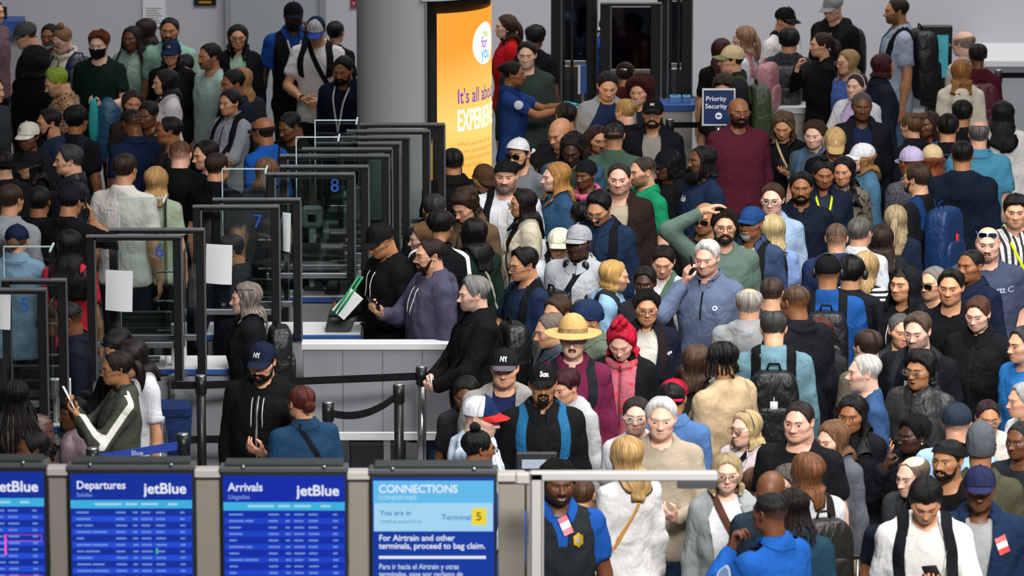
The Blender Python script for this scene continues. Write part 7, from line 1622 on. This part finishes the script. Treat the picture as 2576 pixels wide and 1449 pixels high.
1664 1050 m s0 d-4 p4 quiff:cfcdca:0:f2f1ee sweat:a39684 lowL placket legs:2b3d57 fat:1.02 H:1.80 # white-haired man in beige henley
1690 1002 m s3 d165 p6 short:111 bcap:b01a34:8a1528 pat: coat:4a6a9a hid # person in red backward cap from behind
1822 902 m s3 d-128 p6 cornrow:100d0d:14 gl:rect:223 hood:b39c7c fat:1.28 H:1.84 # man with black twists in tan hooded coat from behind
1752 910 w s1 d168 long:4a3526:26 tee:2b2a2d hid # brown-haired woman beside the tan coat
1742 958 w s2 d-150 p20 bob:2a1b16:14 tee:2a2420 hid H:1.5 # dark brown head bowed beside the tan coat
1884 765 m s1 d176 ring:9a938c:52 hood:8b8d90 fat:1.15 H:1.74 # man with cropped grey hair in grey hoodie from behind
1940 738 m s1 d170 p8 crop:3a2c24 tee:33363a hid # brown cropped head between two grey heads
2006 758 m s4 d-140 p4 buzz:4a3626 coat:17191f fat:1.15 H:1.82 # man with shaved head in black jacket with white collar
1946 822 m s1 d178 p24 ring:3a3937:60 hood:5f7f8a H:1.76 # man in teal hoodie bowing his head
+pack c=141517 tag=d8d8d8 # black backpack with a white dangling tag
2082 686 m s3 d174 p4 buzz:111 cap:141517 tee:1c4a88 phones fat:1.2 # man in black cap and royal blue t-shirt from behind
+pack c=17191d # black backpack on the royal blue t-shirt
2138 688 m s2 d165 mop:0d0b0b phones tee:1a1c22 hid # person with thick black hair and headphones
2170 672 w s1 d165 r-10 long:b08f60:44:e0c898 tee:d8d5d0 pat:hstripe/22252b/30 # woman with straight golden hair falling sideways
2104 600 m s1 d174 buzz:5a4638 hood:22304f H:1.76 # man with buzz cut in navy hoodie seen from behind
2160 585 m s1 d150 crop:55504c:0:8a8682 tee:c9cdd3 # man with salt and pepper hair in white t-shirt
2216 605 w s1 d178 long:2a1d17:32 coat:22252a # woman with plain dark brown hair from behind
2252 556 w s1 d174 half:a08a68:30:d8c8a4 sweat:1b2436 H:1.70 # woman with half-tied blonde hair in navy sweater
2278 716 m s2 d-40 p-2 shag:241811 hoodup:17191c hood:17191c ec H:1.76 # young man with black hood over curly fringe
2394 722 m s2 d-16 p2 quiff:120e0d tee:121316 ed H:1.80 # young man with black hair in plain black t-shirt
2352 712 m s1 d-38 crop:77706a gl:sun:222 tee:3a3a3c hid # man in dark glasses behind the black hood
2446 668 m s4 d-44 p0 buzz:0f0c0b ft:a coat:171f33 # young man with fade haircut in navy jacket
2486 612 m s7 d-8 p4 bald:333 gl:sunhead:2a6fa8 goat:8a6a58 ft:mb tee:3d4458 tx:hartt_C:.055:8f99a8:.10:1.33 fat:1.3 H:1.88 # bald man in slate t-shirt with sunglasses on his head
2556 532 m s1 d-6 p2 mop:0f0c0c shirt:c9c9c6 pat:vstripe/33333a/24 # young man in black and white patterned shirt
+bag c=c4d820 s=1 w=.02 # neon yellow cord on the patterned shirt
2466 786 w s0 d-26 p14 ed pony:4a2c20:18 coat:131416 fat:1.22 H:1.72 # pale woman with brown ponytail in black jacket
2314 828 m s0 d-26 p12 ed quiff:4a3a2e:0:77685a stub:.6 tee:15161a tx:RAW:.05:cfd3d8:.02:1.32 fat:1.15 H:1.80 # man with greying brown hair in black printed t-shirt
+pack c=22262a # dark grey backpack on the man in printed t-shirt
2264 832 w s1 d12 p6 crop:55504d ed tee:2b2b2e chinR hid # older person with short grey hair raising a hand
2320 930 m s3 d-36 p2 mo shag:0f0c0c gl:rect:777 coat:2b2c2e pat:leather lowR # young man with wavy black hair in dark leather jacket
2182 936 m s0 d-80 p2 mo crop:b5b0aa stub:.3 tee:2f4a6e fat:1.2 # white-haired man in blue t-shirt in open-mouthed profile
2186 872 m s0 d-150 short:33251d tee:5a5347 hid # brown head behind the white-haired profile
2148 1042 w s4 d-22 p6 long:0d0b0c:42 coat:16171b fat:1.1 # woman with long straight black hair frowning
2104 1104 w s0 d-48 p10 ed long:6a4a34:34:a07c58 cardi:55585f:7a7d80 # woman with long brown hair in grey cardigan
2014 1058 m s7 d-24 p4 crop:241b17 tee:17181b ft:mb fat:1.28 tx:o:.05:c04040:.11:1.32 H:1.80 # broad man in black t-shirt with fade haircut
1880 1082 w s0 d-44 p0 bob:b59a6c:16:e6d6b0 gl:round:6a2a28 alice:555 open:cdbcc0:e0e0e2 # blonde woman with red round glasses in white top
+bag c=17181b s=-1 w=.04 # black strap over the white top and pink cardigan
1582 1146 w s1 d-150 r4 long:b38d58:34:e3c893 sweat:d3d2d0 H:1.70 legs:cfcdc8 # woman with long honey blonde hair in white sweatshirt
+bag c=c08a4a s=1 w=.022 b=.36,.16,.34 bc=33241d # dark brown leather bag with tan strap
1828 1192 w s0 d0 p2 bob:a08a68:16:ddc9a2 gl:rect:4a4048 openh:8e9494:dfe0e4 vneck ow:.085 H:1.68 # blonde woman with glasses in grey fleece over white top
+bag c=5a3a2c s=1 w=.04 b=.34,.14,.26 bc=8a7468 f=1 # mauve woven bag on a brown strap
1404 1216 m s5 d10 p2 ms curly:0f0c0b ft:a stub:.9 vest:23282c:1d4f9c arms patch:c9d0dc:.042:5a6a8a badge:.085:1.34 idcard:.02:1.415:d85a6a H:1.80 fat:1.12 # smiling officer in black vest with gold badge
1462 1248 b s1 d170 crop:4a3222 tee:3a3d44 H:1.40 hid # boy with short brown hair behind the officer
1898 1222 b s1 d165 crop:5a3f2a tee:3a3f48 H:1.46 hid # boy with ginger brown crop from behind
1945 1228 m s5 d-20 p18 bald:111 tee:26343f hid H:1.72 # bald man with dark skin behind the bearded officer
1992 1216 w s0 d-42 p12 bob:4a4541:14:a09a92 gl:round:a66 coat:131417 hid # woman with grey-streaked hair and pink glasses
1944 1288 m s5 d-132 p2 buzz:111 full:0f0c0b ft:a shirt:1f58a8 patch:c9d6ea:.05:7a94b8 epaulet chinL fat:1.2 H:1.86 # bearded officer in bright blue shirt seen from behind
1995 1275 w s5 d178 p6 locs:1a1210:22 coat:1f3a4a hid H:1.66 # person with brown locks in teal jacket
2034 1186 w s1 d-158 long:6a4228:26:96683f cardi:c4c4c6:15161a H:1.70 # woman with smooth chestnut hair in white sweater
+pack c=24221f # dark olive backpack beside the chestnut-haired woman
2328 1238 m s2 d-2 p34 ec fringe:100d0c openh:d6d4d0:cfccc8 phoneL ow:.085 fat:.92 H:1.78 # young man in white cardigan reading his phone
+phone s=1 c=1a1b1f # phone of the young man in white cardigan
+pack c=17181b # black backpack straps over the white cardigan
2466 1226 m s5 d-6 p6 buzz:777 flatcap:272a4a ft:a blazer:1b2a44:9a9a9c collar idcard:.12:1.36:e05048 fat:1.1 H:1.75 # older man in navy flat cap and navy blazer
2466 1136 m s3 d176 buzz:111 knit:53585e coat:454535 hid H:1.84 # person in tall grey knit hat from behind
2390 1156 m s3 d-34 p0 crop:120f0e band:1a1a1c trim:17110f tee:121316 H:1.80 # man with black headband and trimmed beard
2306 1098 w s6 d-58 p2 curly:0f0c0c gl:rect:15151a ft:aw puff:16191d earring:d8d8d8 chinR fat:1.15 # woman with black curls and glasses in dark puffer jacket
2406 1064 m s1 d170 buzz:111 dadcap:27303c tee:9cc3ea # person in dark cap and sky blue top from behind
2484 1052 w s3 d4 p6 ed crop:1a1315:0:6a2a35 gl:round:999 hood:b5aea4 # person with short dark hair and thin round glasses
2574 1108 m s5 d-42 crop:222 tee:22262a hid # dark-skinned man cut by the picture's side edge
2306 1196 m s0 d-48 p8 ring:6a5a4e:48 coat:33363a hid # balding man behind the young man in white
2254 1285 b s4 d-10 p6 crop:17110e tee:1a2230 H:1.36 hid # small boy with black curls beside the white cardigan
2062 842 w s1 d172 long:4a231a:20 tee:2b2b2e hid # person with reddish brown hair behind the black jacket
2582 866 m s1 d-60 short:333 sweat:2768a8 # person in bright blue sweater cut by the picture's side
1278 68 w s0 d-78 p2 half:3a251b:26 sweat:b01820 earring:ddd H:1.68 # woman with brown hair in red sweater at the back
1346 96 w s5 d172 mop:14100f tee:17181c H:1.66 # person with black bob from behind beside the red sweater
1326 138 m s0 d-8 p4 ms short:17110e zip:35403a sweat:35403a H:1.80 # smiling dark-haired man in dark green jacket
1284 186 w s4 d82 p4 bun:120d0c ft:aw sshirt:203a72 fwd gloves patch:b9c4d8:.04 # officer in dark blue shirt reaching with blue gloves
1596 62 m s4 d-150 H:1.42 tie short:111 sweat:8a1f26 hid # person in red behind the back checkpoint glass
1528 70 m s5 d40 H:1.42 tie buzz:111 shirt:1c3f8a patch:b9c4d8:.04 hid # officer in blue behind the back checkpoint glass
1476 44 w s2 d20 H:1.42 tie long:1a1210:24 tee:b9bdc2 hid # woman in pale top behind the back checkpoint post
1140 408 m s3 d-170 crop:111 coat:121316 hid # dark-clad person between the black panels and yellow display
2580 1010 w s1 d-70 short:9a9a9a sweat:d8d8da hid # person in white cut by the picture's right border
"""
PEOPLE_ROWS = read_crowd(CROWD)
layout(PEOPLE_ROWS)
for i, d in enumerate(PEOPLE_ROWS): stand(d, i)
# ------------------------------------------------------------------ loose things between the people
def luggage(px, py, z, col, lab, Y=None):
    q = at_z(px, py, z); e = empty('suitcase', (q.x, q.y, 0), 0, lab, 'suitcase', 'wheeled cases'); m = pm('case' + col, col, .5)
    bpart(e, 'shell', (q.x - .19, q.y - .12, .05), (q.x + .19, q.y + .12, .62), m, .05)
    for s in (-1, 1): tpart(e, 'pull_rod', [(q.x + s * .11, q.y + .1, .6), (q.x + s * .11, q.y + .1, z)], .010, M_alu, 8); tpart(e, 'wheel', [(q.x + s * .15, q.y, .03), (q.x + s * .17, q.y, .03)], .03, M_dk, 12)
    bpart(e, 'grip', (q.x - .125, q.y + .085, z - .015), (q.x + .125, q.y + .115, z + .015), M_blk, .008); return e
luggage(775, 212, 1.05, '1c1d20', 'black suitcase with raised steel handle before the man in white t-shirt')
luggage(950, 824, 1.02, '17181b', 'black suitcase with chrome handle behind the grey counter')
luggage(2112, 1412, 1.0, '1d1e20', 'black suitcase handle held low at the bottom of the crowd')
# tall navy tote with a steel bottle on the olive jacket's hip
q = at_z(425, 1060, 1.0); e = empty('tote_bag', (q.x, q.y, 0), 0, 'large navy tote bag beside the olive track jacket', 'bag'); nv = cloth_mat('1d2c52')
V, F = box((q.x - .10, q.y - .08, .62), (q.x + .12, q.y + .08, 1.12), .04); V[:, 0] += (V[:, 2] - .62) * .06; part(e, 'bag_body', V, F, nv, True); bpart(e, 'flap', (q.x - .095, q.y - .088, 1.02), (q.x + .14, q.y + .088, 1.13), nv, .03); tpart(e, 'shoulder_strap', [(q.x - .06, q.y, 1.1), (q.x - .17, q.y + .02, 1.32), (q.x - .22, q.y + .03, 1.40), (q.x - .30, q.y + .02, 1.30)], .018, nv, 6)
b = at_z(406, 1090, .98); e = empty('steel_bottle', (b.x, b.y, .80), 0, 'slim steel water bottle in the side of the navy tote', 'bottle'); V, F = lathe([(.0, .80), (.030, .805), (.033, .83), (.033, .96), (.024, 1.0), (.017, 1.025), (.017, 1.03), (0, 1.031)], 20, (b.x, q.y - .14)); part(e, 'flask', V, F, M_chrome, True); V, F = lathe([(.0195, 1.022), (.0195, 1.065), (.0, 1.067)], 16, (b.x, q.y - .14)); part(e, 'cap', V, F, M_alu, True)
# coat over the arm of the red-haired man, green cord and papers of the tanned man, green bottle
w_, p_ = on_person('red-haired man in black mask', (0, 0, 0)); h_, _ = on_person('red-haired man in black mask', p_.arms[1][2] * .8 + p_.arms[1][1] * .2); e = empty('teal_jacket', (h_[0], h_[1], h_[2] - .5), 0, 'teal and navy padded jacket hung over the red-haired man\'s arm', 'jacket')
V, F, _ = blob((h_[0] + .02, h_[1] - .05, h_[2] - .20), (.15, .10, .27), 4, .12, 22, 18, 26); part(e, 'sleeve', V, F, cloth_mat('1f4a66', 'quilt/173a52/12'), True); V, F, _ = blob((h_[0] - .09, h_[1] - .09, h_[2] - .13), (.05, .07, .22), 7, .12, 22, 14, 18); part(e, 'lining', V, F, cloth_mat('2f9a98'), True)
_, p_ = on_person('tanned man in black cap', (0, 0, 0)); h_, _ = on_person('tanned man in black cap', p_.hand[-1][0] + p_.hand[-1][3] * .10); e = empty('document_folder', (h_[0], h_[1], h_[2] - .12), 0, 'white folder with a green lanyard held by the tanned man', 'folder'); V, F = box((-.055, 0, -.06), (.055, .006, .14), .002); A_ = np.array(Matrix.Rotation(rad(42), 3, 'Y')); part(e, 'sheet', V @ A_.T + h_ + np.array([.05, -.06, .03]), F, M_paper)
for s in (0, .03): tpart(e, 'lanyard', [h_ + np.array([s - .03, -.05, -.02]), h_ + np.array([.03 + s, -.07, .07]), h_ + np.array([.10 + s, -.05, .17]), h_ + np.array([.15 + s, 0, .24])], .009, pm('cord_green', '17834a', .6), 6)
q = at_z(2192, 795, 1.12); e = empty('green_bottle', (q.x, q.y, 1.0), 0, 'clear bottle with green cap beside the striped sleeve', 'bottle'); V, F = lathe([(0, 1.0), (.034, 1.003), (.036, 1.05), (.034, 1.13), (.018, 1.16)], 20, (q.x, q.y)); part(e, 'bottle_body', V, F, pm('bottle_green', '6f9a88', .2), True); V, F = lathe([(.02, 1.155), (.02, 1.19), (0, 1.192)], 16, (q.x, q.y)); part(e, 'cap', V, F, pm('capgreen', '1f6a4a', .5), True)
print('SIZES', SIZES, len(PEOPLE_ROWS), sum(len(o.data.polygons) for o in bpy.data.objects if o.type == 'MESH'))
